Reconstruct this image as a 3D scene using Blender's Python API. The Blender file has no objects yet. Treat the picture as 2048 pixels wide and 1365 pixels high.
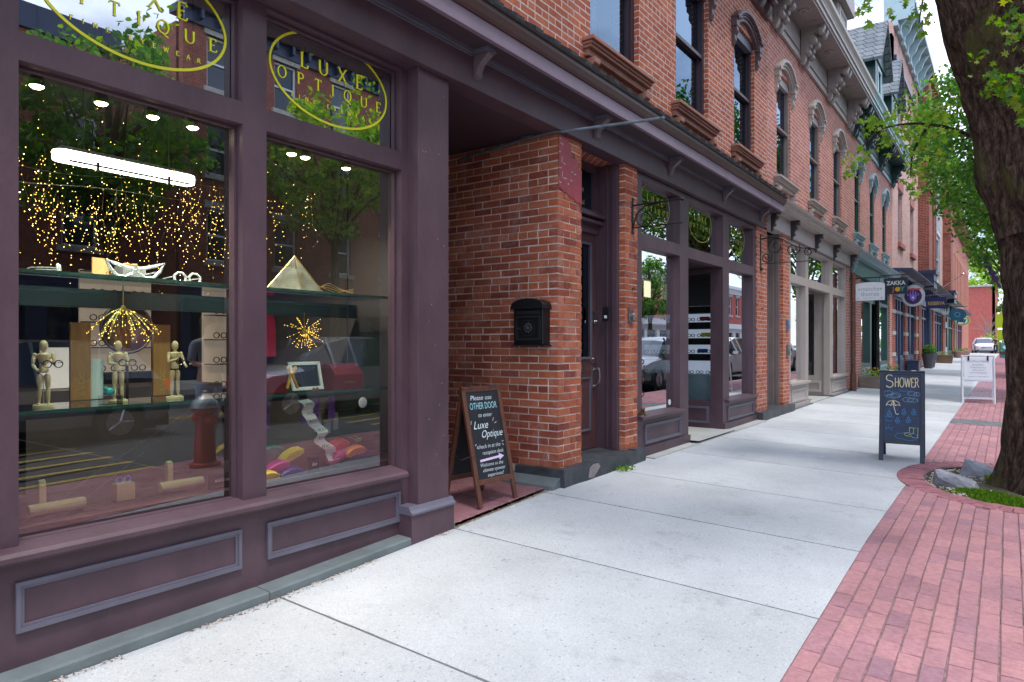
import bpy, bmesh, math, random
from mathutils import Vector, Matrix, noise
PI = math.pi
S = bpy.context.scene
COL = S.collection
# ---------------------------------------------------------------- camera
TH = math.atan(994 / 1365)
CX, CZ = 3.24, 1.40
cam = bpy.data.cameras.new('camera'); co = bpy.data.objects.new('camera', cam); COL.objects.link(co)
cam.sensor_width = 36; cam.lens = 36 * 1365 / 2048
cam.shift_y = 7.5 / 2048
cam.clip_start = .05; cam.clip_end = 2000
co.location = (CX, 0, CZ); co.rotation_euler = (PI / 2, 0, TH)
S.camera = co
# ---------------------------------------------------------------- world + sun
SUN_EL, SUN_ROT = math.radians(68), math.radians(112)
w = bpy.data.worlds.new('World'); S.world = w; w.use_nodes = True
nt = w.node_tree; nt.nodes.clear()
def nn(nt, t, **k):
    n = nt.nodes.new(t)
    for a, b in k.items():
        if a.startswith('i_'): n.inputs[a[2:].replace('_', ' ')].default_value = b
        else: setattr(n, a, b)
    return n
sky = nn(nt, 'ShaderNodeTexSky', sky_type='NISHITA', sun_disc=False, sun_elevation=SUN_EL, sun_rotation=SUN_ROT, air_density=1.0, dust_density=1.5)
tc = nn(nt, 'ShaderNodeTexCoord')
mp = nn(nt, 'ShaderNodeMapping'); mp.inputs['Scale'].default_value = (1, 1, 2.2)
nz = nn(nt, 'ShaderNodeTexNoise', i_Scale=2.6, i_Detail=7.0, i_Roughness=.55)
cr = nn(nt, 'ShaderNodeValToRGB'); cr.color_ramp.elements[0].position = .36; cr.color_ramp.elements[1].position = .56
mx = nn(nt, 'ShaderNodeMix', data_type='RGBA'); mx.inputs[7].default_value = (9.0, 10.0, 12.2, 1)
bg = nn(nt, 'ShaderNodeBackground', i_Strength=.115); out = nn(nt, 'ShaderNodeOutputWorld')
nt.links.new(tc.outputs['Generated'], mp.inputs[0]); nt.links.new(mp.outputs[0], nz.inputs['Vector'])
nt.links.new(nz.outputs[0], cr.inputs[0]); nt.links.new(cr.outputs[0], mx.inputs[0])
nt.links.new(sky.outputs[0], mx.inputs[6]); nt.links.new(mx.outputs[2], bg.inputs[0]); nt.links.new(bg.outputs[0], out.inputs[0])
sl = bpy.data.lights.new('sun', 'SUN'); so = bpy.data.objects.new('sun', sl); COL.objects.link(so)
sl.energy = 1.4; sl.angle = math.radians(9); sl.color = (1, .95, .88)
sd = Vector((math.sin(SUN_ROT) * math.cos(SUN_EL), math.cos(SUN_ROT) * math.cos(SUN_EL), math.sin(SUN_EL)))
so.rotation_euler = sd.to_track_quat('Z', 'Y').to_euler()
S.view_settings.view_transform = 'Standard'; S.view_settings.look = 'None'
S.view_settings.gamma = 1; S.view_settings.exposure = .95
# ---------------------------------------------------------------- helpers
ORI = {}
def tag(o, label, cat, group=None, kind=None):
    if label: o['label'] = label
    if cat: o['category'] = cat
    if group: o['group'] = group
    if kind: o['kind'] = kind
    return o
def thing(name, label, cat, loc=(0, 0, 0), group=None):
    o = bpy.data.objects.new(name, None); COL.objects.link(o); o.location = loc; o.empty_display_size = .1
    ORI[o.name] = Vector(loc); return tag(o, label, cat, group)
def copytree(o, parent=None):
    c = o.copy(); COL.objects.link(c)
    if parent: c.parent = parent
    for ch in list(o.children): copytree(ch, c)
    return c
def place(o, loc, rz=0, label=None, s=None):
    o.location = loc; o.rotation_euler = (0, 0, rz)
    if label: o['label'] = label
    if s: o.scale = (s, s, s)
    return o
class MB:
    def __init__(s): s.v = []; s.f = []; s.m = []
    def add(s, vs, fs, m=0):
        n = len(s.v); s.v += [tuple(v) for v in vs]; s.f += [tuple(i + n for i in f) for f in fs]; s.m += [m] * len(fs); return s
    def box(s, a, b, m=0):
        x0, y0, z0 = [min(p, q) for p, q in zip(a, b)]; x1, y1, z1 = [max(p, q) for p, q in zip(a, b)]
        return s.add([(x0, y0, z0), (x1, y0, z0), (x1, y1, z0), (x0, y1, z0), (x0, y0, z1), (x1, y0, z1), (x1, y1, z1), (x0, y1, z1)],
                     [(0, 3, 2, 1), (4, 5, 6, 7), (0, 1, 5, 4), (1, 2, 6, 5), (2, 3, 7, 6), (3, 0, 4, 7)], m)
    def tbox(s, M, a, b, m=0):
        n = len(s.v); s.box(a, b, m)
        for i in range(n, len(s.v)): s.v[i] = tuple(M @ Vector(s.v[i]))
        return s
    def prism(s, pts, ax, lo, hi, m=0):
        A = sum(pts[i][0] * pts[(i + 1) % len(pts)][1] - pts[(i + 1) % len(pts)][0] * pts[i][1] for i in range(len(pts)))
        if A < 0: pts = pts[::-1]
        n = len(pts)
        def mk(p, t):
            return {'x': (t, p[0], p[1]), 'y': (p[0], t, p[1]), 'z': (p[0], p[1], t)}[ax]
        vs = [mk(p, lo) for p in pts] + [mk(p, hi) for p in pts]
        fs = [tuple(range(n))[::-1], tuple(range(n, 2 * n))] + [(i, (i + 1) % n, n + (i + 1) % n, n + i) for i in range(n)]
        if ax == 'y': fs = [f[::-1] for f in fs]
        return s.add(vs, fs, m)
    def tube(s, path, r, n=8, m=0, cap=True):
        P = [Vector(p) for p in path]; R = r if isinstance(r, (list, tuple)) else [r] * len(P)
        t = (P[1] - P[0]).normalized(); u = t.orthogonal().normalized(); vs = []
        for i, p in enumerate(P):
            t2 = ((P[min(i + 1, len(P) - 1)] - P[max(i - 1, 0)])).normalized()
            q = t.rotation_difference(t2); u = (q @ u).normalized(); t = t2; b = t.cross(u)
            for k in range(n):
                a = 2 * PI * k / n; vs.append(p + (u * math.cos(a) + b * math.sin(a)) * R[i])
        fs = [(i * n + k, i * n + (k + 1) % n, (i + 1) * n + (k + 1) % n, (i + 1) * n + k) for i in range(len(P) - 1) for k in range(n)]
        if cap: fs += [tuple(range(n))[::-1], tuple(range((len(P) - 1) * n, len(P) * n))]
        return s.add(vs, fs, m)
    def lathe(s, prof, c=(0, 0, 0), n=16, m=0, M=None):
        vs = []
        for r, z in prof:
            for k in range(n):
                a = 2 * PI * k / n; p = Vector((r * math.cos(a), r * math.sin(a), z))
                if M: p = M @ p
                vs.append((p.x + c[0], p.y + c[1], p.z + c[2]))
        fs = [(i * n + k, i * n + (k + 1) % n, (i + 1) * n + (k + 1) % n, (i + 1) * n + k) for i in range(len(prof) - 1) for k in range(n)]
        fs += [tuple(range(n))[::-1], tuple(range((len(prof) - 1) * n, len(prof) * n))]
        return s.add(vs, fs, m)
    def ball(s, c, r, n=10, m=0, sc=(1, 1, 1)):
        k = n // 2 + 1; prof = [(max(1e-4, math.sin(PI * i / k)) * r, -math.cos(PI * i / k) * r) for i in range(k + 1)]
        return s.lathe(prof, c, n, m, Matrix.Diagonal(sc))
    def grid(s, mp, u0, u1, v0, v1, d, ops, m=0, back=False):
        us = sorted({u0, u1, *[o[0] for o in ops], *[o[1] for o in ops]}); vs = sorted({v0, v1, *[o[2] for o in ops], *[o[3] for o in ops]})
        us = [u for u in us if u0 <= u <= u1]; vs = [v for v in vs if v0 <= v <= v1]
        for a, b in zip(us, us[1:]):
            for c, e in zip(vs, vs[1:]):
                mu, mv = (a + b) / 2, (c + e) / 2
                if any(o[0] < mu < o[1] and o[2] < mv < o[3] for o in ops): continue
                s.add([mp(a, c, 0), mp(b, c, 0), mp(b, e, 0), mp(a, e, 0)], [(0, 1, 2, 3)], m)
                if back: s.add([mp(a, c, d), mp(b, c, d), mp(b, e, d), mp(a, e, d)], [(3, 2, 1, 0)], m)
        for a, b, c, e in [(u0, u1, v0, v1)] + [tuple(o[:4]) for o in ops]:
            out_ = (a, b, c, e) == (u0, u1, v0, v1)
            a, b, c, e = max(a, u0), min(b, u1), max(c, v0), min(e, v1)
            q = [(a, c), (b, c), (b, e), (a, e)]
            for i in range(4):
                p, r = q[i], q[(i + 1) % 4]
                f = (0, 1, 2, 3) if not out_ else (3, 2, 1, 0)
                s.add([mp(p[0], p[1], 0), mp(r[0], r[1], 0), mp(r[0], r[1], d), mp(p[0], p[1], d)], [f], m)
        return s
    def build(s, name, mat, parent=None, origin=None, smooth=False, bevel=0, recalc=False):
        o0 = Vector(origin) if origin is not None else (ORI.get(parent.name, Vector()) if parent else Vector())
        me = bpy.data.meshes.new(name); me.from_pydata([tuple(Vector(v) - o0) for v in s.v], [], s.f)
        mats = mat if isinstance(mat, (list, tuple)) else [mat]
        for q in mats: me.materials.append(q)
        if len(mats) > 1: me.polygons.foreach_set('material_index', s.m)
        if recalc:
            b = bmesh.new(); b.from_mesh(me); bmesh.ops.recalc_face_normals(b, faces=b.faces); b.to_mesh(me); b.free()
        if smooth:
            me.polygons.foreach_set('use_smooth', [True] * len(me.polygons)); me.set_sharp_from_angle(angle=math.radians(40))
        me.update()
        o = bpy.data.objects.new(name, me); COL.objects.link(o)
        if parent: o.parent = parent
        else: o.location = o0
        ORI[o.name] = o0
        if bevel:
            b = o.modifiers.new('b', 'BEVEL'); b.width = bevel; b.segments = 2; b.limit_method = 'ANGLE'; b.angle_limit = math.radians(35)
        return o
def FX(x): return lambda u, v, d: (x - d, u, v)          # facade facing +x, u = y
def FY(y): return lambda u, v, d: (u, y + d, v)          # wall facing -y, u = x
def curve_pts(f, n): return [f(i / (n - 1)) for i in range(n)]
def spiral(c, r0, r1, a0, a1, n=22):
    return [(c[0] + (r0 + (r1 - r0) * i / (n - 1)) * math.cos(a0 + (a1 - a0) * i / (n - 1)), c[1] + (r0 + (r1 - r0) * i / (n - 1)) * math.sin(a0 + (a1 - a0) * i / (n - 1))) for i in range(n)]
def smoothpath(pts, k=4):
    P = [Vector(p) for p in pts]; out = []
    for i in range(len(P) - 1):
        a, b, c, d = P[max(i - 1, 0)], P[i], P[i + 1], P[min(i + 2, len(P) - 1)]
        for j in range(k):
            t = j / k; out.append(.5 * ((2 * b) + (c - a) * t + (2 * a - 5 * b + 4 * c - d) * t * t + (3 * b - a - 3 * c + d) * t ** 3))
    return out + [P[-1]]
ZF = [(-60, -.3), (-20, -.1), (0, -.01), (2.1, .02), (3.7, .085), (5.1, .15), (7, .165), (11, .19), (20, .26), (40, .4), (85, .62), (150, .8), (900, 1)]
def zf(y):
    if y <= ZF[0][0]: return ZF[0][1]
    for (a, b), (c, d) in zip(ZF, ZF[1:]):
        if y <= c: return b + (d - b) * (y - a) / (c - a)
    return 1
def gz(x, y): return zf(y) - .03 * max(min(x, 4.1), 0)
# ---------------------------------------------------------------- materials
MATS = {}
def base(name):
    m = bpy.data.materials.new(name); m.use_nodes = True; nt = m.node_tree
    p = nt.nodes['Principled BSDF']; MATS[name] = m; return m, nt, p
def L(nt, a, b): nt.links.new(a, b)
def posnode(nt, scale=None):
    g = nn(nt, 'ShaderNodeNewGeometry').outputs['Position']
    if scale is not None:
        mp = nn(nt, 'ShaderNodeMapping'); mp.inputs['Scale'].default_value = scale; L(nt, g, mp.inputs[0]); g = mp.outputs[0]
    return g
def mat(name, col, rough=.6, metal=0, var=.12, scale=4, bump=0, bscale=60, spec=.5, stretch=None, emit=None, es=1, obj=False, coat=0, scuff=False):
    m, nt, p = base(name)
    p.inputs['Roughness'].default_value = rough; p.inputs['Metallic'].default_value = metal; p.inputs['Specular IOR Level'].default_value = spec
    p.inputs['Coat Weight'].default_value = coat
    src = nn(nt, 'ShaderNodeTexCoord').outputs['Object'] if obj else posnode(nt)
    mp = nn(nt, 'ShaderNodeMapping'); mp.inputs['Scale'].default_value = stretch or (1, 1, 1); L(nt, src, mp.inputs[0])
    n = nn(nt, 'ShaderNodeTexNoise', i_Scale=scale, i_Detail=6.0, i_Roughness=.6); L(nt, mp.outputs[0], n.inputs['Vector'])
    r = nn(nt, 'ShaderNodeMapRange'); r.inputs[1].default_value = .3; r.inputs[2].default_value = .7; r.inputs[3].default_value = 1 - var; r.inputs[4].default_value = 1 + var
    L(nt, n.outputs[0], r.inputs[0])
    h = nn(nt, 'ShaderNodeHueSaturation'); h.inputs['Color'].default_value = (*col, 1); L(nt, r.outputs[0], h.inputs['Value']); L(nt, h.outputs[0], p.inputs['Base Color'])
    if scuff:      # small chips and dust specks in the paint
        v = nn(nt, 'ShaderNodeTexVoronoi', i_Scale=14.0); L(nt, src, v.inputs['Vector']); sc_ = nn(nt, 'ShaderNodeSeparateColor'); L(nt, v.outputs['Color'], sc_.inputs[0])
        a1 = nn(nt, 'ShaderNodeMath', operation='LESS_THAN'); L(nt, sc_.outputs[0], a1.inputs[0]); a1.inputs[1].default_value = .05
        a2 = nn(nt, 'ShaderNodeMath', operation='LESS_THAN'); L(nt, v.outputs['Distance'], a2.inputs[0]); a2.inputs[1].default_value = .07
        a3 = nn(nt, 'ShaderNodeMath', operation='MULTIPLY'); L(nt, a1.outputs[0], a3.inputs[0]); L(nt, a2.outputs[0], a3.inputs[1])
        n5 = nn(nt, 'ShaderNodeTexNoise', i_Scale=9.0, i_Detail=9.0, i_Roughness=.8); L(nt, mp.outputs[0], n5.inputs['Vector'])
        r5 = nn(nt, 'ShaderNodeMapRange'); r5.inputs[1].default_value = .55; r5.inputs[2].default_value = .75; r5.inputs[3].default_value = 0; r5.inputs[4].default_value = .09; L(nt, n5.outputs[0], r5.inputs[0])
        a4 = nn(nt, 'ShaderNodeMath', operation='MAXIMUM'); L(nt, a3.outputs[0], a4.inputs[0]); L(nt, r5.outputs[0], a4.inputs[1])
        mx = nn(nt, 'ShaderNodeMix', data_type='RGBA'); L(nt, a4.outputs[0], mx.inputs[0]); L(nt, h.outputs[0], mx.inputs[6]); mx.inputs[7].default_value = (.24, .21, .22, 1); L(nt, mx.outputs[2], p.inputs['Base Color'])
    if bump:
        n2 = nn(nt, 'ShaderNodeTexNoise', i_Scale=bscale, i_Detail=4.0); L(nt, mp.outputs[0], n2.inputs['Vector'])
        b = nn(nt, 'ShaderNodeBump'); b.inputs['Strength'].default_value = bump; b.inputs['Distance'].default_value = .01; L(nt, n2.outputs[0], b.inputs['Height']); L(nt, b.outputs[0], p.inputs['Normal'])
    if emit: p.inputs['Emission Color'].default_value = (*emit, 1); p.inputs['Emission Strength'].default_value = es
    return m
def brick_mat(name, c1, c2, mort, bw=.213, bh=.0735, mw=.011, header=7, rough=.85, soot=.25, pav=False, bump=.6, eff=0, rag=.012):
    m, nt, p = base(name); p.inputs['Roughness'].default_value = rough; p.inputs['Specular IOR Level'].default_value = .25
    g = posnode(nt)
    nz = nn(nt, 'ShaderNodeTexNoise', i_Scale=9.0, i_Detail=3.0); L(nt, g, nz.inputs['Vector'])
    sb = nn(nt, 'ShaderNodeVectorMath', operation='MULTIPLY_ADD'); sb.inputs[1].default_value = (rag,) * 3; L(nt, nz.outputs['Color'], sb.inputs[0]); L(nt, g, sb.inputs[2])
    sx = nn(nt, 'ShaderNodeSeparateXYZ'); L(nt, sb.outputs[0], sx.inputs[0])
    cb = nn(nt, 'ShaderNodeCombineXYZ')
    if pav: L(nt, sx.outputs[1], cb.inputs[0]); L(nt, sx.outputs[0], cb.inputs[1]); vert = sx.outputs[0]
    else:
        a = nn(nt, 'ShaderNodeMath', operation='ADD'); L(nt, sx.outputs[0], a.inputs[0]); L(nt, sx.outputs[1], a.inputs[1]); L(nt, a.outputs[0], cb.inputs[0]); L(nt, sx.outputs[2], cb.inputs[1]); vert = sx.outputs[2]
    def bt(wd):
        b = nn(nt, 'ShaderNodeTexBrick'); b.offset = .5; b.squash = 1
        for k, v in dict(Scale=1, Bias=-.1).items(): b.inputs[k].default_value = v
        b.inputs['Mortar Size'].default_value = mw / 2; b.inputs['Mortar Smooth'].default_value = .15; b.inputs['Brick Width'].default_value = wd; b.inputs['Row Height'].default_value = bh
        b.inputs['Color1'].default_value = (*c1, 1); b.inputs['Color2'].default_value = (*c2, 1); b.inputs['Mortar'].default_value = (*mort, 1)
        L(nt, cb.outputs[0], b.inputs['Vector']); return b
    b1 = bt(bw); col, fac = b1.outputs['Color'], b1.outputs['Fac']
    if header:
        b2 = bt(bw / 2)
        d = nn(nt, 'ShaderNodeMath', operation='DIVIDE', i_Value=0); L(nt, vert, d.inputs[0]); d.inputs[1].default_value = bh
        f = nn(nt, 'ShaderNodeMath', operation='FLOOR'); L(nt, d.outputs[0], f.inputs[0])
        q = nn(nt, 'ShaderNodeMath', operation='FLOORED_MODULO'); L(nt, f.outputs[0], q.inputs[0]); q.inputs[1].default_value = header
        lt = nn(nt, 'ShaderNodeMath', operation='LESS_THAN'); L(nt, q.outputs[0], lt.inputs[0]); lt.inputs[1].default_value = .5
        mx = nn(nt, 'ShaderNodeMix', data_type='RGBA'); L(nt, lt.outputs[0], mx.inputs[0]); L(nt, col, mx.inputs[6]); L(nt, b2.outputs['Color'], mx.inputs[7]); col = mx.outputs[2]
        mf = nn(nt, 'ShaderNodeMix', data_type='FLOAT'); L(nt, lt.outputs[0], mf.inputs[0]); L(nt, fac, mf.inputs[2]); L(nt, b2.outputs['Fac'], mf.inputs[3]); fac = mf.outputs[0]
    n1 = nn(nt, 'ShaderNodeTexNoise', i_Scale=2.2, i_Detail=8.0, i_Roughness=.7); L(nt, g, n1.inputs['Vector'])
    r1 = nn(nt, 'ShaderNodeMapRange'); r1.inputs[1].default_value = .3; r1.inputs[2].default_value = .72; r1.inputs[3].default_value = 1 - soot; r1.inputs[4].default_value = 1 + soot; L(nt, n1.outputs[0], r1.inputs[0])
    n2 = nn(nt, 'ShaderNodeTexNoise', i_Scale=26.0, i_Detail=5.0, i_Roughness=.7); L(nt, g, n2.inputs['Vector'])
    r2 = nn(nt, 'ShaderNodeMapRange'); r2.inputs[1].default_value = .3; r2.inputs[2].default_value = .7; r2.inputs[3].default_value = .8; r2.inputs[4].default_value = 1.2; L(nt, n2.outputs[0], r2.inputs[0])
    mm = nn(nt, 'ShaderNodeMath', operation='MULTIPLY'); L(nt, r1.outputs[0], mm.inputs[0]); L(nt, r2.outputs[0], mm.inputs[1])
    h = nn(nt, 'ShaderNodeHueSaturation'); L(nt, col, h.inputs['Color']); L(nt, mm.outputs[0], h.inputs['Value'])
    colo = h.outputs[0]
    if eff:   # pale mortar smear / efflorescence of the old wall
        n3 = nn(nt, 'ShaderNodeTexNoise', i_Scale=5.0, i_Detail=9.0, i_Roughness=.75); L(nt, g, n3.inputs['Vector'])
        r3 = nn(nt, 'ShaderNodeMapRange'); r3.inputs[1].default_value = .52; r3.inputs[2].default_value = .72; r3.inputs[3].default_value = 0; r3.inputs[4].default_value = eff; L(nt, n3.outputs[0], r3.inputs[0])
        m3 = nn(nt, 'ShaderNodeMix', data_type='RGBA'); L(nt, r3.outputs[0], m3.inputs[0]); L(nt, colo, m3.inputs[6]); m3.inputs[7].default_value = (*mort, 1); colo = m3.outputs[2]
    L(nt, colo, p.inputs['Base Color'])
    ad = nn(nt, 'ShaderNodeMath', operation='MULTIPLY_ADD'); L(nt, fac, ad.inputs[0]); ad.inputs[1].default_value = -1.0
    n4 = nn(nt, 'ShaderNodeMath', operation='MULTIPLY'); L(nt, n2.outputs[0], n4.inputs[0]); n4.inputs[1].default_value = .6; L(nt, n4.outputs[0], ad.inputs[2])
    bp = nn(nt, 'ShaderNodeBump'); bp.inputs['Strength'].default_value = bump; bp.inputs['Distance'].default_value = .008; L(nt, ad.outputs[0], bp.inputs['Height']); L(nt, bp.outputs[0], p.inputs['Normal'])
    return m
def glass_mat(name, tint=(.75, .82, .8), refl=.10, k=1.0, rough=.0, gc=(.95, .97, 1)):
    m, nt, p = base(name); nt.nodes.remove(p); o = nt.nodes['Material Output']
    t = nn(nt, 'ShaderNodeBsdfTransparent'); t.inputs[0].default_value = (*tint, 1)
    g = nn(nt, 'ShaderNodeBsdfGlossy'); g.inputs['Roughness'].default_value = rough; g.inputs[0].default_value = (*gc, 1)
    f = nn(nt, 'ShaderNodeFresnel'); f.inputs[0].default_value = 1.55
    a = nn(nt, 'ShaderNodeMath', operation='MULTIPLY_ADD', use_clamp=True); L(nt, f.outputs[0], a.inputs[0]); a.inputs[1].default_value = k; a.inputs[2].default_value = refl
    mx = nn(nt, 'ShaderNodeMixShader'); L(nt, a.outputs[0], mx.inputs[0]); L(nt, t.outputs[0], mx.inputs[1]); L(nt, g.outputs[0], mx.inputs[2]); L(nt, mx.outputs[0], o.inputs[0])
    return m
def leaf_mat(name, c1, c2, c3):
    m, nt, p = base(name); nt.nodes.remove(p); o = nt.nodes['Material Output']
    g = nn(nt, 'ShaderNodeNewGeometry'); r = nn(nt, 'ShaderNodeValToRGB'); L(nt, g.outputs['Random Per Island'], r.inputs[0])
    e = r.color_ramp.elements; e[0].color = (*c1, 1); e[1].color = (*c3, 1); x = e.new(.6); x.color = (*c2, 1)
    d = nn(nt, 'ShaderNodeBsdfDiffuse'); t = nn(nt, 'ShaderNodeBsdfTranslucent'); gl = nn(nt, 'ShaderNodeBsdfGlossy'); gl.inputs['Roughness'].default_value = .45
    hs = nn(nt, 'ShaderNodeHueSaturation', i_Value=1.9, i_Saturation=1.1); L(nt, r.outputs[0], hs.inputs['Color']); L(nt, hs.outputs[0], t.inputs[0]); L(nt, r.outputs[0], d.inputs[0])
    a = nn(nt, 'ShaderNodeMixShader'); a.inputs[0].default_value = .5; L(nt, d.outputs[0], a.inputs[1]); L(nt, t.outputs[0], a.inputs[2])
    b = nn(nt, 'ShaderNodeMixShader'); b.inputs[0].default_value = .04; L(nt, a.outputs[0], b.inputs[1]); L(nt, gl.outputs[0], b.inputs[2]); L(nt, b.outputs[0], o.inputs[0])
    return m
def emis(name, col, s):
    m, nt, p = base(name); p.inputs['Base Color'].default_value = (*col, 1); p.inputs['Emission Color'].default_value = (*col, 1); p.inputs['Emission Strength'].default_value = s; return m
PUR = mat('purple paint', (.080, .046, .060), .45, bump=.22, bscale=45, var=.22, scale=3, spec=.4, stretch=(1, 1, .5), scuff=True)
PURL = mat('pale mauve trim paint', (.115, .108, .145), .45, bump=.08, bscale=40)
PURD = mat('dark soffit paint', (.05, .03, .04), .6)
BROWN = mat('brown gutter paint', (.075, .036, .034), .45)
BR1 = brick_mat('old red brick', (.34, .085, .034), (.12, .026, .018), (.44, .34, .29), eff=.25, soot=.38, mw=.015, rag=.02, bh=.067)
BRP = brick_mat('worn pier brick', (.47, .135, .065), (.29, .068, .042), (.46, .37, .34), eff=.6, header=7, soot=.25, mw=.012, rag=.018, bh=.067)
BR2 = brick_mat('upper orange red brick', (.42, .125, .066), (.27, .068, .045), (.52, .43, .41), eff=.16, soot=.18, bh=.067, mw=.0135)
BR3 = brick_mat('pink red brick', (.48, .18, .13), (.36, .115, .09), (.56, .47, .46), eff=.2, soot=.15, bh=.072, mw=.013)
BR4 = brick_mat('weathered pale brick', (.58, .33, .28), (.49, .26, .22), (.62, .54, .53), eff=.55, soot=.15, bh=.072)
BR5 = brick_mat('brown red brick', (.30, .08, .05), (.20, .05, .04), (.36, .28, .25), eff=.1, soot=.2, bh=.072)
BR6 = brick_mat('orange brick', (.50, .17, .10), (.42, .12, .08), (.50, .38, .33), eff=.1, soot=.15, bh=.072)
BR7 = brick_mat('far red brick', (.48, .10, .08), (.40, .08, .07), (.48, .26, .24), eff=.1, soot=.15)
PAV = brick_mat('paver brick', (.35, .15, .165), (.27, .13, .16), (.15, .09, .09), bw=.205, bh=.103, mw=.0075, header=0, soot=.25, pav=True, bump=.7)
PAVR = mat('edging brick', (.31, .12, .14), .85, var=.35, scale=9, bump=.4, obj=False)
SLATE = brick_mat('slate shingles', (.19, .21, .23), (.13, .15, .17), (.03, .03, .035), bw=.25, bh=.17, mw=.02, header=0, soot=.2)
BSTONE = mat('brownstone', (.29, .13, .095), .75, var=.15, bump=.15)
GREYP = mat('taupe grey paint', (.36, .31, .285), .5, var=.06, bump=.05)
GREYL = mat('light taupe paint', (.40, .365, .36), .5, var=.05)
GREYD = mat('dark taupe paint', (.17, .135, .13), .6, var=.15)  # darker taupe for window frames, dormer and door
GRN = mat('dark green paint', (.012, .055, .05), .4, var=.1)
TEAL = mat('teal paint', (.055, .17, .17), .45, var=.1)
TEALW = mat('pale blue white paint', (.36, .48, .52), .5, var=.08)
NAVY = mat('navy paint', (.02, .035, .09), .4, var=.1)
BLUEG = mat('blue grey paint', (.12, .16, .24), .5, var=.1)
WHITEP = mat('white paint', (.72, .74, .78), .45, var=.05)
BLACK = mat('black iron', (.012, .012, .014), .45, metal=.3, var=.2)
STONE = mat('grey blue stone', (.13, .145, .155), .8, var=.25, scale=7, bump=.4, bscale=30)
STONED = mat('dark slate stone', (.045, .05, .058), .55, var=.45, scale=6, bump=.5, bscale=22)
PATCH = mat('mortar patch', (.26, .22, .22), .9, var=.2, bump=.4)
STONEW = mat('pale stone block', (.42, .40, .37), .8, var=.2)
KERBS = mat('base course stone', (.125, .15, .155), .8, var=.18, scale=5, bump=.25)
REDPNT = mat('flaking red paint', (.30, .035, .05), .5, var=.2, scale=12, bump=.3)
RFLOOR = mat('worn red painted floor', (.27, .12, .14), .75, var=.28, scale=3, bump=.15)
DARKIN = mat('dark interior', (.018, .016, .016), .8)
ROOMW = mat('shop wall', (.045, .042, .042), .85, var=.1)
ROOMF = mat('shop floor wood', (.05, .032, .022), .5)
WOODB = mat('stained sign wood', (.115, .042, .025), .5, var=.35, scale=6, stretch=(8, 8, 1), bump=.15)
CHALKB = mat('chalkboard', (.012, .014, .018), .55, var=.3, scale=8)
CHALKN = mat('navy chalkboard', (.008, .028, .075), .5, var=.4, scale=10)
NAVYW = mat('black blue stained wood', (.010, .018, .045), .45, var=.3, scale=8)
CHW = mat('white chalk', (.72, .82, .86), .9, var=.15, scale=80); CHB = mat('blue chalk', (.07, .24, .52), .9, var=.25, scale=60)
CHC = mat('cyan chalk', (.35, .68, .78), .9, var=.2, scale=70); CHP = mat('pink chalk', (.70, .55, .78), .9, var=.2, scale=70)
CHY = mat('cream chalk', (.78, .66, .38), .9, var=.2, scale=70); CHG = mat('yellow chalk', (.55, .58, .12), .9, var=.2, scale=70); CHS = mat('pale blue chalk', (.22, .34, .5), .9, var=.3, scale=70)
YELD = mat('thin yellow lettering', (.45, .44, .03), .5, var=.03)
YEL = mat('yellow window lettering', (.88, .86, .03), .5, var=.03, emit=(.7, .68, .02), es=.0)
GOLD = mat('gold leaf lettering', (.45, .31, .10), .4, var=.1)
MANW = mat('pale beech wood', (.62, .46, .28), .5, var=.1)
BOARD = mat('orange cherry board', (.42, .17, .06), .5, var=.2, stretch=(6, 6, 1))
METAL = mat('brushed steel', (.5, .5, .52), .3, metal=1, var=.1)
BRASSM = mat('brass', (.55, .38, .14), .3, metal=1, var=.2)
GALV = mat('weathered blue grey pipe', (.13, .16, .19), .5, metal=.4, var=.4, scale=12)
ASPH = mat('asphalt', (.058, .06, .064), .85, var=.3, scale=3, bump=.5, bscale=90)
YPAINT = mat('yellow road paint', (.55, .36, .05), .7, var=.25, scale=12)
CURB = mat('granite curb', (.24, .24, .25), .8, var=.2, scale=20)
EARTH = mat('earth', (.07, .055, .04), .95, var=.4, scale=10, bump=.6)
JOINT = mat('dirty joint', (.17, .13, .09), .95, var=.5, scale=30)
BARK = None
GLS = glass_mat('shop glass', tint=(.92, .95, .94), refl=.12, k=1.4)
GLTR = glass_mat('bright transom glass', tint=(.5, .55, .6), refl=.40, k=1.2)
GLE = glass_mat('entrance shop glass', tint=(.75, .8, .8), refl=.42, k=1.3)
GLU = glass_mat('reflective upper glass', tint=(.10, .16, .22), refl=.16, k=.7, gc=(.5, .68, .9))
GLT = glass_mat('clear acrylic', tint=(.93, .95, .97), refl=.02, k=.7)
GLSH = glass_mat('green shelf glass', tint=(.45, .62, .58), refl=.06, k=1)
GLD = mat('dark sash glass', (.012, .025, .05), .04, spec=1, var=.05)
LACE = mat('white lace curtain', (.62, .66, .72), .9, var=.25, scale=28)
LEAFN = leaf_mat('near maple leaves', (.05, .14, .012), (.13, .28, .018), (.34, .36, .03))
LEAFF = leaf_mat('tree leaves', (.035, .12, .022), (.08, .21, .03), (.20, .32, .045))
LEAFY = leaf_mat('yellow green leaves', (.10, .22, .025), (.20, .34, .04), (.36, .42, .06))
GRASS = leaf_mat('grass', (.06, .15, .01), (.12, .26, .015), (.24, .36, .02))
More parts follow.
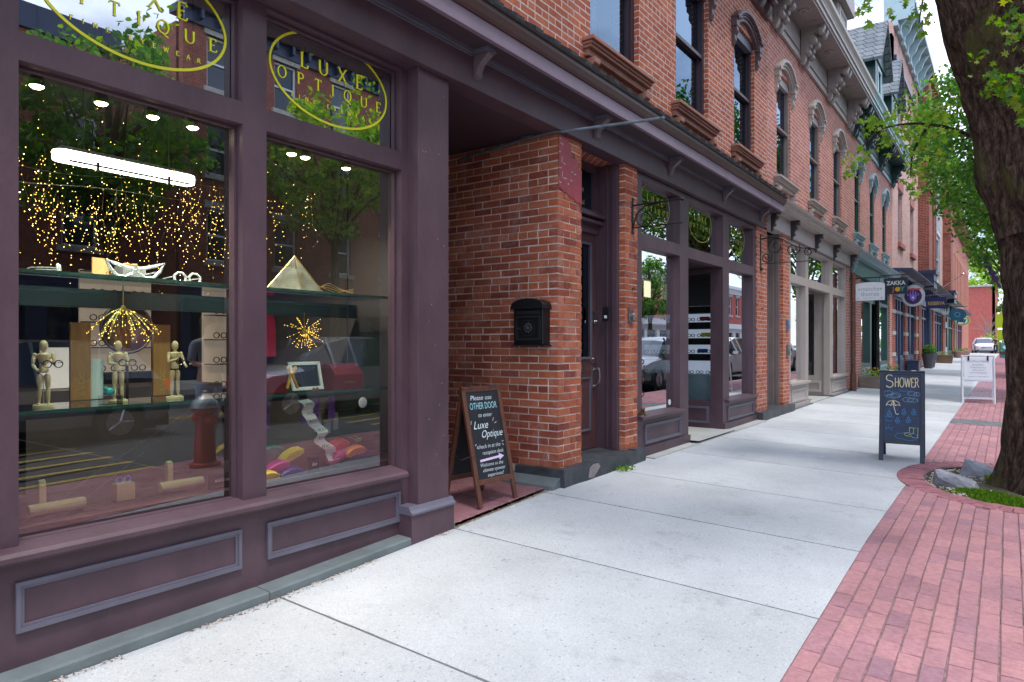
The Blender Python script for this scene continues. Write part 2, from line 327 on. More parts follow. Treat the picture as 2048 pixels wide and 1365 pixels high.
def concrete():
    m, nt, p = base('exposed aggregate concrete'); p.inputs['Roughness'].default_value = .85; p.inputs['Specular IOR Level'].default_value = .3
    g = posnode(nt)
    n1 = nn(nt, 'ShaderNodeTexNoise', i_Scale=1.1, i_Detail=6.0, i_Roughness=.6); L(nt, g, n1.inputs['Vector'])
    v = nn(nt, 'ShaderNodeTexVoronoi', i_Scale=150.0); L(nt, g, v.inputs['Vector'])
    v2 = nn(nt, 'ShaderNodeTexVoronoi', i_Scale=52.0); L(nt, g, v2.inputs['Vector'])
    sx = nn(nt, 'ShaderNodeSeparateColor'); L(nt, v.outputs['Color'], sx.inputs[0])
    r = nn(nt, 'ShaderNodeValToRGB'); L(nt, sx.outputs[0], r.inputs[0]); e = r.color_ramp.elements
    e[0].color = (.36, .39, .43, 1); e[0].position = 0; e[1].color = (.57, .58, .595, 1); x = e.new(.10); x.color = (.465, .48, .50, 1); x = e.new(.85); x.color = (.50, .515, .53, 1)
    dk = nn(nt, 'ShaderNodeSeparateColor'); L(nt, v2.outputs['Color'], dk.inputs[0])
    lt = nn(nt, 'ShaderNodeMath', operation='LESS_THAN'); L(nt, dk.outputs[1], lt.inputs[0]); lt.inputs[1].default_value = .045
    md = nn(nt, 'ShaderNodeMath', operation='LESS_THAN'); L(nt, v2.outputs['Distance'], md.inputs[0]); md.inputs[1].default_value = .33
    ml = nn(nt, 'ShaderNodeMath', operation='MULTIPLY'); L(nt, lt.outputs[0], ml.inputs[0]); L(nt, md.outputs[0], ml.inputs[1])
    m1 = nn(nt, 'ShaderNodeMix', data_type='RGBA'); L(nt, ml.outputs[0], m1.inputs[0]); L(nt, r.outputs[0], m1.inputs[6]); m1.inputs[7].default_value = (.30, .32, .37, 1)
    rr = nn(nt, 'ShaderNodeMapRange'); rr.inputs[1].default_value = .3; rr.inputs[2].default_value = .7; rr.inputs[3].default_value = .84; rr.inputs[4].default_value = 1.08; L(nt, n1.outputs[0], rr.inputs[0])
    gi = nn(nt, 'ShaderNodeNewGeometry'); ri = nn(nt, 'ShaderNodeMapRange'); ri.inputs[3].default_value = .87; ri.inputs[4].default_value = 1.05; L(nt, gi.outputs['Random Per Island'], ri.inputs[0]); ro = nn(nt, 'ShaderNodeMath', operation='MULTIPLY'); L(nt, rr.outputs[0], ro.inputs[0]); L(nt, ri.outputs[0], ro.inputs[1]); rr = ro
    n7 = nn(nt, 'ShaderNodeTexNoise', i_Scale=3.5, i_Detail=10.0, i_Roughness=.72); L(nt, g, n7.inputs['Vector']); r7 = nn(nt, 'ShaderNodeMapRange'); r7.inputs[1].default_value = .56; r7.inputs[2].default_value = .72; r7.inputs[3].default_value = 1; r7.inputs[4].default_value = .74; L(nt, n7.outputs[0], r7.inputs[0]); r8 = nn(nt, 'ShaderNodeMath', operation='MULTIPLY'); L(nt, rr.outputs[0], r8.inputs[0]); L(nt, r7.outputs[0], r8.inputs[1]); rr = r8
    h = nn(nt, 'ShaderNodeHueSaturation'); L(nt, m1.outputs[2], h.inputs['Color']); L(nt, rr.outputs[0], h.inputs['Value']); L(nt, h.outputs[0], p.inputs['Base Color'])
    b = nn(nt, 'ShaderNodeBump'); b.inputs['Strength'].default_value = .35; b.inputs['Distance'].default_value = .004; L(nt, v.outputs['Distance'], b.inputs['Height']); L(nt, b.outputs[0], p.inputs['Normal'])
    return m
def pavermat():
    m, nt, p = base('loose brick paver'); p.inputs['Roughness'].default_value = .85; p.inputs['Specular IOR Level'].default_value = .25
    gi = nn(nt, 'ShaderNodeNewGeometry'); r = nn(nt, 'ShaderNodeValToRGB'); L(nt, gi.outputs['Random Per Island'], r.inputs[0]); e = r.color_ramp.elements
    e[0].color = (.29, .16, .195, 1); e[1].color = (.43, .215, .225, 1); x = e.new(.07); x.color = (.34, .175, .20, 1); x = e.new(.6); x.color = (.39, .195, .215, 1)
    n = nn(nt, 'ShaderNodeTexNoise', i_Scale=30.0, i_Detail=8.0, i_Roughness=.75); L(nt, gi.outputs['Position'], n.inputs['Vector'])
    n2 = nn(nt, 'ShaderNodeTexNoise', i_Scale=1.6, i_Detail=6.0); L(nt, gi.outputs['Position'], n2.inputs['Vector'])
    a = nn(nt, 'ShaderNodeMapRange'); a.inputs[1].default_value = .3; a.inputs[2].default_value = .7; a.inputs[3].default_value = .75; a.inputs[4].default_value = 1.22; L(nt, n.outputs[0], a.inputs[0])
    b = nn(nt, 'ShaderNodeMapRange'); b.inputs[1].default_value = .3; b.inputs[2].default_value = .7; b.inputs[3].default_value = .85; b.inputs[4].default_value = 1.12; L(nt, n2.outputs[0], b.inputs[0])
    c = nn(nt, 'ShaderNodeMath', operation='MULTIPLY'); L(nt, a.outputs[0], c.inputs[0]); L(nt, b.outputs[0], c.inputs[1])
    h = nn(nt, 'ShaderNodeHueSaturation'); L(nt, r.outputs[0], h.inputs['Color']); L(nt, c.outputs[0], h.inputs['Value']); L(nt, h.outputs[0], p.inputs['Base Color'])
    bp = nn(nt, 'ShaderNodeBump'); bp.inputs['Strength'].default_value = .6; bp.inputs['Distance'].default_value = .004; L(nt, n.outputs[0], bp.inputs['Height']); L(nt, bp.outputs[0], p.inputs['Normal'])
    return m
PAVB = pavermat(); SAND = mat('joint sand', (.22, .14, .145), .95, var=.4, scale=40, bump=.4)
def wallbrick():
    m, nt, p = base('hand laid brick'); p.inputs['Roughness'].default_value = .85; p.inputs['Specular IOR Level'].default_value = .25
    gi = nn(nt, 'ShaderNodeNewGeometry'); r = nn(nt, 'ShaderNodeValToRGB'); L(nt, gi.outputs['Random Per Island'], r.inputs[0]); e = r.color_ramp.elements
    e[0].color = (.19, .046, .034, 1); e[1].color = (.46, .15, .08, 1); x = e.new(.10); x.color = (.27, .065, .038, 1); x = e.new(.55); x.color = (.37, .10, .050, 1); x = e.new(.8); x.color = (.43, .125, .06, 1)
    def nr(sc, lo, hi, a, b, rough=.7):
        n = nn(nt, 'ShaderNodeTexNoise', i_Scale=sc, i_Detail=9.0, i_Roughness=rough); L(nt, gi.outputs['Position'], n.inputs['Vector']); q = nn(nt, 'ShaderNodeMapRange'); q.inputs[1].default_value = lo; q.inputs[2].default_value = hi; q.inputs[3].default_value = a; q.inputs[4].default_value = b; L(nt, n.outputs[0], q.inputs[0]); return n, q
    n, a = nr(28, .3, .7, .72, 1.25); _, b = nr(1.7, .3, .7, .72, 1.22); _, c = nr(5.5, .50, .74, 0, .62, .78)
    mm = nn(nt, 'ShaderNodeMath', operation='MULTIPLY'); L(nt, a.outputs[0], mm.inputs[0]); L(nt, b.outputs[0], mm.inputs[1])
    h = nn(nt, 'ShaderNodeHueSaturation'); L(nt, r.outputs[0], h.inputs['Color']); L(nt, mm.outputs[0], h.inputs['Value'])
    mx = nn(nt, 'ShaderNodeMix', data_type='RGBA'); L(nt, c.outputs[0], mx.inputs[0]); L(nt, h.outputs[0], mx.inputs[6]); mx.inputs[7].default_value = (.44, .33, .29, 1); L(nt, mx.outputs[2], p.inputs['Base Color'])
    bp = nn(nt, 'ShaderNodeBump'); bp.inputs['Strength'].default_value = .7; bp.inputs['Distance'].default_value = .006; L(nt, n.outputs[0], bp.inputs['Height']); L(nt, bp.outputs[0], p.inputs['Normal'])
    return m
BRICKG = wallbrick(); MORTAR = mat('old lime mortar', (.70, .58, .51), .95, var=.25, scale=6, bump=.5)
CONC = concrete()
CONC2 = mat('smooth pale concrete', (.42, .42, .40), .85, var=.12, scale=3, bump=.1)
def barkmat():
    m, nt, p = base('plane tree bark'); p.inputs['Roughness'].default_value = .9; p.inputs['Specular IOR Level'].default_value = .2
    g = posnode(nt, (1, 1, .28))
    n = nn(nt, 'ShaderNodeTexNoise', i_Scale=26.0, i_Detail=8.0, i_Roughness=.7); L(nt, g, n.inputs['Vector'])
    n2 = nn(nt, 'ShaderNodeTexNoise', i_Scale=4.0, i_Detail=4.0); L(nt, g, n2.inputs['Vector'])
    r = nn(nt, 'ShaderNodeValToRGB'); L(nt, n.outputs[0], r.inputs[0]); e = r.color_ramp.elements
    e[0].position = .3; e[0].color = (.012, .008, .007, 1); e[1].position = .74; e[1].color = (.30, .22, .16, 1); x = e.new(.44); x.color = (.05, .032, .026, 1); x = e.new(.55); x.color = (.12, .08, .058, 1)
    r2 = nn(nt, 'ShaderNodeValToRGB'); L(nt, n2.outputs[0], r2.inputs[0]); e = r2.color_ramp.elements
    e[0].position = .56; e[0].color = (0, 0, 0, 1); e[1].position = .66; e[1].color = (1, 1, 1, 1)
    mx = nn(nt, 'ShaderNodeMix', data_type='RGBA'); L(nt, r2.outputs[0], mx.inputs[0]); L(nt, r.outputs[0], mx.inputs[6]); mx.inputs[7].default_value = (.11, .105, .035, 1)
    L(nt, mx.outputs[2], p.inputs['Base Color'])
    b = nn(nt, 'ShaderNodeBump'); b.inputs['Strength'].default_value = 1; b.inputs['Distance'].default_value = .06; L(nt, n.outputs[0], b.inputs['Height']); L(nt, b.outputs[0], p.inputs['Normal'])
    return m
BARK = barkmat()
# ---------------------------------------------------------------- text
def Mat4(o, r, u):
    o, r, u = Vector(o), Vector(r).normalized(), Vector(u).normalized(); n = r.cross(u)
    return Matrix(((r.x, u.x, n.x, o.x), (r.y, u.y, n.y, o.y), (r.z, u.z, n.z, o.z), (0, 0, 0, 1)))
def text(mb, s, size, M, align='CENTER', shear=0, off=0, ext=.0006, sx=1, m=0, w=None):
    c = bpy.data.curves.new('t', 'FONT'); c.body = s; c.size = size; c.align_x = align; c.shear = shear; c.offset = off; c.extrude = ext; c.resolution_u = 3
    o = bpy.data.objects.new('t', c); COL.objects.link(o); dg = bpy.context.evaluated_depsgraph_get(); dg.update()
    me = bpy.data.meshes.new_from_object(o.evaluated_get(dg))
    if w:
        xs = [v.co.x for v in me.vertices]; sx = w / max(1e-6, max(xs) - min(xs))
    mb.add([M @ Vector((v.co.x * sx, v.co.y, v.co.z)) for v in me.vertices], [tuple(p.vertices) for p in me.polygons], m)
    bpy.data.objects.remove(o); bpy.data.curves.remove(c); bpy.data.meshes.remove(me)
def arc(cx, cy, rx, ry, a0, a1, n=10): return [(cx + rx * math.cos(math.radians(a0 + (a1 - a0) * i / n)), cy + ry * math.sin(math.radians(a0 + (a1 - a0) * i / n))) for i in range(n + 1)]
GL = {
 'L': (.62, [[(.1, 1), (.1, 0)], [(.1, 0), (.58, 0), (.6, .2)]]), 'U': (.85, [[(.1, 1), (.1, .35)] + arc(.42, .33, .32, .33, 180, 360) + [(.74, 1)]]),
 'X': (.8, [[(.05, 1), (.75, 0)], [(.72, 1), (.06, 0)]]), 'E': (.62, [[(.1, 1), (.1, 0)], [(.1, 1), (.54, 1), (.56, .84)], [(.1, .52), (.44, .52)], [(.1, 0), (.57, 0), (.6, .18)]]),
 'O': (.9, [arc(.45, .5, .4, .51, 90, 450, 24)]), 'P': (.68, [[(.1, 1), (.1, 0)], [(.1, 1), (.3, 1)] + arc(.32, .75, .27, .25, 90, -90) + [(.1, .5)]]),
 'T': (.75, [[(.37, 1), (.37, 0)], [(.03, .84), (.05, 1), (.69, 1), (.71, .84)]]), 'I': (.25, [[(.12, 1), (.12, 0)]]),
 'Q': (.9, [arc(.45, .5, .4, .51, 90, 450, 24), [(.42, .04), (.62, -.12), (.85, -.22)]]), 'F': (.6, [[(.1, 1), (.1, 0)], [(.1, 1), (.54, 1), (.56, .82)], [(.1, .52), (.44, .52)]]),
 'N': (.85, [[(.1, 0), (.1, 1)], [(.1, 1), (.74, 0)], [(.74, 0), (.74, 1)]]), 'Y': (.75, [[(.04, 1), (.37, .48)], [(.7, 1), (.37, .48)], [(.37, .48), (.37, 0)]]),
 'W': (1.1, [[(.03, 1), (.3, 0)], [(.3, 0), (.55, .95)], [(.55, .95), (.8, 0)], [(.8, 0), (1.05, 1)]]), 'A': (.8, [[(.04, 0), (.4, 1)], [(.4, 1), (.76, 0)], [(.18, .34), (.62, .34)]]),
 'R': (.72, [[(.1, 1), (.1, 0)], [(.1, 1), (.3, 1)] + arc(.3, .76, .25, .24, 90, -90) + [(.1, .52)], [(.3, .52), (.7, 0)]]), 'S': (.6, [arc(.3, .76, .22, .24, 30, 270, 10) + arc(.3, .26, .25, .26, 90, -150, 10)]),
 'H': (.8, [[(.1, 1), (.1, 0)], [(.68, 1), (.68, 0)], [(.1, .52), (.68, .52)]]), 'C': (.8, [arc(.45, .5, .4, .51, 50, 310, 16)]), 'V': (.75, [[(.04, 1), (.37, 0)], [(.37, 0), (.7, 1)]]), ' ': (.45, [])}
def strip(mb, pts, wf, M, lay=0, m=0):
    P = [Vector(p) for p in pts]; vs = []
    for i, p in enumerate(P):
        d = (P[min(i + 1, len(P) - 1)] - P[max(i - 1, 0)]); d = d.normalized() if d.length else Vector((1, 0)); nrm = Vector((-d.y, d.x)); w = wf(d) / 2
        vs += [M @ Vector((p.x + nrm.x * w, p.y + nrm.y * w, lay)), M @ Vector((p.x - nrm.x * w, p.y - nrm.y * w, lay))]
    mb.add(vs, [(2 * i, 2 * i + 1, 2 * i + 3, 2 * i + 2) for i in range(len(P) - 1)], m)
def serif(mb, s, h, M, width=None, gap=.12, thick=.13, thin=.05, ser=True, center=True, m=0):
    tot = sum(GL[c][0] + gap for c in s) - gap
    if width: gap += (width / h - tot) / max(1, len(s) - 1); tot = width / h
    sx = 1
    if width and gap < .04:
        nat = sum(GL[c][0] + .07 for c in s) - .07; sx = (width / h) / nat; gap = .07 * sx
    x = -tot / 2 if center else 0; lay = 0
    for c in s:
        wd, st = GL[c]
        for k in st:
            P = [((x + a * sx) * h, b * h) for a, b in k]; lay += .00015
            strip(mb, P, lambda d: h * (thin + (thick - thin) * min(1, abs(d.y)) ** 1.5 * (1 if d.x * d.y <= .1 else .55)) if ser else h * thin, M, lay, m)
            if ser:
                for e, q in ((P[0], P[1]), (P[-1], P[-2])):
                    if len(k) <= 2 and abs(q[1] - e[1]) > abs(q[0] - e[0]) and (abs(e[1]) < .01 * h or abs(e[1] - h) < .01 * h):
                        lay += .00015; strip(mb, [(e[0] - .13 * h, e[1]), (e[0] + .13 * h, e[1])], lambda d: h * .045, M, lay, m)
        x += wd * sx + gap
# ================================================================ GROUND
rnd = random.Random(4)
def sheet(x0, x1, ys, dz, xs=None):
    mb = MB(); xs = xs or [x0, x1]
    vs = [(x, y, (gz(x, y) if callable(dz) is False else dz(x, y)) + (dz if not callable(dz) else 0)) for y in ys for x in xs]
    n = len(xs); mb.add(vs, [(j * n + i, j * n + i + 1, (j + 1) * n + i + 1, (j + 1) * n + i) for j in range(len(ys) - 1) for i in range(n - 1)]); return mb
YS = [-60, -20, 0, 2.1, 3.7, 5.1, 7, 11, 20, 40, 81.5]
def struct(mb, name, m, **k): return tag(mb.build(name, m, **k), None, None, kind='structure')
struct(sheet(-60, 400, [-60, -20, 0, 2.1, 3.7, 5.1, 7, 11, 20, 40, 85, 150, 900], lambda x, y: zf(y) - .42, [-300, -30, 0, 4.1, 30, 400]), 'ground', EARTH)
struct(sheet(4.25, 16, [-60, -20, 0, 2.1, 3.7, 5.1, 7, 11, 20, 40, 81.5], lambda x, y: zf(y) - .27, [4.25, 16]), 'road', ASPH)
struct(sheet(-40, 60, [81.5, 85, 95], lambda x, y: zf(y) - .13, [-40, 60]), 'cross_street', ASPH)
struct(sheet(-40, 60, [95, 150], lambda x, y: zf(y) - .06, [-40, 60]), 'far_pavement', CONC2)
struct(sheet(16.15, 21, YS, lambda x, y: zf(y) - .12, [16.15, 21]), 'opposite_pavement', CONC2)
mb = MB()
for a, b in zip(YS, YS[1:]):
    for x in (4.1, 16.0):
        mb.add([(x, a, zf(a) - .5), (x + .15, a, zf(a) - .5), (x + .15, a, zf(a) - .118), (x, a, zf(a) - .118), (x, b, zf(b) - .5), (x + .15, b, zf(b) - .5), (x + .15, b, zf(b) - .118), (x, b, zf(b) - .118)], [(3, 2, 6, 7), (0, 3, 7, 4), (1, 5, 6, 2)])
struct(mb, 'curb', CURB)
mb = MB()   # yellow hatch and lane lines on the road
def zroad(y): return zf(y) - .27
def rquad(p, q, wd, dz=.004):
    d = (Vector(q) - Vector(p)).normalized(); n = Vector((-d.y, d.x)) * wd / 2
    mb.add([(p[0] + n.x, p[1] + n.y, zroad(p[1]) + dz), (p[0] - n.x, p[1] - n.y, zroad(p[1]) + dz), (q[0] - n.x, q[1] - n.y, zroad(q[1]) + dz), (q[0] + n.x, q[1] + n.y, zroad(q[1]) + dz)], [(0, 1, 2, 3)])
for x in (10.0, 10.3):
    for a, b in [(-15, -.2), (7.1, 11), (11.1, 20), (20.1, 40), (40.1, 80)]: rquad((x, a), (x, b), .1, .008)
for k in range(7): rquad((4.7 + k * .62, -6), (5.5 + k * .62, 10.5), .11, .012 + .0005 * k)
for k in range(3): rquad((4.5, 1.0 + k * 3.4), (7.0, 3.4 + k * 3.4), .12, .02)
struct(mb, 'road_marking', YPAINT)
# concrete pavement: slabs with open joints over a dirty base
EDGE = 2.46
struct(sheet(-.1, EDGE, YS, -.011, [-.02, EDGE]), 'joint_bed', JOINT)
JY = [-14, -11, -8, -5.4, -3, -1.3, -.2, .9, 2.26, 3.71, 4.88, 6.1, 7.55, 8.98, 10.4, 11.9, 13.4, 14.9, 16.4, 17.9, 19.6, 21.3, 23, 25, 27, 29, 31, 33.5, 36, 39, 42, 45, 48, 52, 56, 60, 65, 70, 76, 81.5]
mb = MB()
for i, (a, b) in enumerate(zip(JY, JY[1:])):
    g = .006
    n = 6
    x0 = .03
    def ed(y, sx, k):     # slightly broken slab edge
        return [(x0 + (EDGE - x0) * t / 24, y + sx * (g + .006 * abs(noise.noise((t * .9, y * 3, k)))), 0) for t in range(25)]
    lo, hi = ed(a, 1, 1), ed(b, -1, 7)
    ny = 4; rows = []
    for j in range(ny + 1):
        rows.append([(p[0], p[1] + (q[1] - p[1]) * j / ny, gz(p[0], p[1] + (q[1] - p[1]) * j / ny)) for p, q in zip(lo, hi)])
    vs = [v for r in rows for v in r]; W = 25
    mb.add(vs, [(j * W + t, j * W + t + 1, (j + 1) * W + t + 1, (j + 1) * W + t) for j in range(ny) for t in range(W - 1)])
    for r, fl in ((rows[0], 0), (rows[-1], 1)):
        vv = r + [(v[0], v[1], v[2] - .02) for v in r]; mb.add(vv, [(t, t + 1, W + t + 1, W + t)[::(-1 if not fl else 1)] for t in range(W - 1)])
struct(mb, 'sidewalk', CONC)
# brick strip with the tree pit cut out
PITC, PITA, PITB = (3.31, 7.95), .75, 1.02
NP = 48
pit = [(PITC[0] + PITA * math.cos(2 * PI * k / NP), PITC[1] + PITB * math.sin(2 * PI * k / NP)) for k in range(NP)]
def pitin(x, y, s=1.0): return ((x - PITC[0]) / (PITA * s)) ** 2 + ((y - PITC[1]) / (PITB * s)) ** 2 < 1
mb = MB(); ys = [-14 + i for i in range(20)] + [6.8] + [9.1] + [11 + 2 * i for i in range(36)]
ys = sorted(set([y for y in ys if y <= 6.8 or y >= 9.1])) + [81.5]; ys = sorted(set(ys))
for a, b in zip(ys, ys[1:]):
    if a == 6.8 and b == 9.1: continue
    mb.add([(EDGE, a, gz(EDGE, a)), (4.1, a, gz(4.1, a)), (4.1, b, gz(4.1, b)), (EDGE, b, gz(EDGE, b))], [(0, 1, 2, 3)], 1 if b <= 21 else 0)
# radial fan around the pit
bx = []
for k in range(NP):
    a = 2 * PI * k / NP; dx, dy = PITA * math.cos(a), PITB * math.sin(a)
    t = min([(EDGE - PITC[0]) / dx if dx < 0 else 9, (4.1 - PITC[0]) / dx if dx > 0 else 9, (9.1 - PITC[1]) / dy if dy > 0 else 9, (6.8 - PITC[1]) / dy if dy < 0 else 9])
    bx.append((PITC[0] + dx * t, PITC[1] + dy * t))
vs = [(p[0], p[1], gz(*p)) for p in pit] + [(p[0], p[1], gz(*p)) for p in bx]
mb.add(vs, [(k, NP + k, NP + (k + 1) % NP, (k + 1) % NP) for k in range(NP)], 1)
for cxx, cyy in ((EDGE, 6.8), (4.1, 6.8), (4.1, 9.1), (EDGE, 9.1)):
    i = min(range(NP), key=lambda k: (math.hypot(bx[k][0] - cxx, bx[k][1] - cyy)) + (0))
    for j in (i - 1, i):
        p, q = bx[j % NP], bx[(j + 1) % NP]
        if abs(p[0] - q[0]) > 1e-4 and abs(p[1] - q[1]) > 1e-4: mb.add([(p[0], p[1], gz(*p)), (cxx, cyy, gz(cxx, cyy)), (q[0], q[1], gz(*q))], [(0, 1, 2)], 1)
struct(mb, 'brick_bed', [PAV, SAND])
rp = random.Random(12); mb = MB(); x = EDGE + .004; col_ = 0     # laid pavers, one mesh
while x < 4.37:
    y = -13.9 + (.1 if col_ % 2 else 0) + rp.uniform(-.02, .02)
    while y < 21:
        Lb = .188 + rp.uniform(-.004, .004); a, b, c, d = x, x + .0885, y, y + Lb; y += Lb + .006; cxm, cym = (a + b) / 2, (c + d) / 2
        if y < -1.2 or ((cxm - PITC[0]) / (PITA + .245)) ** 2 + ((cym - PITC[1]) / (PITB + .24)) ** 2 < 1 or (13.05 < c < 13.75): continue
        h = [rp.uniform(.001, .006) + .004 for _ in range(4)]; jx = rp.uniform(-.0022, .0022)
        q = [(a + jx + .002, c), (b + jx - .002, c), (b + jx - .001, d), (a + jx + .001, d)]; s_ = .004
        qi = [(q[0][0] + s_, c + s_), (q[1][0] - s_, c + s_), (q[2][0] - s_, d - s_), (q[3][0] + s_, d - s_)]
        mb.add([(p[0], p[1], gz(*p) - .004) for p in q] + [(p[0], p[1], gz(*p) + h[i] - .003) for i, p in enumerate(q)] + [(p[0], p[1], gz(*p) + h[i]) for i, p in enumerate(qi)], [(8, 9, 10, 11)] + [(i, (i + 1) % 4, 4 + (i + 1) % 4, 4 + i) for i in range(4)] + [(4 + i, 4 + (i + 1) % 4, 8 + (i + 1) % 4, 8 + i) for i in range(4)])
    x += .0928; col_ += 1
struct(mb, 'brick_paving', PAVB)
mb = MB()  # stone band across the brick strip
mb.add([(EDGE, 13.1, gz(EDGE, 13.1) + .008), (4.1, 13.1, gz(4.1, 13.1) + .008), (4.1, 13.75, gz(4.1, 13.75) + .008), (EDGE, 13.75, gz(EDGE, 13.75) + .008)], [(0, 1, 2, 3)])
struct(mb, 'paving_band', STONE)
# tree pit: sunk gravel bed, and the radial edging bricks round it
mb = MB(); mb.add([(PITC[0], PITC[1], gz(*PITC) - .0)] + [(p[0], p[1], gz(*p) - .03) for p in pit], [(0, k + 1, (k + 1) % NP + 1) for k in range(NP)])
mb.add([(p[0], p[1], gz(*p) - .03) for p in pit] + [(p[0], p[1], gz(*p)) for p in pit], [((k + 1) % NP, k, NP + k, NP + (k + 1) % NP) for k in range(NP)])
struct(mb, 'tree_pit', EARTH)
mb = MB()
for k in range(66):
    a = 2 * PI * (k + .5) / 66
    if a > 5.2 or a < 1.0: continue
    c, s = math.cos(a), math.sin(a); r0, L0 = 1.015, .205
    px, py = PITC[0] + PITA * c, PITC[1] + PITB * s
    nrm = Vector((c / PITA, s / PITB)).normalized(); tg = Vector((-nrm.y, nrm.x)); wd = .042
    L0 = .235
    q = [(px + nrm.x * d + tg.x * e, py + nrm.y * d + tg.y * e) for d, e in ((.01, -wd * .93), (L0, -wd), (L0, wd), (.01, wd * .93))]
    dz = rnd.uniform(.006, .013)
    mb.add([(p[0], p[1], gz(*p) - .02) for p in q] + [(p[0], p[1], gz(*p) + dz) for p in q], [(4, 5, 6, 7), (0, 1, 5, 4), (1, 2, 6, 5), (2, 3, 7, 6), (3, 0, 4, 7)])
struct(mb, 'edging_bricks', PAVR, bevel=.004)
# ================================================================ parametric building pieces
def cell_window(parent, xw, y0, y1, z0, z1, fm, gm=None, arch=0, name='window', curtain=None, lab=None, frame=.055, depth=.14, mid=None):
    """sash window set in a wall opening; returns the window part"""
    xi = xw - depth; mb = MB(); fw = frame
    mid = mid or (z0 + z1) / 2
    mb.grid(FX(xi + .06), y0, y1, z0, z1, .08, [(y0 + fw, y1 - fw, z0 + fw, mid - .02), (y0 + fw, y1 - fw, mid + .025, z1 - fw)])
    mb.grid(FX(xi + .03), y0 + fw, y1 - fw, z0 + fw, mid + .04, .05, [(y0 + fw + .04, y1 - fw - .04, z0 + fw + .06, mid)])
    wn = mb.build(name, fm, parent)
    if lab: wn['label'] = lab
    g = MB()
    for a, b in ((z0 + fw, mid), (mid + .01, z1 - fw)): g.add([(xi, y0 + fw, a), (xi, y1 - fw, a), (xi, y1 - fw, b), (xi, y0 + fw, b)], [(0, 1, 2, 3)])
    g.build('glass_pane', gm or GLU, wn)
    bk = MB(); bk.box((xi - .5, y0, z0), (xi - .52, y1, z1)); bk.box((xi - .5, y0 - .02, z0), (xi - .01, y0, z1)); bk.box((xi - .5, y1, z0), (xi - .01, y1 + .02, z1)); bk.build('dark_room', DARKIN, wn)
    if curtain:
        cm = MB(); n = 26; vs = []
        for z in (z0 + fw, z1 - fw):
            for i in range(n): vs.append((xi - .08 + .02 * math.sin(i * 1.9), y0 + fw + (y1 - y0 - 2 * fw) * curtain * i / (n - 1), z))
        cm.add(vs, [(i, i + 1, n + i + 1, n + i) for i in range(n - 1)]); cm.build('curtain', LACE, wn)
    return wn
def sill(parent, x, y0, y1, zt, m, corb=True, h=.20):
    mb = MB()
    for d, za, zb in ((.125, zt - .04, zt), (.10, zt - .07, zt - .04), (.085, zt - .10, zt - .07), (.05, zt - .165, zt - .10)):
        e = (.13 - d) * .6
        mb.box((x - .02, y0 + e, za + .0005), (x + d, y1 - e, zb))
    if corb:
        for yc in (y0 + .13, y1 - .13):
            mb.prism([(x, zt - h + .02), (x + .10, zt - h + .02), (x + .10, zt - h - .03), (x + .065, zt - h - .06), (x + .085, zt - h - .10), (x + .04, zt - h - .13), (x, zt - h - .14)], 'y', yc - .055, yc + .055)
    return mb.build('sill', m, parent, bevel=.006)
def hood(parent, x, y0, y1, z0, rise, m, dent=False):
    """segmental arched hood mould with eared ends"""
    mb = MB(); c = (y0 + y1) / 2; hw = (y1 - y0) / 2; R = (hw * hw + rise * rise) / (2 * rise); zc = z0 + rise - R; a0 = math.asin(hw / R); n = 14
    for d, ra, rb in ((.05, 0, .05), (.07, .05, .10), (.11, .10, .14), (.09, .14, .16)):
        for i in range(n):
            a, b = -a0 + 2 * a0 * i / n, -a0 + 2 * a0 * (i + 1) / n
            q = [(c + (R + r) * math.sin(t), zc + (R + r) * math.cos(t)) for t, r in ((a, ra), (b, ra), (b, rb), (a, rb))]
            mb.prism(q, 'x', x - .02, x + d)
    if dent:
        for i in range(17):
            t = -a0 * .95 + 1.9 * a0 * i / 16; mb.prism([(c + (R + r) * math.sin(t + e), zc + (R + r) * math.cos(t + e)) for e, r in ((-.022, .075), (.022, .075), (.022, .115), (-.022, .115))], 'x', x + .065, x + .09)
    for s in (-1, 1):
        ye = c + s * (hw + .05)
        mb.box((x - .02, ye - .065, z0 - .02), (x + .085, ye + .065, z0 + .10)); mb.box((x - .02, ye - .075, z0 + .10), (x + .115, ye + .075, z0 + .13))
        mb.prism([(x, z0 - .02), (x + .075, z0 - .02), (x + .08, z0 - .09), (x + .045, z0 - .14), (x + .05, z0 - .21), (x + .02, z0 - .27), (x, z0 - .28)], 'y', ye - .045, ye + .045)
    return mb.build('hood_mould', m, parent)
def lintel_fill(parent, x, y0, y1, z0, z1, m):
    mb = MB(); mb.box((x - .18, y0, z0), (x - .03, y1, z1)); return mb.build('arch_panel', m, parent)
def panel_mould(mb, x, y0, y1, z0, z1, w=.032, d=.018):
    for a, b, dd in ((0, w * .55, d), (w * .55, w, d * .5)):
        mb.grid(FX(x + dd), y0 + a, y1 - a, z0 + a, z1 - a, dd - .001, [(y0 + b, y1 - b, z0 + b, z1 - b)])
def panel_mould_y(mb, y, x0, x1, z0, z1, w=.032, d=.018):
    mb.grid(lambda u, v, dd: (u, y - d + dd, v), x0, x1, z0, z1, d - .001, [(x0 + w, x1 - w, z0 + w, z1 - w)])
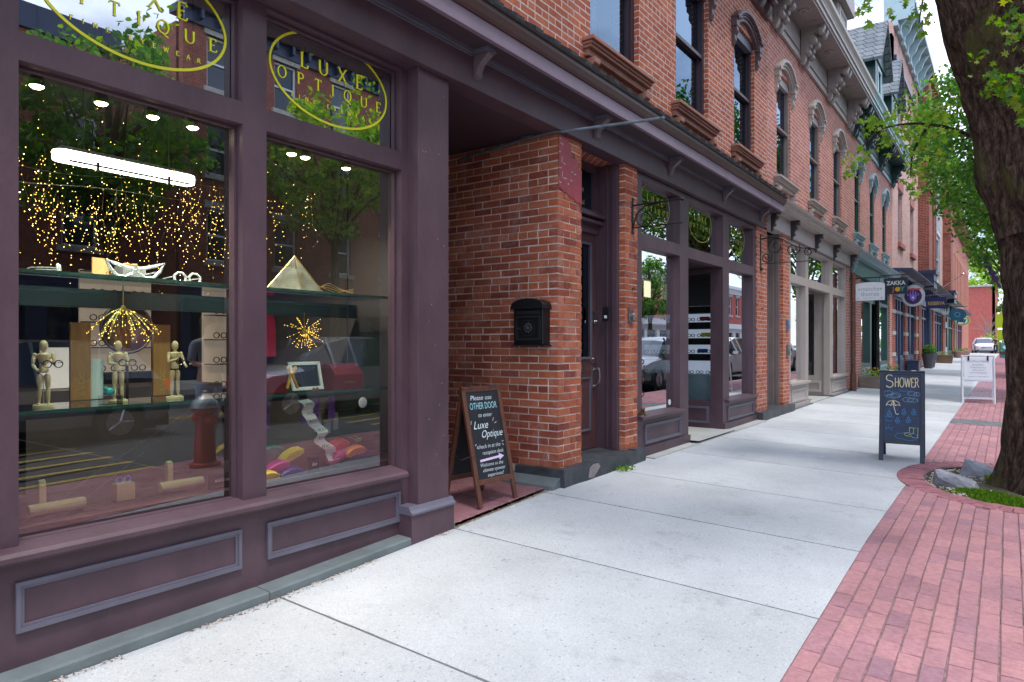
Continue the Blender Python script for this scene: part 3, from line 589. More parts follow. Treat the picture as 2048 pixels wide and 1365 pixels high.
def cornice_bracket(mb, y, xw, zt, w, D, H, m=0):
    """scrolled eave bracket: an S curve body with volutes"""
    p = [(xw, zt), (xw + D, zt), (xw + D, zt - .07 * H), (xw + D * .93, zt - .17 * H), (xw + D * .78, zt - .20 * H), (xw + D * .62, zt - .17 * H), (xw + D * .50, zt - .26 * H), (xw + D * .47, zt - .42 * H), (xw + D * .42, zt - .56 * H), (xw + D * .30, zt - .60 * H), (xw + D * .22, zt - .74 * H), (xw + D * .20, zt - .88 * H), (xw + D * .08, zt - H), (xw, zt - H)]
    mb.prism(p, 'y', y - w / 2, y + w / 2, m)
    R = Matrix.Rotation(PI / 2, 3, 'X')
    for cx_, cz_, r in ((xw + D * .80, zt - .16 * H, .085 * H), (xw + D * .48, zt - .36 * H, .11 * H), (xw + D * .27, zt - .68 * H, .085 * H)):
        mb.lathe([(r * .45, -w * .66), (r, -w * .62), (r, w * .62), (r * .45, w * .66)], (cx_, y, cz_), 12, m, R)
        mb.lathe([(r * .5, -w * .74), (r * .5, w * .74)], (cx_, y, cz_), 10, m, R)
def storefront(B, n, xf, y0, y1, zb, zs, zt, z2, z3, wins, fm, tm, gm=None, recess=None, gt=None):
    """timber shopfront: frame, bulkhead, sills, panes. wins = (ya, yb) glazed bays; recess=(ya,yb)"""
    gm = gm or GLE; gt = gt or GLTR
    ops = [(a, b, zs, zt) for a, b in wins] + [(a, b, z2, z3) for a, b in wins]
    if recess: ops += [(recess[0], recess[1], -1, zt), (recess[0], recess[1], z2, z3)]
    mb = MB(); mb.grid(FX(xf), y0, y1, zb, z3 + .06, .13, ops)
    fr = mb.build('storefront_frame', fm, B, bevel=.004); XG = xf - .09
    for a, b in wins:
        g = MB(); g.add([(XG, a - .02, zs - .01), (XG, b + .02, zs - .01), (XG, b + .02, zt + .01), (XG, a - .02, zt + .01)], [(0, 1, 2, 3)]); g.build('glass_pane', gm, fr)
    tr = list(wins) + ([recess] if recess else [])
    for a, b in tr:
        g = MB(); g.add([(XG, a - .02, z2 - .01), (XG, b + .02, z2 - .01), (XG, b + .02, z3 + .01), (XG, a - .02, z3 + .01)], [(0, 1, 2, 3)]); g.build('transom_pane', gt, fr)
    return fr
# ================================================================ BUILDING 1: brown-purple shopfronts under orange brick
B1 = thing('brick_building', 'orange brick building with purple shopfronts, shingled eave and yellow oval window lettering', 'building', (0, 6, 0))
# upper wall with window openings
W1 = [(5.72, 6.78), (7.80, 8.88), (9.95, 10.93)]; W0 = [(.6, 1.6), (3.0, 4.0)]
WZ = (4.30, 6.12)
ops = [(a, b, *WZ) for a, b in W0[:1] + [(-1.8, -.8)] + W1] + [(3.12, 4.10, *WZ)]
mb = MB(); mb.grid(FX(0), -6, 11.62, 3.3, 6.75, .34, [(a, b, c, d) for a, b, c, d in ops]); mb.build('brick_wall', BR2, B1)
for k, (a, b) in enumerate([(-1.8, -.8), W0[0], (3.12, 4.10)] + W1):
    wn = cell_window(B1, 0, a, b, WZ[0], WZ[1], mat('dark plum sash %d' % k, (.03, .016, .026), .45) if k == 0 else MATS['dark plum sash 0'], gm=glass_mat('window glass %d' % k, tint=(.45, .52, .6), refl=.12, k=.8, gc=(.5, .68, .9)) if k == 3 else GLU, curtain=.42 if k == 3 else None, frame=.07, depth=.115)
    sill(wn, 0, a - .16, b + .16, 4.29, BSTONE)
    hood(wn, 0, a - .02, b + .02, 6.02, .22, mat('dark plum trim', (.10, .058, .066), .55) if k == 0 else MATS['dark plum trim'], dent=True)
    lintel_fill(wn, 0, a, b, 5.98, 6.3, PURL)
# side/roof mass so that nothing shines through
mb = MB(); mb.box((-9, -6, 3.36), (-.35, 11.6, 7.6)); mb.build('building_core', DARKIN, B1)
mb = MB(); mb.box((-9, -6, -.4), (-8.8, 11.6, 3.36)); mb.box((-9, -6.2, -.4), (-.0, -6, 6.7)); mb.build('rear_wall', BR5, B1)
# top cornice with brackets
PLUM = MATS['dark plum trim']
mb = MB(); mb.box((0.002, -6, 6.75), (.05, 11.62, 7.34)); mb.box((0, -6, 7.34), (.62, 11.62, 7.40)); mb.box((0, -6, 7.40), (.58, 11.62, 7.62)); mb.box((-.4, -6, 7.62), (.66, 11.62, 7.72))
mb.build('cornice', PLUM, B1)
for y in [11.35, 11.0, 9.2, 8.9, 7.0, 6.7, 4.8, 4.5]:
    mb = MB(); cornice_bracket(mb, y, .05, 7.34, .13, .46, .62); mb.build('cornice_bracket', PLUM, B1, smooth=True)
# ---- pent roof / eave along the ground floor
mb = MB()
mb.box((-.12, -6, 3.29), (.05, 11.35, 3.53))                                   # beam
mb.build('beam', PUR, B1, bevel=.004)
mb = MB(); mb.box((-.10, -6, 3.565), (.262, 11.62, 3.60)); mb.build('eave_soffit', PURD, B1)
mb = MB(); mb.box((.235, -6, 3.56), (.272, 11.60, 3.672)); mb.build('fascia_board', mat('lilac fascia paint', (.205, .15, .20), .5), B1, bevel=.003)
mb = MB(); mb.prism([(.24, 3.673), (.285, 3.673), (.30, 3.69), (.315, 3.74), (.315, 3.775), (.24, 3.775)], 'y', -6, 11.62); mb.build('gutter', BROWN, B1)
mb = MB(); mb.prism([(.2, 3.776), (.33, 3.776), (.335, 3.79), (.0, 4.02), (.0, 3.9)], 'y', -6, 11.62)
y = -5.9
while y < 11.6:
    mb.prism([(.25, 3.80), (.335, 3.792), (.338, 3.822), (.0, 4.055), (.0, 4.0)], 'y', y, y + .10); y += .255
mb.build('shingle_roof', mat('black shingle', (.035, .035, .038), .8, var=.4, scale=20, bump=.4), B1)
# moulding under the soffit that breaks forward over each bracket
mb = MB(); BY = [-1.7, .2, 2.05, 3.93, 5.74, 7.5, 9.35, 11.1]
prev = -6
for y in BY:
    mb.box((.05, prev, 3.535), (.075, y - .05, 3.565)); mb.box((.05, prev, 3.518), (.062, y - .05, 3.535))
    q = [(.05, y - .055), (.05, y + .055), (.19, y + .055), (.19, y - .055)]
    mb.box((.045, y - .055, 3.535), (.20, y + .055, 3.563)); prev = y + .06
mb.box((.05, prev, 3.535), (.075, 11.62, 3.565)); mb.build('crown_moulding', PURL, B1)
for y in BY:
    mb = MB(); mb.prism([(.05, 3.534), (.19, 3.534), (.188, 3.515), (.15, 3.49), (.105, 3.455), (.085, 3.41), (.085, 3.375), (.05, 3.36)], 'y', y - .032, y + .032); mb.build('eave_bracket', mat('bracket paint', (.12, .085, .10), .5) if y == BY[0] else MATS['bracket paint'], B1, bevel=.004)
# ---- storefront 1 (window display)
W = [(1.09, 2.12), (2.266, 3.31)]
F = -.10
fr = storefront(B1, 1, F, -3.2, 3.40, .04, .555, 2.59, 2.71, 3.27, [(-2.9, -1.6), (-1.4, -.35), (-.20, .80)] + W, PUR, PURL, gm=GLS)
mb = MB()   # pane beads
for a, b in W:
    for c, d in ((.555, 2.59), (2.71, 3.27)): mb.grid(FX(F - .055), a + .002, b - .002, c + .002, d - .002, .03, [(a + .016, b - .016, c + .016, d - .016)])
mb.build('glazing_bead', PUR, fr)
mb = MB(); mb.prism([(-.19, .50), (-.035, .50), (-.02, .515), (-.02, .535), (-.035, .55), (-.19, .575)], 'y', -3.2, 3.30); mb.build('window_sill', PUR, B1, bevel=.003)
for a, b in [(-1.3, -.2), (-.05, .93), (1.076, 2.106), (2.265, 3.286)]:
    mb = MB(); panel_mould(mb, F, a, b, .20 if a < 2.2 else .207, .411); mb.build('panel_moulding', PURL, B1)
mb = MB(); mb.box((F - .02, 3.37, .06), (0.0, 3.68, 3.289)); mb.build('pilaster', PUR, B1, bevel=.004)
mb = MB(); mb.box((F, 3.278, .06), (.03, 3.705, .262)); mb.build('pilaster_base', PUR, B1, bevel=.004)
mb = MB(); mb.prism([(F, .262), (.042, .262), (.042, .275), (.02, .292), (.008, .315), (F, .315)], 'y', 3.27, 3.712); mb.build('base_moulding', PURL, B1)
mb = MB()   # sloped stone base course
for a, b in ((-6, -.9), (-.895, .86), (.865, 2.20), (2.205, 3.72)):
    mb.add([(-.3, a, zf(a) - .1), (.025, a, zf(a) - .1), (.025, a, zf(a) + .038), (.01, a, zf(a) + .046), (-.3, a, zf(a) + .055), (-.3, b, zf(b) - .1), (.025, b, zf(b) - .1), (.025, b, zf(b) + .038), (.01, b, zf(b) + .046), (-.3, b, zf(b) + .055)],
           [(0, 4, 3, 2, 1), (5, 6, 7, 8, 9), (1, 2, 7, 6), (2, 3, 8, 7), (3, 4, 9, 8)])
mb.build('base_course', KERBS, B1)
# lettering on the transoms and its panes
X = F - .086
def oval(mb, yc, zc, a, b, X, k_=1):
    M = Mat4((X, yc, zc), (0, 1, 0), (0, 0, 1)); strip(mb, [(a * math.cos(t), b * math.sin(t)) for t in [2 * PI * i / 72 for i in range(73)]], lambda d: .014 if k_ == 1 else .008, M)
def logo(mb, yc, X, dz=0, k=1):
    oval(mb, yc, 3.045 + dz, .452 * k, .268 * k, X, k)
    M = lambda z: Mat4((X, yc, z + dz), (0, 1, 0), (0, 0, 1))
    serif(mb, 'LUXE', .085 * k, M(3.068), width=.48 * k, thick=.17, thin=.07); serif(mb, 'OPTIQUE', .066 * k, M(2.960), width=.80 * k, thick=.17, thin=.07)
    serif(mb, 'FINE EYEWEAR', .023 * k, M(2.870), width=.61 * k, thick=.2, thin=.12)
for yc in (1.62, 2.798):
    mb = MB(); logo(mb, yc, X); mb.build('window_lettering', YEL, fr)
# ---- shop interior shell (part of the building)
mb = MB(); mb.add([(-6, -3.1, .10), (F - .13, -3.1, .10), (F - .13, 3.6, .10), (-6, 3.6, .10)], [(0, 1, 2, 3)]); mb.build('shop_floor', ROOMF, B1)
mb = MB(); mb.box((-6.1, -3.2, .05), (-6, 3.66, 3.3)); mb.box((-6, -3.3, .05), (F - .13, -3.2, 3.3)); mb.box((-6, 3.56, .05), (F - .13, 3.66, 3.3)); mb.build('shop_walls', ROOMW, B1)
mb = MB(); mb.box((-6.1, -3.3, 3.30), (F - .13, 3.66, 3.34)); mb.build('shop_ceiling', mat('shop ceiling', (.05, .045, .04), .8), B1)
mb = MB(); mb.box((-1.15, -3.1, .56), (-.235, 3.55, .60)); mb.box((-1.15, -3.1, .1), (-1.1, 3.55, .56)); mb.build('display_deck', mat('display deck', (.09, .035, .045), .35, coat=.3), B1)
# ---- alcove
mb = MB(); mb.grid(FY(5.1510), -2.6, -.352, .0, 3.3, -.0, []); mb.build('alcove_wall_mortar', MORTAR, B1)
rb = random.Random(31)
def wb(mb, x0, x1, y0, y1, z0, z1):
    j = lambda a: rb.uniform(-a, a); n = len(mb.v); mb.box((x0, y0, z0), (x1, y1, z1))
    for i in range(n, len(mb.v)): v = mb.v[i]; mb.v[i] = (v[0] + j(.0022), v[1] + j(.0022), v[2] + j(.0022))
def courses(mb, px0, py0, py1, z0, z1, alcove):
    k = 0; z = z0; H_ = .0670; g = .0125
    while z < z1 - .02:
        zt = min(z + H_ - g, z1); o = rb.uniform(-.0025, .0025)
        hd = k % 7 == 3; y = py0
        if k % 2 == 0 and not hd: wb(mb, -.205 + o, 0 + o, py0 + o, py0 + .095, z, zt); y = py0 + .095 + g; ax = -.205 - g
        else: Lc = .198 if not hd else .098; wb(mb, -.098, 0 + o, py0 + o, py0 + Lc, z, zt); y = py0 + Lc + g; ax = -.098 - g
        while y < py1 - .03:
            Lb = .2 if not hd else .098; e = min(y + Lb, py1)
            if py1 - e < .03: e = py1
            q = rb.uniform(-.003, .002); wb(mb, -.09, q, y, e, z, zt); y = e + g
        if alcove:
            while ax > -1.75:
                Lb = (.203 if not hd else .098) + rb.uniform(-.004, .004); q = rb.uniform(-.003, .003); wb(mb, ax - Lb, ax, py0 + q, py0 + .09, z, zt); ax -= Lb + g
        else:
            while ax > -.25: wb(mb, ax - .1, ax, py0 + rb.uniform(-.002, .002), py0 + .09, z, zt); ax -= .1 + g
        z += H_; k += 1
mb = MB(); courses(mb, 0, 5.144, 5.556, .30, 3.285, True)
z = .09
while z < .29:      # courses beside the dark foot stone
    x = -.44 - rb.uniform(0, .1)
    while x > -1.8: wb(mb, x - .2, x, 5.144 + rb.uniform(-.003, .003), 5.23, z, z + .0545); x -= .2105
    z += .067
mb.build('alcove_brick_wall', BRICKG, B1)
mb = MB(); courses(mb, 0, 6.453, 6.749, .305, 3.285, False); mb.build('narrow_brick_pier', BRICKG, B1)
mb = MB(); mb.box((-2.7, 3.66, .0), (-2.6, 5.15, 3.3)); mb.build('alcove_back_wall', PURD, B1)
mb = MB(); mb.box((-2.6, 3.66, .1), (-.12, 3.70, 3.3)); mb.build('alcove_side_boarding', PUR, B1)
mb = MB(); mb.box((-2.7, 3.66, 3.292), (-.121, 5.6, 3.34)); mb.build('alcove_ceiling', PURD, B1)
mb = MB()
for a, b, c, d in ((-2.6, -1.28, 3.70, 5.14), (-1.27, -.02, 3.70, 4.42), (-1.27, -.02, 4.43, 5.14)): mb.add([(a, c, zf(c) + .012), (b, c, zf(c) + .012), (b, d, zf(d) + .012), (a, d, zf(d) + .012)], [(0, 1, 2, 3)])
mb.build('alcove_floor', RFLOOR, B1)
# pier with patch of red paint
def brickpier(name, y0, y1, x0, x1, z0, z1, m):
    mb = MB(); mb.add([(x1, y0, z0), (x1, y1, z0), (x1, y1, z1), (x1, y0, z1)], [(0, 1, 2, 3)])
    mb.add([(x0, y0, z0), (x1, y0, z0), (x1, y0, z1), (x0, y0, z1)], [(0, 1, 2, 3)]); mb.add([(x1, y1, z0), (x0, y1, z0), (x0, y1, z1), (x1, y1, z1)], [(0, 1, 2, 3)])
    return mb.build(name, m, B1)
brickpier('pier_mortar', 5.1505, 5.553, -.35, -.0065, .28, 3.29, MORTAR); brickpier('pier_mortar', 6.4595, 6.748, -.30, -.0065, .28, 3.29, MORTAR)
mb = MB()   # ragged paint patch, lower edge uneven
pts = [(5.15, 3.27)] + [(5.15 + .40 * i / 10, 2.80 - .10 * i / 10 + .015 * math.sin(i * 2.3)) for i in range(11)] + [(5.55, 3.0), (5.50, 3.02), (5.46, 3.12), (5.38, 3.10), (5.34, 3.22), (5.27, 3.27)]
mb.prism(pts, 'x', .0045, .0065); mb.build('red_paint_patch', REDPNT, B1)
mb = MB()   # mortar showing through in the paint
for yy, zz, ww, hh in [(5.17, 3.24, .03, .008), (5.20, 3.20, .05, .01), (5.16, 3.12, .04, .008), (5.20, 3.06, .008, .05), (5.24, 3.03, .05, .008), (5.17, 2.98, .05, .008), (5.21, 2.93, .008, .05), (5.25, 2.90, .06, .008), (5.31, 2.86, .02, .012), (5.38, 2.98, .02, .01), (5.43, 2.97, .03, .012), (5.36, 2.90, .03, .01), (5.17, 2.85, .04, .01)]:
    M = Matrix.Translation((0, yy, zz)) @ Matrix.Rotation(rnd.uniform(-.3, .3), 4, 'X'); mb.tbox(M, (.0066, -ww / 2, -hh / 2), (.0075, ww / 2, hh / 2))
mb.build('chipped_mortar', MATS['pale stone block'], B1)
# stone under pier and doorstep
def rough(mb, a, b, amp=.012, nseg=(4, 16, 3), seed=0):
    """boxy stone with a hammered surface"""
    bm = bmesh.new(); bmesh.ops.create_grid(bm, x_segments=1, y_segments=1, size=1); bm.free()
    (x0, y0, z0), (x1, y1, z1) = a, b; nx, ny, nz = nseg
    def P(i, j, k):
        p = Vector((x0 + (x1 - x0) * i / nx, y0 + (y1 - y0) * j / ny, z0 + (z1 - z0) * k / nz))
        return p + noise.noise_vector(p * 6 + Vector((seed, 0, 0))) * amp
    def face(gen, n1, n2):
        vs = [gen(i, j) for j in range(n2 + 1) for i in range(n1 + 1)]
        mb.add(vs, [(j * (n1 + 1) + i, j * (n1 + 1) + i + 1, (j + 1) * (n1 + 1) + i + 1, (j + 1) * (n1 + 1) + i) for j in range(n2) for i in range(n1)])
    face(lambda i, j: P(nx, i, j), ny, nz); face(lambda i, j: P(i, 0, j), nx, nz); face(lambda i, j: P(nx - i, ny, j), nx, nz); face(lambda i, j: P(i, j, nz), nx, ny)
mb = MB(); rough(mb, (-.42, 5.085, .05), (.10, 6.52, .298), .010, (10, 30, 6)); mb.build('door_step', STONED, B1, smooth=False)
mb = MB(); rough(mb, (-.42, 6.535, .05), (.095, 6.76, .305), .008, (8, 6, 6), 3); mb.build('step_end_block', STONED, B1)
mb = MB(); mb.prism([(5.50, .17), (5.53, .26), (5.60, .285), (5.68, .283), (5.72, .25), (5.66, .21), (5.60, .165)], 'x', .10, .112); mb.build('mortar_patch', PATCH, B1)
mb = MB()   # sloped curb stone along alcove wall
for a, b in ((-2.5, -1.0), (-.99, .06)):
    mb.prism([(5.14, .12), (5.14, .235), (5.06, .225), (4.965, .175), (4.955, .10)], 'x', a, b)
mb.build('curb_stone', KERBS, B1, bevel=.006)
# ---- residential door with transom between the piers
XD = -.30
mb = MB(); mb.grid(FX(XD), 5.556, 6.46, .298, 3.29, .1, [(5.62, 6.42, .30, 2.57), (5.66, 6.36, 2.80, 3.22)])
for z, d in ((2.66, .07), (2.72, .10), (2.755, .06)): mb.box((XD, 5.556, z), (XD + d, 6.45, z + .034))
mb.build('door_frame', PUR, B1, bevel=.003)
mb = MB(); mb.box((XD - .02, 6.43, .298), (-.10, 6.452, 3.29)); mb.box((-.13, 6.40, .298), (-.065, 6.4525, 3.289)); mb.box((-.20, 6.415, .298), (-.18, 6.431, 3.288)); mb.box((XD, 5.5565, .298), (-.10, 5.585, 3.289)); mb.build('door_casing', PUR, B1, bevel=.003)
mb = MB(); mb.grid(FX(XD - .03), 5.62, 6.42, .31, 2.57, .05, [(5.74, 6.30, 1.27, 2.45)], back=True)
dr = mb.build('door', mat('door plum paint', (.085, .040, .042), .35), B1, bevel=.003)
mb = MB(); panel_mould(mb, XD - .03, 5.72, 6.32, 1.25, 2.47, .025, .014); panel_mould(mb, XD - .03, 5.74, 6.30, .50, 1.06, .022, .014); mb.build('door_moulding', PURL, dr)
mb = MB(); mb.add([(XD - .05, 5.73, 1.26), (XD - .05, 6.31, 1.26), (XD - .05, 6.31, 2.46), (XD - .05, 5.73, 2.46)], [(0, 1, 2, 3)]); mb.build('door_glass', GLU, dr)
mb = MB(); mb.box((XD - .025, 5.90, 1.12), (XD - .018, 6.16, 1.20)); mb.box((XD - .018, 5.92, 1.135), (XD - .012, 6.14, 1.185)); mb.build('letter_slot', METAL, dr)
mb = MB(); mb.box((XD - .03, 6.345, 1.62), (XD - .005, 6.39, 1.75)); mb.lathe([(.018, 0), (.018, .03)], (XD - .005, 6.367, 1.64), 12, 0, Matrix.Rotation(PI / 2, 3, 'Y')); mb.lathe([(.028, 0), (.024, .02)], (XD - .03, 6.367, 1.235), 14, 0, Matrix.Rotation(PI / 2, 3, 'Y')); mb.build('deadbolt', METAL, dr)
mb = MB(); mb.tube(smoothpath([(XD - .03, 6.367, 1.13), (XD + .03, 6.367, 1.15), (XD + .05, 6.367, 1.10), (XD + .045, 6.367, 1.02), (XD + .01, 6.367, .97), (XD - .03, 6.367, .965)]), .009, 8); mb.box((XD - .03, 6.345, .94), (XD - .02, 6.39, 1.17)); mb.build('door_handle', METAL, dr)
mb = MB(); mb.add([(XD - .05, 5.64, 2.79), (XD - .05, 6.38, 2.79), (XD - .05, 6.38, 3.23), (XD - .05, 5.64, 3.23)], [(0, 1, 2, 3)]); tp = mb.build('transom_pane', GLU, B1)
mb = MB(); Mt = lambda y, z: Mat4((XD - .047, y, z), (0, 1, 0), (0, 0, 1))
text(mb, '205', .085, Mt(6.01, 3.115)); text(mb, '518 - 0254', .075, Mt(6.03, 2.99)); text(mb, 'Residential', .075, Mt(6.05, 2.865)); mb.build('gold_lettering', GOLD, tp)
mb = MB(); mb.box((-2, 5.5, .2), (-1.9, 6.8, 3.3)); mb.box((-2, 5.5, 3.29), (-.42, 6.8, 3.34)); mb.box((-2, 5.5, .2), (-.45, 6.8, .29)); mb.build('hallway', DARKIN, B1)
# ---- storefront 2 (entrance bay)
F2 = -.02
w2 = [(6.90, 7.975), (9.79, 10.93)]; rec = (8.245, 9.53)
fr2 = storefront(B1, 2, F2, 6.749, 11.07, .20, .62, 2.49, 2.63, 3.22, w2, PUR, PURL, gm=GLE, recess=rec)
for a, b in ((6.80, 8.06), (9.62, 11.02)):
    mb = MB(); mb.prism([(F2 - .09, .575), (F2 + .05, .575), (F2 + .062, .59), (F2 + .062, .61), (F2 - .09, .635)], 'y', a, b); mb.build('window_sill', PUR, B1)
mb = MB(); panel_mould(mb, F2, 6.967, 7.975, .30, .515); mb.build('panel_moulding', PURL, B1)
mb = MB(); panel_mould(mb, F2, 9.72, 10.93, .32, .515); mb.build('panel_moulding', PURL, B1)
for q in (((F2, 6.80, .17), (F2 + .03, 8.243, .272)), ((F2, 9.532, .18), (F2 + .03, 11.07, .29))): mb = MB(); mb.box(*q); mb.build('skirting', PUR, B1)
RR = -1.35   # returns of the recess
mb = MB(); mb.grid(FY(9.526), RR, F2 - .003, .18, 2.487, .08, [(RR + .1, -.20, .60, 2.42)]); mb.build('recess_frame', PUR, B1)
mb = MB(); mb.grid(lambda u, v, d: (u, 8.249 - d, v), RR, F2 - .003, .18, 2.487, .08, [(RR + .1, -.20, .62, 2.42)]); mb.build('recess_frame', PUR, B1)
mb = MB(); panel_mould_y(mb, 9.526, RR + .12, -.22, .28, .52); mb.build('panel_moulding', PURL, B1)
for yy in (9.57, 8.20):
    mb = MB(); mb.add([(RR + .1, yy, .6), (-.2, yy, .6), (-.2, yy, 2.42), (RR + .1, yy, 2.42)], [(0, 1, 2, 3)]); mb.build('glass_pane', GLSH if 0 else glass_mat('side pane %d' % int(yy * 10), tint=(.85, .9, .92), refl=.04, k=1), B1)
mb = MB(); mb.grid(FX(RR), 8.24, 9.54, .18, 2.5, .06, [(8.42, 9.36, .4, 2.4)]); mb.build('entrance_door', PUR, B1)
mb = MB(); mb.add([(RR - .03, 8.4, .38), (RR - .03, 9.38, .38), (RR - .03, 9.38, 2.42), (RR - .03, 8.4, 2.42)], [(0, 1, 2, 3)]); mb.build('glass_pane', GLS, B1)
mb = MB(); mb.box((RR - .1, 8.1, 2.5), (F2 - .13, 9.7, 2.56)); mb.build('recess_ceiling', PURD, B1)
mb = MB(); mb.prism([(.12, 6.80), (.12, 11.2), (RR, 11.2), (RR, 6.80)], 'z', .0, .0); 
mb = MB(); mb.add([(RR, 8.2, .218), (.14, 8.2, .207), (.14, 9.6, .209), (RR, 9.6, .218)], [(0, 1, 2, 3)])
mb.add([(0, 6.9, .172), (.14, 6.9, .169), (.14, 8.19, .177), (0, 8.19, .180)], [(0, 1, 2, 3)]); mb.add([(0, 9.61, .20), (.14, 9.61, .195), (.14, 11.1, .205), (0, 11.1, .21)], [(0, 1, 2, 3)]); mb.add([(.14, 6.9, .10), (.14, 11.1, .12), (.14, 11.1, .208), (.14, 6.9, .175)], [(0, 1, 2, 3)]); mb.build('entrance_slab', CONC2, B1)
X2 = F2 - .085
for yc in (7.44, 8.89, 10.36):
    mb = MB(); logo(mb, yc, X2, dz=-.02, k=.92); mb.build('window_lettering', YELD, fr2)
mb = MB(); mb.lathe([(.035, 0), (.035, .002)], (F2 - .086, 7.86, .70), 16, 0, Matrix.Rotation(PI / 2, 3, 'Y')); mb.build('round_sticker', WHITEP, fr2)
# interior shell 2
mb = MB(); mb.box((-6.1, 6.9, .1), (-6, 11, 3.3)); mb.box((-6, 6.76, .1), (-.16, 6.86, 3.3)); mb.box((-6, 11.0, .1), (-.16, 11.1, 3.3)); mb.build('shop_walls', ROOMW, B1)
mb = MB(); mb.box((-6, 6.8, 3.30), (-.15, 11.07, 3.34)); mb.build('shop_ceiling', MATS['shop ceiling'], B1)
mb = MB(); mb.add([(-6, 6.8, .18), (-.15, 6.8, .18), (-.15, 11, .18), (-6, 11, .18)], [(0, 1, 2, 3)]); mb.build('shop_floor', ROOMF, B1)
# brick pier at the right end of building 1
brickpier('brick_pier', 11.07, 11.62, -.30, .0, .3, 3.33, BRP)
mb = MB(); rough(mb, (-.42, 11.06, .08), (.10, 13.05, .325), .012, (6, 26, 5), 9); mb.build('step_stone', STONED, B1)
# ================================================================ BUILDING 2: taupe shopfront, arched windows, heavy bracketed cornice
B2 = thing('brick_building', 'pink brick building with taupe shopfront, arched taupe window hoods and scroll-bracketed cornice', 'building', (0, 15, 0))
Y0, Y1 = 11.625, 18.95
gw = [(12.20, 13.12), (14.62, 15.54), (16.92, 17.84)]
mb = MB(); mb.grid(FX(0), Y0, Y1, 3.78, 6.85, .34, [(a, b, 4.30, 6.14) for a, b in gw]); mb.build('brick_wall', BR3, B2)
for a, b in gw:
    wn = cell_window(B2, 0, a, b, 4.30, 6.14, GREYD, frame=.07, depth=.092); sill(wn, 0, a - .2, b + .2, 4.29, GREYP); hood(wn, 0, a - .02, b + .02, 6.02, .24, GREYP); lintel_fill(wn, 0, a, b, 6.0, 6.32, GREYL)
mb = MB(); mb.box((-9, Y0, -.3), (-.35, Y1, 3.2)) if 0 else None; mb.box((-9, Y0, 3.5), (-.36, Y1, 7.7)); mb.build('building_core', DARKIN, B2)
def top_cornice(B, ya, yb, m, ml, ys, zf0=6.80, x1=.53, zb=7.38, ztop=7.74, H=.66):
    mb = MB(); mb.box((.002, ya, zf0), (.05, yb, zf0 + .06)); mb.box((.0, ya, zf0 + .06), (.035, yb, zb)); mb.build('frieze', ml, B)
    mb = MB()
    for p, q in zip(ys, ys[1:]):
        a, b = p + .30, q - .30
        if b - a > .5:
            mb.prism([(a, zf0 + .14), (b, zf0 + .14), (b, zb - .24), (b - .12, zb - .1), (a + .12, zb - .1), (a, zb - .24)], 'x', .036, .06)
    mb.build('frieze_panels', m, B)
    mb = MB(); mb.box((-.3, ya, zb), (x1 - .04, yb, zb + .05)); mb.build('cornice_soffit', m, B)
    mb = MB(); mb.box((x1 - .10, ya, zb + .0505), (x1 - .015, yb, zb + .14)); mb.box((x1 - .2, ya, zb + .1405), (x1 + .01, yb, zb + .20)); mb.prism([(x1 - .2, zb + .2005), (x1 + .01, zb + .2005), (x1 + .03, zb + .24), (x1 + .07, zb + .29), (x1 + .075, ztop), (x1 - .25, ztop)], 'y', ya, yb); mb.build('gutter', ml, B)
    for y in ys:
        mb = MB()
        for s in (-.13, .13): cornice_bracket(mb, y + s, .05, zb, .12, .42, H)
        mb.build('cornice_bracket', m, B, smooth=True)
    mb = MB()   # carved soffit rosettes
    for p, q in zip(ys, ys[1:]):
        c = (p + q) / 2; mb.grid(lambda u, v, d: (v, u, zb - .006 - d), c - .55, c + .55, .12, .42, -.006, [(c - .5, c + .5, .16, .38)])
        mb.lathe([(.10, 0), (.09, -.02), (.04, -.03), (.03, -.05)], (.27, c, zb), 14)
    mb.build('soffit_carving', m, B)
GREYC = mat('cornice taupe', (.27, .225, .22), .5, var=.12)
top_cornice(B2, Y0, Y1, GREYC, GREYP, [11.55 + .45, 13.87, 16.25, 18.55])
mb = MB(); mb.prism([(.15, 7.74), (-.9, 9.0), (-6, 9.2), (-6, 7.74)], 'y', Y0 - 15, Y1); mb.build('mansard_roof', SLATE, B2)
def dormer(B, yc, xf, zb, ze, zr, hw, m, mroof, over=.22, lab=None):
    """gabled mansard dormer, slate slopes, ridge running back from the street"""
    mb = MB(); mb.grid(FX(xf), yc - hw * .75, yc + hw * .75, zb, ze + .05, .1, [(yc - .28, yc + .28, zb + .25, ze - .15)])
    for s in (-1, 1): mb.box((xf - 2.2, yc + s * hw * .75 - .03, zb), (xf - .101, yc + s * hw * .75 + .03, ze + .05))
    mb.prism([(yc - hw * .98, ze + .0), (yc + hw * .98, ze + .0), (yc, zr - .06)], 'x', xf - .05, xf + .04)
    d = mb.build('dormer', m, B)
    mb = MB()
    for s in (-1, 1):
        a = [(yc + s * hw * 1.12, ze - .10), (yc + s * hw * 1.08, ze - .17), (yc, zr - .06), (yc, zr + .02)]
        mb.prism(a, 'x', xf - 2.8, xf + over)
    mb.build('dormer_roof', mroof, d)
    mb = MB(); mb.grid(FX(xf + .01), yc - .36, yc + .36, zb + .17, ze - .07, .03, [(yc - .27, yc + .27, zb + .26, ze - .16)]); mb.box((xf - .06, yc - .28, zb + .25), (xf - .05, yc + .28, ze - .15)); mb.build('dormer_window', TEALW if m is GRN else GREYL, d)
    return d
dormer(B2, 14.3, .18, 7.76, 8.9, 9.9, .8, GREYD, SLATE); 
mb = MB(); yc = 16.9    # round hooded dormer at the end of the taupe building
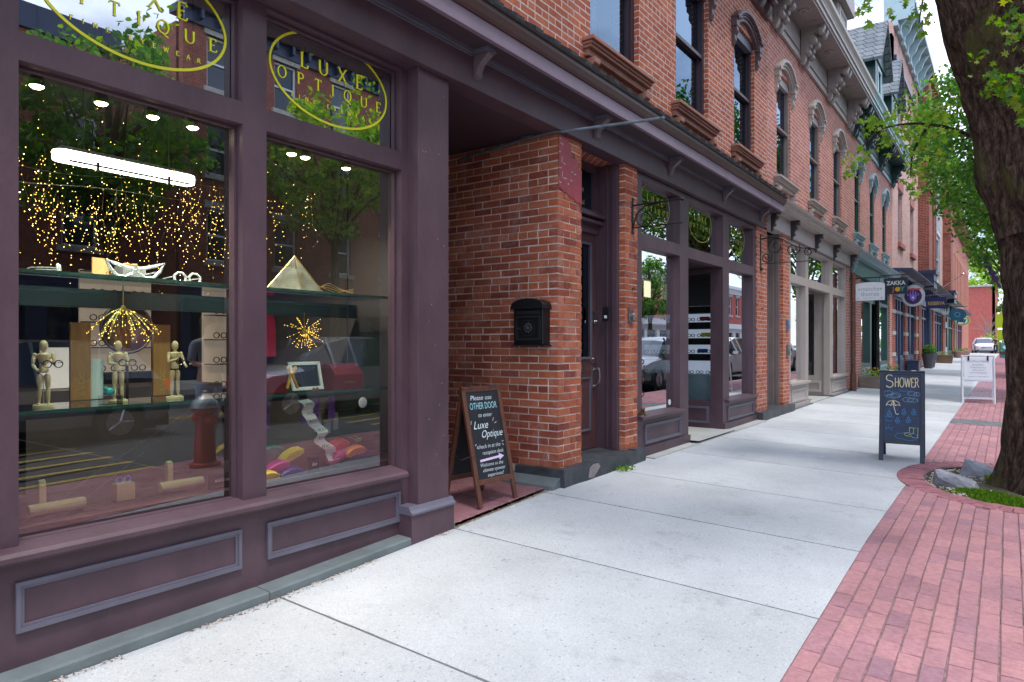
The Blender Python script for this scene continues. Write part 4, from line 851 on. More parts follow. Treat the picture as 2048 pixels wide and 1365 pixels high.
mb.box((-2, yc - .55, 7.7), (.20, yc + .55, 9.55)); mb.box((-2, yc - .85, 8.98), (.34, yc + .62, 9.12)); mb.prism([(yc - .8 * math.cos(t), 9.12 + .62 * math.sin(t)) for t in [PI * i / 12 for i in range(13)]], 'x', -2, .32)
d = mb.build('dormer', GREYC, B2, bevel=.01)
mb = MB(); mb.grid(FX(.215), yc - .42, yc + .42, 7.9, 8.95, .03, [(yc - .33, yc + .33, 8.0, 8.85)]); mb.build('dormer_window', GREYL, d)
# lower cornice and shopfront
def low_cornice(B, ya, yb, z0, m, md, brk, x1=.30, zt=3.80, bm=None, fr=.36):
    mb = MB(); mb.box((-.14, ya, z0), (.045, yb, zt - .16)); mb.build('sign_frieze', m, B)
    mb = MB(); mb.box((-.1, ya, zt - .1595), (.20, yb, zt - .13)); mb.prism([(-.1, zt - .1295), (.21, zt - .1295), (.225, zt - .09), (.25, zt - .075), (.25, zt - .05), (x1 - .01, zt - .03), (x1, zt), (-.1, zt + .05)], 'y', ya, yb); mb.build('shop_cornice', md, B)
    for y in brk:
        mb = MB(); cornice_bracket(mb, y, .046, zt - .16, .08, .15, fr); mb.build('bracket', bm or md, B)
low_cornice(B2, Y0, Y1, 3.36, GREYL, GREYP, [11.72, 13.0, 14.9, 16.7, 18.75], bm=mat('bracket black', (.035, .03, .032), .5))
g2w = [(13.22, 14.36), (16.95, 18.42)]; grec = (14.60, 16.62)
fr = storefront(B2, 1, -.02, 13.06, 18.56, .2, .70, 2.56, 2.72, 3.28, g2w, GREYP, GREYL, recess=grec)
for a, b in ((13.10, 14.56), (16.66, 18.56)):
    mb = MB(); mb.box((-.1, a, .64), (.04, b, .69)); mb.build('window_sill', GREYP, B2, bevel=.004)
    mb = MB(); panel_mould(mb, -.02, a + .16, b - .16, .33, .56, .05, .02); mb.build('panel_moulding', GREYL, B2)
    mb = MB(); mb.box((-.02, a - .02, .2), (.02, b + .02, .29)); mb.build('skirting', GREYP, B2)
for q in (((-.5, 13.0, .1), (.07, 14.62, .235)), ((-.5, 16.60, .15), (.07, 18.6, .268))): mb = MB(); mb.box(*q); mb.build('base_course', KERBS, B2)
mb = MB(); mb.grid(FY(16.66), -1.5, -.021, .2, 3.3, .1, [(-1.35, -.36, .70, 2.56), (-1.35, -.36, 2.72, 3.25)]); mb.build('recess_frame', GREYP, B2); mb = MB(); mb.grid(lambda u, v, d: (u, 14.58 - d, v), -1.5, -.021, .2, 3.3, .1, [(-1.35, -.2, .70, 2.56), (-1.35, -.2, 2.72, 3.25)]); mb.build('recess_frame', GREYP, B2)
mb = MB(); panel_mould_y(mb, 16.66, -1.3, -.2, .33, .58, .05, .02); mb.build('panel_moulding', GREYL, B2)
SIDEG = glass_mat('side shop glass', tint=(.8, .85, .88), refl=.24, k=1.2)
for yy in (16.72, 14.5):
    mb = MB(); mb.add([(-1.35, yy, .7), (-.2, yy, .7), (-.2, yy, 3.25), (-1.35, yy, 3.25)], [(0, 1, 2, 3)]); mb.build('glass_pane', SIDEG, B2)
mb = MB(); mb.grid(FX(-1.5), 14.56, 16.68, .2, 3.3, .06, [(15.1, 16.1, .5, 2.5)]); mb.build('entrance_door', GREYP, B2)
mb = MB(); mb.add([(-1.53, 15.1, .5), (-1.53, 16.1, .5), (-1.53, 16.1, 2.5), (-1.53, 15.1, 2.5)], [(0, 1, 2, 3)]); mb.build('glass_pane', GLS, B2)
mb = MB(); mb.box((-1.5, 14.5, 3.30), (-.15, 16.7, 3.345)); mb.build('recess_ceiling', GREYL, B2)
mb = MB(); mb.add([(-1.5, 14.5, .225), (.0, 14.5, .222), (.0, 16.7, .238), (-1.5, 16.7, .24)], [(0, 1, 2, 3)]); mb.add([(0, 14.62, .20), (0, 16.6, .21), (0, 16.6, .238), (0, 14.62, .222)], [(0, 3, 2, 1)]); mb.build('entrance_floor', CONC2, B2)
SH2 = mat('bright shop wall', (.42, .42, .42), .8)
mb = MB(); mb.box((-6, 13.06, .2), (-5.9, 18.56, 3.3)); mb.box((-6, 13.0, .2), (-.15, 13.06, 3.3)); mb.box((-6, 18.56, .2), (-.15, 18.62, 3.3)); mb.box((-6, 13.06, 3.31), (-1.5, 18.56, 3.34)); mb.box((-1.5, 13.06, 3.31), (-.15, 14.45, 3.34)); mb.box((-1.5, 16.8, 3.31), (-.15, 18.56, 3.34)); mb.build('shop_walls', SH2, B2)
mb = MB(); mb.add([(-6, 13, .23), (-.15, 13, .23), (-.15, 18.6, .23), (-6, 18.6, .23)], [(0, 1, 2, 3)]); mb.build('shop_floor', ROOMF, B2)
# door recess and brick piers
def pier(B, y0, y1, z0, z1, m, x1=0, xd=.35):
    mb = MB(); mb.add([(x1, y0, z0), (x1, y1, z0), (x1, y1, z1), (x1, y0, z1)], [(0, 1, 2, 3)])
    mb.add([(x1 - xd, y0, z0), (x1, y0, z0), (x1, y0, z1), (x1 - xd, y0, z1)], [(0, 1, 2, 3)]); mb.add([(x1, y1, z0), (x1 - xd, y1, z0), (x1 - xd, y1, z1), (x1, y1, z1)], [(0, 1, 2, 3)])
    mb.add([(x1 - xd, y0, z1), (x1, y0, z1), (x1, y1, z1), (x1 - xd, y1, z1)], [(0, 1, 2, 3)])
    return mb.build('brick_pier', m, B)
pier(B2, 12.62, 13.05, .3, 3.36, BRP)
mb = MB(); mb.grid(FX(-.22), 11.62, 12.62, .32, 3.36, .1, [(11.82, 12.44, .33, 2.45), (11.85, 12.41, 2.62, 3.2)]); mb.box((-.22, 12.50, .325), (-.13, 12.615, 3.355)); mb.box((-.12, 12.56, .325), (-.06, 12.616, 3.355)); mb.build('door_frame', GREYD, B2)
mb = MB(); mb.grid(FX(-.28), 11.82, 12.44, .33, 2.45, .05, [(11.94, 12.32, 1.2, 2.3)], back=True); d = mb.build('door', GREYD, B2)
mb = MB(); mb.add([(-.31, 11.9, 1.1), (-.31, 12.4, 1.1), (-.31, 12.4, 3.2), (-.31, 11.9, 3.2)], [(0, 1, 2, 3)]); mb.build('door_glass', GLU, d)
mb = MB(); mb.ball((-.24, 12.38, 1.22), .03, 10); mb.build('door_knob', BRASSM, d)
pier(B2, 18.57, 18.95, .28, 3.36, BR3)
# ================================================================ BUILDING 3: dark green windows, teal shop frieze
B3 = thing('brick_building', 'pink brick building with narrow dark green windows, teal shop frieze and slate-roofed green dormers', 'building', (0, 22, 0))
Y0, Y1 = 18.955, 26.6
mb = MB(); ww = [(19.55, 20.35), (21.95, 22.75), (24.35, 25.15)]
mb.grid(FX(0), Y0, Y1, 3.74, 6.85, .34, [(a, b, 4.30, 6.12) for a, b in ww]); mb.build('brick_wall', BR3, B3)
TEALT = mat('teal white trim', (.26, .38, .42), .5)
for a, b in ww:
    wn = cell_window(B3, 0, a, b, 4.30, 6.12, GRN, frame=.09, depth=.092); sill(wn, 0, a - .2, b + .2, 4.29, TEALT); hood(wn, 0, a - .02, b + .02, 6.02, .22, TEALT); lintel_fill(wn, 0, a, b, 6.0, 6.3, GRN)
mb = MB(); mb.box((-9, Y0, 3.5), (-.36, Y1, 7.7)); mb.build('building_core', DARKIN, B3)
GRNC = mat('dark green cornice', (.014, .045, .045), .45)
top_cornice(B3, Y0, Y1, GRNC, TEALT, [19.3, 21.2, 23.5, 26.2])
mb = MB(); mb.prism([(.15, 7.74), (-.9, 9.0), (-6, 9.2), (-6, 7.74)], 'y', Y0, Y1); mb.build('mansard_roof', SLATE, B3)
for yc in (21.95, 25.2): dormer(B3, yc, .25, 7.76, 9.35, 10.6, .98, GRN, SLATE)
low_cornice(B3, Y0, Y1, 3.22, TEAL, TEALT, [19.1], zt=3.78)
mb = MB(); mb.grid(FX(-.12), 19.0, 19.75, .26, 3.22, .08, [(19.14, 19.62, .28, 2.5), (19.14, 19.62, 2.62, 3.1)]); mb.build('door_frame', GRN, B3)
mb = MB(); mb.box((-.24, 19.1, .27), (-.2, 19.66, 2.5)); mb.build('door', GRN, B3); mb = MB(); mb.box((-.24, 19.1, 2.58), (-.22, 19.66, 3.12)); mb.build('transom_pane', GLD, B3)
pier(B3, 19.75, 20.55, .28, 3.22, BR3)
w3 = [(20.75, 22.25), (24.1, 25.7)]
fr = storefront(B3, 1, -.04, 20.56, 26.0, .28, .88, 2.62, 2.72, 3.12, w3, GRN, TEAL, recess=(22.55, 23.95))
mb = MB()
for a, b in w3:
    for k in range(5): yy = a + .05 + (b - a - .1) * (k + .5) / 5; mb.grid(FX(-.02), yy - .11, yy + .11, .42, .76, .02, [(yy - .05, yy + .05, .48, .70)])
mb.build('bulkhead_panels', TEALT, B3)
mb = MB(); mb.box((-1.3, 22.5, .28), (-1.2, 24.1, 3.2)); mb.build('entrance_door', GRN, B3)
mb = MB(); mb.box((-4, 20.56, .2), (-3.9, 26, 3.2)); mb.box((-4, 20.5, .2), (-.2, 20.56, 3.2)); mb.box((-4, 26.0, .2), (-.2, 26.1, 3.2)); mb.box((-4, 20.5, 3.2), (-.2, 26, 3.24)); mb.build('shop_walls', ROOMW, B3)
mb = MB(); mb.lathe([(.13, .27), (.13, .36), (.10, .42), (.075, .5), (.07, 1.2), (.075, 1.22), (.065, 1.26), (.06, 2.9), (.09, 2.96), (.11, 3.1), (.13, 3.21)], (.0, 23.3, 0), 16); mb.build('iron_column', BLACK, B3, smooth=True)
pier(B3, 26.01, 26.6, .3, 3.22, BR3)
mb = MB(); mb.box((-.4, 18.96, .1), (.08, 26.6, .285)); mb.build('base_course', KERBS, B3)
# ================================================================ BUILDING 4: pale weathered brick, tall, arcaded top cornice
B4 = thing('brick_building', 'tall pale weathered brick building with white arcaded top cornice and blue grey shopfront', 'building', (0, 30, 0))
Y0, Y1 = 26.61, 34.8
w4 = [(28.15, 29.35), (31.85, 33.05)]
mb = MB(); mb.grid(FX(0), Y0, Y1, 3.9, 12.5, .34, [(a, b, z, z + 1.95) for a, b in w4 for z in (5.10, 8.6)]); mb.build('brick_wall', BR4, B4)
for a, b in w4:
    for z in (5.10, 8.6):
        wn = cell_window(B4, 0, a, b, z, z + 1.95, BLUEG, frame=.06, depth=.18)
        mb = MB(); mb.box((-.02, a - .12, z - .16), (.10, b + .12, z)); mb.build('sill', mat('red sandstone', (.36, .12, .10), .8) if 'red sandstone' not in MATS else MATS['red sandstone'], wn)
        mb = MB(); mb.box((-.02, a - .12, z + 1.951), (.03, b + .12, z + 2.3)); mb.build('lintel', MATS['red sandstone'], wn)
mb = MB(); mb.box((-9, Y0 + .02, 3.5), (-.36, Y1, 9.0)); mb.build('building_core', BR5, B4)
mb = MB(); mb.box((-.75, Y0, 6.8), (.0, Y0 + .45, 12.1)); mb.build('parapet_pier', BR5, B4)
mb = MB(); mb.box((-.3, Y0 + .3, 12.45), (.14, Y1, 12.62)); mb.box((-.3, Y0 + .3, 13.25), (.62, Y1, 13.45)); mb.box((-.3, Y0 + .46, 12.62), (.08, Y1, 13.25)); mb.box((-.3, Y0 + .302, 12.62), (.62, Y0 + .46, 13.25))
R8 = [27.4 + i * 1.05 for i in range(8)]
for y in R8:
    mb.prism([(.08, 12.3), (.16, 12.3), (.2, 12.6), (.34, 12.75), (.42, 13.0), (.6, 13.25), (.08, 13.25)], 'y', y - .07, y + .07)
mb.build('top_cornice', TEALW, B4)
mb = MB(); mb.box((0.001, Y0 + .3, 11.3), (.10, Y1, 11.45)); mb.build('string_course', NAVY, B4)
low_cornice(B4, Y0, Y1, 3.12, BLUEG, NAVY, [26.9, 30.6, 34.4], x1=.62, zt=4.0, bm=NAVY, fr=.7)
for y0, y1 in ((26.61, 27.45), (30.3, 31.1), (34.0, 34.8)):
    mb = MB(); mb.box((-.3, y0, .32), (.0, y1, 3.12)); p_ = mb.build('brick_pier', BR5, B4)
    mb = MB(); 
    for z in (1.0, 1.75, 2.5): mb = MB(); mb.box((-.3, y0 - .02, z), (.02, y1 + .02, z + .13)); mb.build('stone_band', STONEW, p_)
fr = storefront(B4, 1, -.06, 27.45, 30.3, .33, 1.0, 2.55, 2.65, 3.05, [(27.6, 28.5), (29.35, 30.15)], NAVY, BLUEG, recess=(28.62, 29.2)); 
fr = storefront(B4, 2, -.06, 31.1, 34.0, .33, 1.0, 2.55, 2.65, 3.05, [(31.25, 32.3), (32.6, 33.85)], NAVY, BLUEG)
mb = MB(); mb.box((-1.0, 27.45, .3), (-.9, 34.0, 3.1)); mb.build('shop_backdrop', ROOMW, B4)
mb = MB()
for a in (27.55, 29.3, 31.2, 32.6):
    for k in range(3): mb.grid(FX(-.04), a + k * .32, a + .26 + k * .32, .45, .88, .02, [(a + .05 + k * .32, a + .21 + k * .32, .5, .83)])
mb.box((-.3, 27.45, .31), (.03, 30.3, .42)); mb.build('bulkhead_panels', BLUEG, B4)
# ================================================================ BUILDING 5: brown brick piers, pale bay panels, navy front
B5 = thing('brick_building', 'brick building with brown projecting piers, tall pale blue bays and navy shopfront', 'building', (0, 42, 0))
Y0, Y1 = 34.81, 50.4
mb = MB(); w5 = [(38.4, 40.6), (44.2, 46.4)]
mb.grid(FX(0), Y0, Y1, 4.4, 13.4, .3, [(a, b, z, z + 2.6) for a, b in w5 for z in (4.9, 9.2)]); mb.build('brick_wall', BR4, B5)
for a, b in w5:
    for z in (4.9, 9.2):
        wn = cell_window(B5, 0.0, a, b, z, z + 2.6, TEALW, frame=.16, depth=.10)
    mb = MB(); mb.grid(FX(.04), a, b, 7.55, 9.15, .04, [(a + .1 + k * .54, a + .5 + k * .54, 7.75, 8.95) for k in range(4)]); mb.build('spandrel_panel', TEALW, B5)
    mb = MB(); mb.grid(FX(.04), a, b, 4.2, 4.85, .04, [(a + .1 + k * .54, a + .5 + k * .54, 4.3, 4.75) for k in range(4)]); mb.build('spandrel_panel', BLUEG, B5)
for y0, y1 in ((34.81, 36.3), (48.6, 50.4)):
    mb = MB(); mb.box((-.2, y0, 4.3), (.42, y1, 12.9)); mb.box((-.2, y0 - .05, 8.1), (.50, y1 + .05, 8.3)); mb.build('brick_pier', BR5, B5)
    mb = MB(); mb.box((-.2, y0 - .02, 3.9), (.60, y1 + .05, 4.5)); mb.box((-.2, y0 - .06, 4.5), (.68, y1 + .1, 4.66)); mb.build('pier_base', NAVY, B5)
for y in (41.6, 42.6): 
    mb = MB(); mb.box((-.05, y, 4.4), (.10, y + .35, 13.0)); mb.build('brick_pilaster', BR5, B5)
mb = MB(); mb.box((-.2, Y0, 13.4), (.5, Y1, 13.8)); mb.build('top_cornice', BR5, B5)
mb = MB(); mb.box((-9, Y0 + .02, 3.5), (-.36, Y1, 13)); mb.build('building_core', BR5, B5)
low_cornice(B5, Y0, Y1, 3.2, NAVY, mat('green black cornice', (.02, .045, .045), .5), [35.2 + i * 1.15 for i in range(13)], x1=.66, zt=4.18, bm=NAVY, fr=.6)
for y0, y1 in ((34.85, 36.2), (41.9, 43.0), (48.6, 50.4)): mb = MB(); mb.box((-.3, y0, .36), (.03, y1, 3.2)); mb.build('brick_pier', BR5, B5)
for q in ((.36, 1.25), (2.45, 2.8)): mb = MB(); mb.box((-.3, 49.0, q[0]), (.12, 50.35, q[1])); mb.build('stone_block', STONEW, B5)
fr = storefront(B5, 1, -.06, 36.2, 41.9, .38, 1.0, 2.6, 2.7, 3.1, [(36.4, 37.8), (38.0, 39.3), (40.4, 41.7)], NAVY, BLUEG)
fr = storefront(B5, 2, -.06, 43.0, 48.6, .38, 1.0, 2.6, 2.7, 3.1, [(43.2, 44.8), (45.2, 46.6), (46.9, 48.3)], NAVY, BLUEG)
for q in (39.45, 40.1): mb = MB(); mb.box((-.1, q, .36), (.08, q + .16, 3.2)); mb.build('column', NAVY, B5)
mb = MB(); mb.box((-1.0, 36.2, .3), (-.9, 48.6, 3.1)); mb.build('shop_backdrop', ROOMW, B5)
# ================================================================ BUILDING 6: long orange brick with tall narrow windows
B6 = thing('brick_building', 'long orange brick building at the far end of the row with tall narrow windows', 'building', (0, 66, 0))
Y0, Y1 = 50.41, 81.2
n6 = [(52.6 + k * 2.05, 53.55 + k * 2.05) for k in range(14)]
mb = MB(); mb.grid(FX(0), Y0, Y1, 3.6, 9.9, .3, [(a, b, 4.6, 8.1) for a, b in n6]); mb.grid(FY(Y1 + 0), -9, 0, .3, 9.9, .0, []); mb.build('brick_wall', BR6, B6)
for k, (a, b) in enumerate(n6):
    wn = cell_window(B6, 0, a, b, 4.6, 8.1, BLUEG, frame=.1, depth=.16)
mb = MB(); mb.box((-.2, Y0, 9.9), (.25, Y1, 10.1)); mb.box((-.2, Y0, 10.3), (.7, Y1, 10.55)); mb.box((-.2, Y0, 10.1), (.1, Y1, 10.3)); [mb.box((.1, y, 9.95), (.6, y + .3, 10.3)) for y in [50.8 + k * 1.3 for k in range(23)]]; mb.build('eave_cornice', BSTONE, B6)
mb = MB(); mb.box((-9, Y0 + .02, 3.4), (-.36, Y1 - .02, 9.8)); mb.build('building_core', BR5, B6)
low_cornice(B6, Y0, 58, 3.3, GRN, GRN, [51, 54, 57], x1=.7, zt=4.1, bm=GRN, fr=.5)
low_cornice(B6, 58.01, 70, 3.1, BROWN, BLUEG, [60, 63, 66, 69], x1=.8, zt=3.9, bm=BROWN, fr=.5)
fr = storefront(B6, 1, -.05, 51.2, 58, .45, 1.0, 2.5, 2.6, 3.2, [(51.6, 53.2), (54.4, 55.8), (56.2, 57.8)], GRN, TEAL)
PLU = mat('plum shop paint', (.13, .045, .07), .5)
fr = storefront(B6, 2, -.05, 58.6, 69.6, .5, 1.0, 2.5, 2.6, 3.0, [(59, 61), (61.4, 63), (65, 67), (67.4, 69.2)], PLU, GOLD)
for y0, y1 in ((50.41, 51.2), (58, 58.6), (69.6, 81.2)):
    mb = MB(); mb.box((-.3, y0, .4), (.0, y1, 3.6)); mb.build('brick_pier', BR6, B6)
mb = MB(); mb.box((-.08, 60.9, .5), (.0, 61.5, 3.0)); mb.build('gold_panel', mat('ochre board', (.40, .26, .12), .6), B6)
mb = MB(); mb.box((-1.0, 51.2, .3), (-.9, 69.6, 3.1)); mb.build('shop_backdrop', ROOMW, B6)
# ================================================================ far red building across the cross street
B7 = thing('brick_building', 'plain red brick building far beyond the white car at the end of the street', 'building', (-8, 112, .6))
mb = MB(); mb.grid(FY(100), -26, 1.9, .4, 8.4, .3, [(-3.2, -2.0, 5.1, 6.9), (-3.2, -2.0, 1.4, 3.4), (-7, -5.8, 5.1, 6.9), (-11, -9.8, 5.1, 6.9)]); mb.grid(FX(1.9), 100, 124, .4, 8.4, .3, []); mb.box((-25.7, 100.4, .4), (1.5, 124, 8.3)); mb.build('brick_wall', BR7, B7)
for a, b, c, d in [(-3.2, -2.0, 5.1, 6.9), (-3.2, -2.0, 1.4, 3.4), (-7, -5.8, 5.1, 6.9), (-11, -9.8, 5.1, 6.9)]:
    mb = MB(); mb.grid(FY(100.12), a, b, c, d, .05, [(a + .08, b - .08, c + .08, (c + d) / 2 - .03), (a + .08, b - .08, (c + d) / 2 + .03, d - .08)]); w_ = mb.build('window', BLUEG, B7)
    mb = MB(); mb.box((a, 100.18, c), (b, 100.2, d)); mb.build('glass_pane', GLD, w_); mb = MB(); mb.box((a - .1, 99.92, c - .2), (b + .1, 100.1, c - .0)); mb.build('sill', STONEW, w_)
mb = MB(); mb.box((-26.2, 99.85, 8.4), (2.1, 124.2, 8.6)); mb.build('parapet', STONEW, B7)
# ================================================================ opposite side (seen reflected in the shop windows)
def opposite(y0, y1, H, bm, trim, label, seed, x=21.0):
    B = thing('brick_building', label, 'building', (x, (y0 + y1) / 2, 0)); r = random.Random(seed)
    n = max(2, int((y1 - y0) / 2.5)); st = (y1 - y0) / n; nf = int((H - 4) / 3.3)
    op = [(y0 + st * (k + .5) - .55, y0 + st * (k + .5) + .55, 4.6 + f * 3.3, 6.6 + f * 3.3) for k in range(n) for f in range(nf)]
    mapx = lambda u, v, d: (x + d, u, v)
    mb = MB(); mb.grid(mapx, y0, y1, 3.6, H, .3, op); mb.box((x + .5, y0, -.3), (x + 10, y1, H - .4)); mb.build('brick_wall', bm, B)
    for a, b, c, d in op:
        mb = MB(); mb.grid(lambda u, v, dd: (x + .12 + dd, u, v), a, b, c, d, .05, [(a + .09, b - .09, c + .09, (c + d) / 2 - .04), (a + .09, b - .09, (c + d) / 2 + .04, d - .09)]); wn = mb.build('window', WHITEP, B)
        mb = MB(); mb.box((x + .18, a, c), (x + .2, b, d)); mb.build('glass_pane', GLD, wn)
        mb = MB(); mb.box((x - .12, a - .15, c - .18), (x + .1, b + .15, c)); mb.box((x - .08, a - .12, d), (x + .1, b + .12, d + .28)); mb.build('stone_trim', STONEW if seed % 2 else BSTONE, wn)
    mb = MB(); mb.box((x - (.45 if seed > 1 else .1), y0, H), (x + 1, y1, H + .3)); mb.box((x - .15, y0, H - .5), (x + .3, y1, H)); [mb.box((x - .4, y0 + .5 + k * .8, H - .35), (x - .15, y0 + .62 + k * .8, H)) for k in range(int((y1 - y0 - .5) / .8)) if seed > 1]; mb.build('cornice', trim, B)
    mb = MB(); mb.box((x - .7, y0, 3.1), (x + .3, y1, 3.6)); mb.build('shop_cornice', trim, B)
    mb = MB(); mb.grid(mapx, y0, y1, -.2, 3.1, .2, [(y0 + st * k + .3, y0 + st * (k + 1) - .3, .5, 2.7) for k in range(n)]); mb.build('shopfront', trim, B)
    mb = MB(); mb.box((x + .25, y0, 0), (x + .3, y1, 3)); mb.build('shop_glass', GLD, B)
opposite(-14, 11.0, 11.7, BR5, NAVY, 'reflected dark brick building with pale window frames across the street', 1)
opposite(13.2, 25, 13.9, BR5, NAVY, 'reflected tall brick building with blue black cornice across the street', 3)
opposite(26, 44, 8.0, BR1, BSTONE, 'reflected old red brick building with brown cornice across the street', 4)
opposite(45, 80, 7.4, BR7, WHITEP, 'reflected long red brick building with white cornice across the street', 5)
# ================================================================ TREES
def leaf(mb, p, size, r, maple=False, up=.5):
    n = Vector((r.gauss(0, 1), r.gauss(0, 1), r.gauss(0, 1) + up)).normalized(); t = n.orthogonal().normalized(); t = (Matrix.Rotation(r.uniform(0, 2 * PI), 3, n) @ t); b = n.cross(t); s = size * r.uniform(.6, 1.2)
    if maple:
        sh = [(0, -.5), (.12, -.12), (.42, -.22), (.34, .05), (.5, .25), (.2, .22), (.0, .6), (-.2, .22), (-.5, .25), (-.34, .05), (-.42, -.22), (-.12, -.12)]
        vs = [p + t * (a * s) + b * (c * s) - n * (abs(a) * s * .25) for a, c in sh]; mb.add(vs, [tuple(range(12))])
    else:
        sh = [(0, -.5), (.3, -.1), (.22, .3), (0, .55), (-.22, .3), (-.3, -.1)]
        mb.add([p + t * (a * s) + b * (c * s) - n * (abs(a) * s * .35) for a, c in sh], [(0, 1, 2, 3), (0, 3, 4, 5)])
def clump(mb, c, rad, n, size, r, maple=False, flat=.7):
    for _ in range(n):
        v = Vector((r.gauss(0, 1), r.gauss(0, 1), r.gauss(0, 1))).normalized() * rad * r.uniform(.1, 1) ** .5; v.z *= flat
        leaf(mb, Vector(c) + v, size, r, maple)
def barktube(mb, path, rad, n=20, amp=.04, seed=0, k=5):
    P = smoothpath(path, k); R = []
    m = len(P)
    for i in range(m):
        f = i / (m - 1) * (len(rad) - 1); j = min(int(f), len(rad) - 2); R.append(rad[j] + (rad[j + 1] - rad[j]) * (f - j))
    n0 = len(mb.v); mb.tube(P, R, n)
    for i in range(n0, len(mb.v)):
        v = Vector(mb.v[i]); c = P[(i - n0) // n]; d = (v - c); rr = d.length or 1
        mb.v[i] = tuple(v + d / rr * (noise.noise(Vector((v.x * 3.2 + seed, v.y * 3.2, v.z * 1.3))) * amp * 1.6 + noise.noise(Vector((v.x * 14, v.y * 14, v.z * 3))) * amp * .6) * min(1, rr * 4))
def tree(loc, h, cr, cz, seed, nc, nl, size, lm, label, trunk=.16, cut=None, sc=(1, 1, .8)):
    r = random.Random(seed); x, y = loc; z0 = gz(x, y) - .05
    T = thing('street_tree', label, 'tree', (x, y, z0), 'trees along the street')
    cc = Vector((x, y, z0 + cz)); mb = MB()
    barktube(mb, [(x, y, z0), (x + r.uniform(-.1, .1), y, z0 + h * .25), (x + r.uniform(-.2, .2), y + r.uniform(-.2, .2), z0 + h * .5), (x + r.uniform(-.2, .2), y, z0 + h * .85)], [trunk * 1.25, trunk, trunk * .8, trunk * .3], 10, .02, seed, 3)
    cl = []
    for i in range(nc):
        d = Vector((r.gauss(0, 1), r.gauss(0, 1), r.gauss(0, 1))).normalized(); rr = cr * r.uniform(.35, 1) ** .6
        p = cc + Vector((d.x * rr * sc[0], d.y * rr * sc[1], d.z * rr * sc[2]))
        if cut and not cut(p): continue
        cl.append(p)
    for p in cl[:: max(1, len(cl) // 22)]:
        a = Vector((x, y, z0 + h * r.uniform(.3, .55))); mid = (a + p) / 2 + Vector((r.uniform(-.3, .3), r.uniform(-.3, .3), .3)); barktube(mb, [a, mid, p], [trunk * .38, trunk * .2, .012], 6, .01, 0, 3)
    mb.build('trunk', BARK, T, smooth=True)
    mb = MB()
    for p in cl: clump(mb, p, r.uniform(.35, .75) * cr / 3, nl, size, r)
    mb.build('crown', lm, T)
    return T
tree((3.5, 19.5), 7.5, 3.0, 6.3, 11, 500, 62, .13, LEAFF, 'leafy street tree just beyond the big trunk, crown over the pavement', cut=lambda p: p.x > 1.5 and p.z > 5.0 - (p.x - 2.0) * 2.1 and (p.z < 7.1 or p.x > 3.3))
tree((3.6, 31), 7.5, 3.0, 5.8, 12, 150, 55, .17, LEAFF, 'leafy street tree second beyond the big trunk, near the yellow crossing sign', cut=lambda p: p.x > 2.0 and p.z > 4.4 - (p.x - 2.3) * 1.6)
tree((3.6, 46), 8, 3.0, 6.6, 13, 50, 35, .28, LEAFY, 'pale green street tree in front of the long orange building', cut=lambda p: p.x > 2.0 and p.z > 5.0 - (p.x - 2.0))
for k, (x, y, hh) in enumerate([(17.4, 1.5, 8.5), (17.2, 9.0, 11.8), (17.4, 17.2, 12.5), (17.8, 26, 8.5), (17.6, 35, 8.0), (17.6, 46, 8.5)]):
    tree((x, y), hh, 3.2, hh * .64, 30 + k, 110, 55, .24, LEAFF if k % 2 else LEAFY, 'street tree on the far pavement, seen reflected %s' % ['left of the oval lettering', 'behind the fairy lights', 'in the right hand display pane', 'in the entrance shopfront', 'in the taupe shopfront', 'in the green shopfront'][k])
tree((7, 108), 9, 5, 5.5, 50, 60, 40, .5, LEAFF, 'round green tree behind the white car and red building', sc=(1, 1, .8))
tree((-3, 130), 15, 5.5, 10.5, 52, 60, 40, .55, LEAFY, 'pale green tree top showing above the far red building')
tree((16, 104), 9, 5, 5.8, 51, 50, 40, .5, LEAFY, 'yellow green tree far right beyond the crossing')
# --- big trunk in the foreground
TX, TY = 3.54, 8.0; z0 = gz(TX, TY) - .08
BT = thing('street_tree', 'huge dark gnarled trunk with heavy limb leaning over the pavement, rising from a gravel pit', 'tree', (TX, TY, z0))
mb = MB()
barktube(mb, [(TX, TY, z0), (TX, TY, z0 + .18), (TX + .02, TY, .55), (TX + .04, TY, 1.2), (TX + .06, TY, 1.9), (TX + .07, TY, 2.5), (TX - .02, TY, 3.05)], [.47, .415, .385, .365, .38, .42, .46], 48, .075, 1, 10)
mb.build('trunk', BARK, BT, smooth=True)
mb = MB()
barktube(mb, [(TX + .02, TY, 2.5), (TX - .10, TY - .03, 3.0), (3.42, 7.93, 3.45), (3.26, 7.85, 3.95), (3.17, 7.7, 4.5), (3.06, 7.55, 5.2), (2.7, 7.3, 6.3)], [.42, .43, .43, .43, .47, .44, .32], 44, .06, 4, 8)
barktube(mb, [(TX + .05, TY, 2.7), (3.85, 8.05, 3.5), (4.05, 8.1, 4.6), (4.3, 8.2, 6.5)], [.36, .34, .30, .2], 22, .05, 8, 6)
barktube(mb, [(3.0, 7.6, 5.2), (2.4, 8.3, 6.0), (1.8, 9.2, 6.6)], [.22, .14, .06], 12, .02, 2, 5)
barktube(mb, [(2.9, 7.5, 5.5), (2.6, 6.2, 6.3), (2.6, 4.8, 6.9)], [.22, .14, .06], 12, .02, 5, 5)
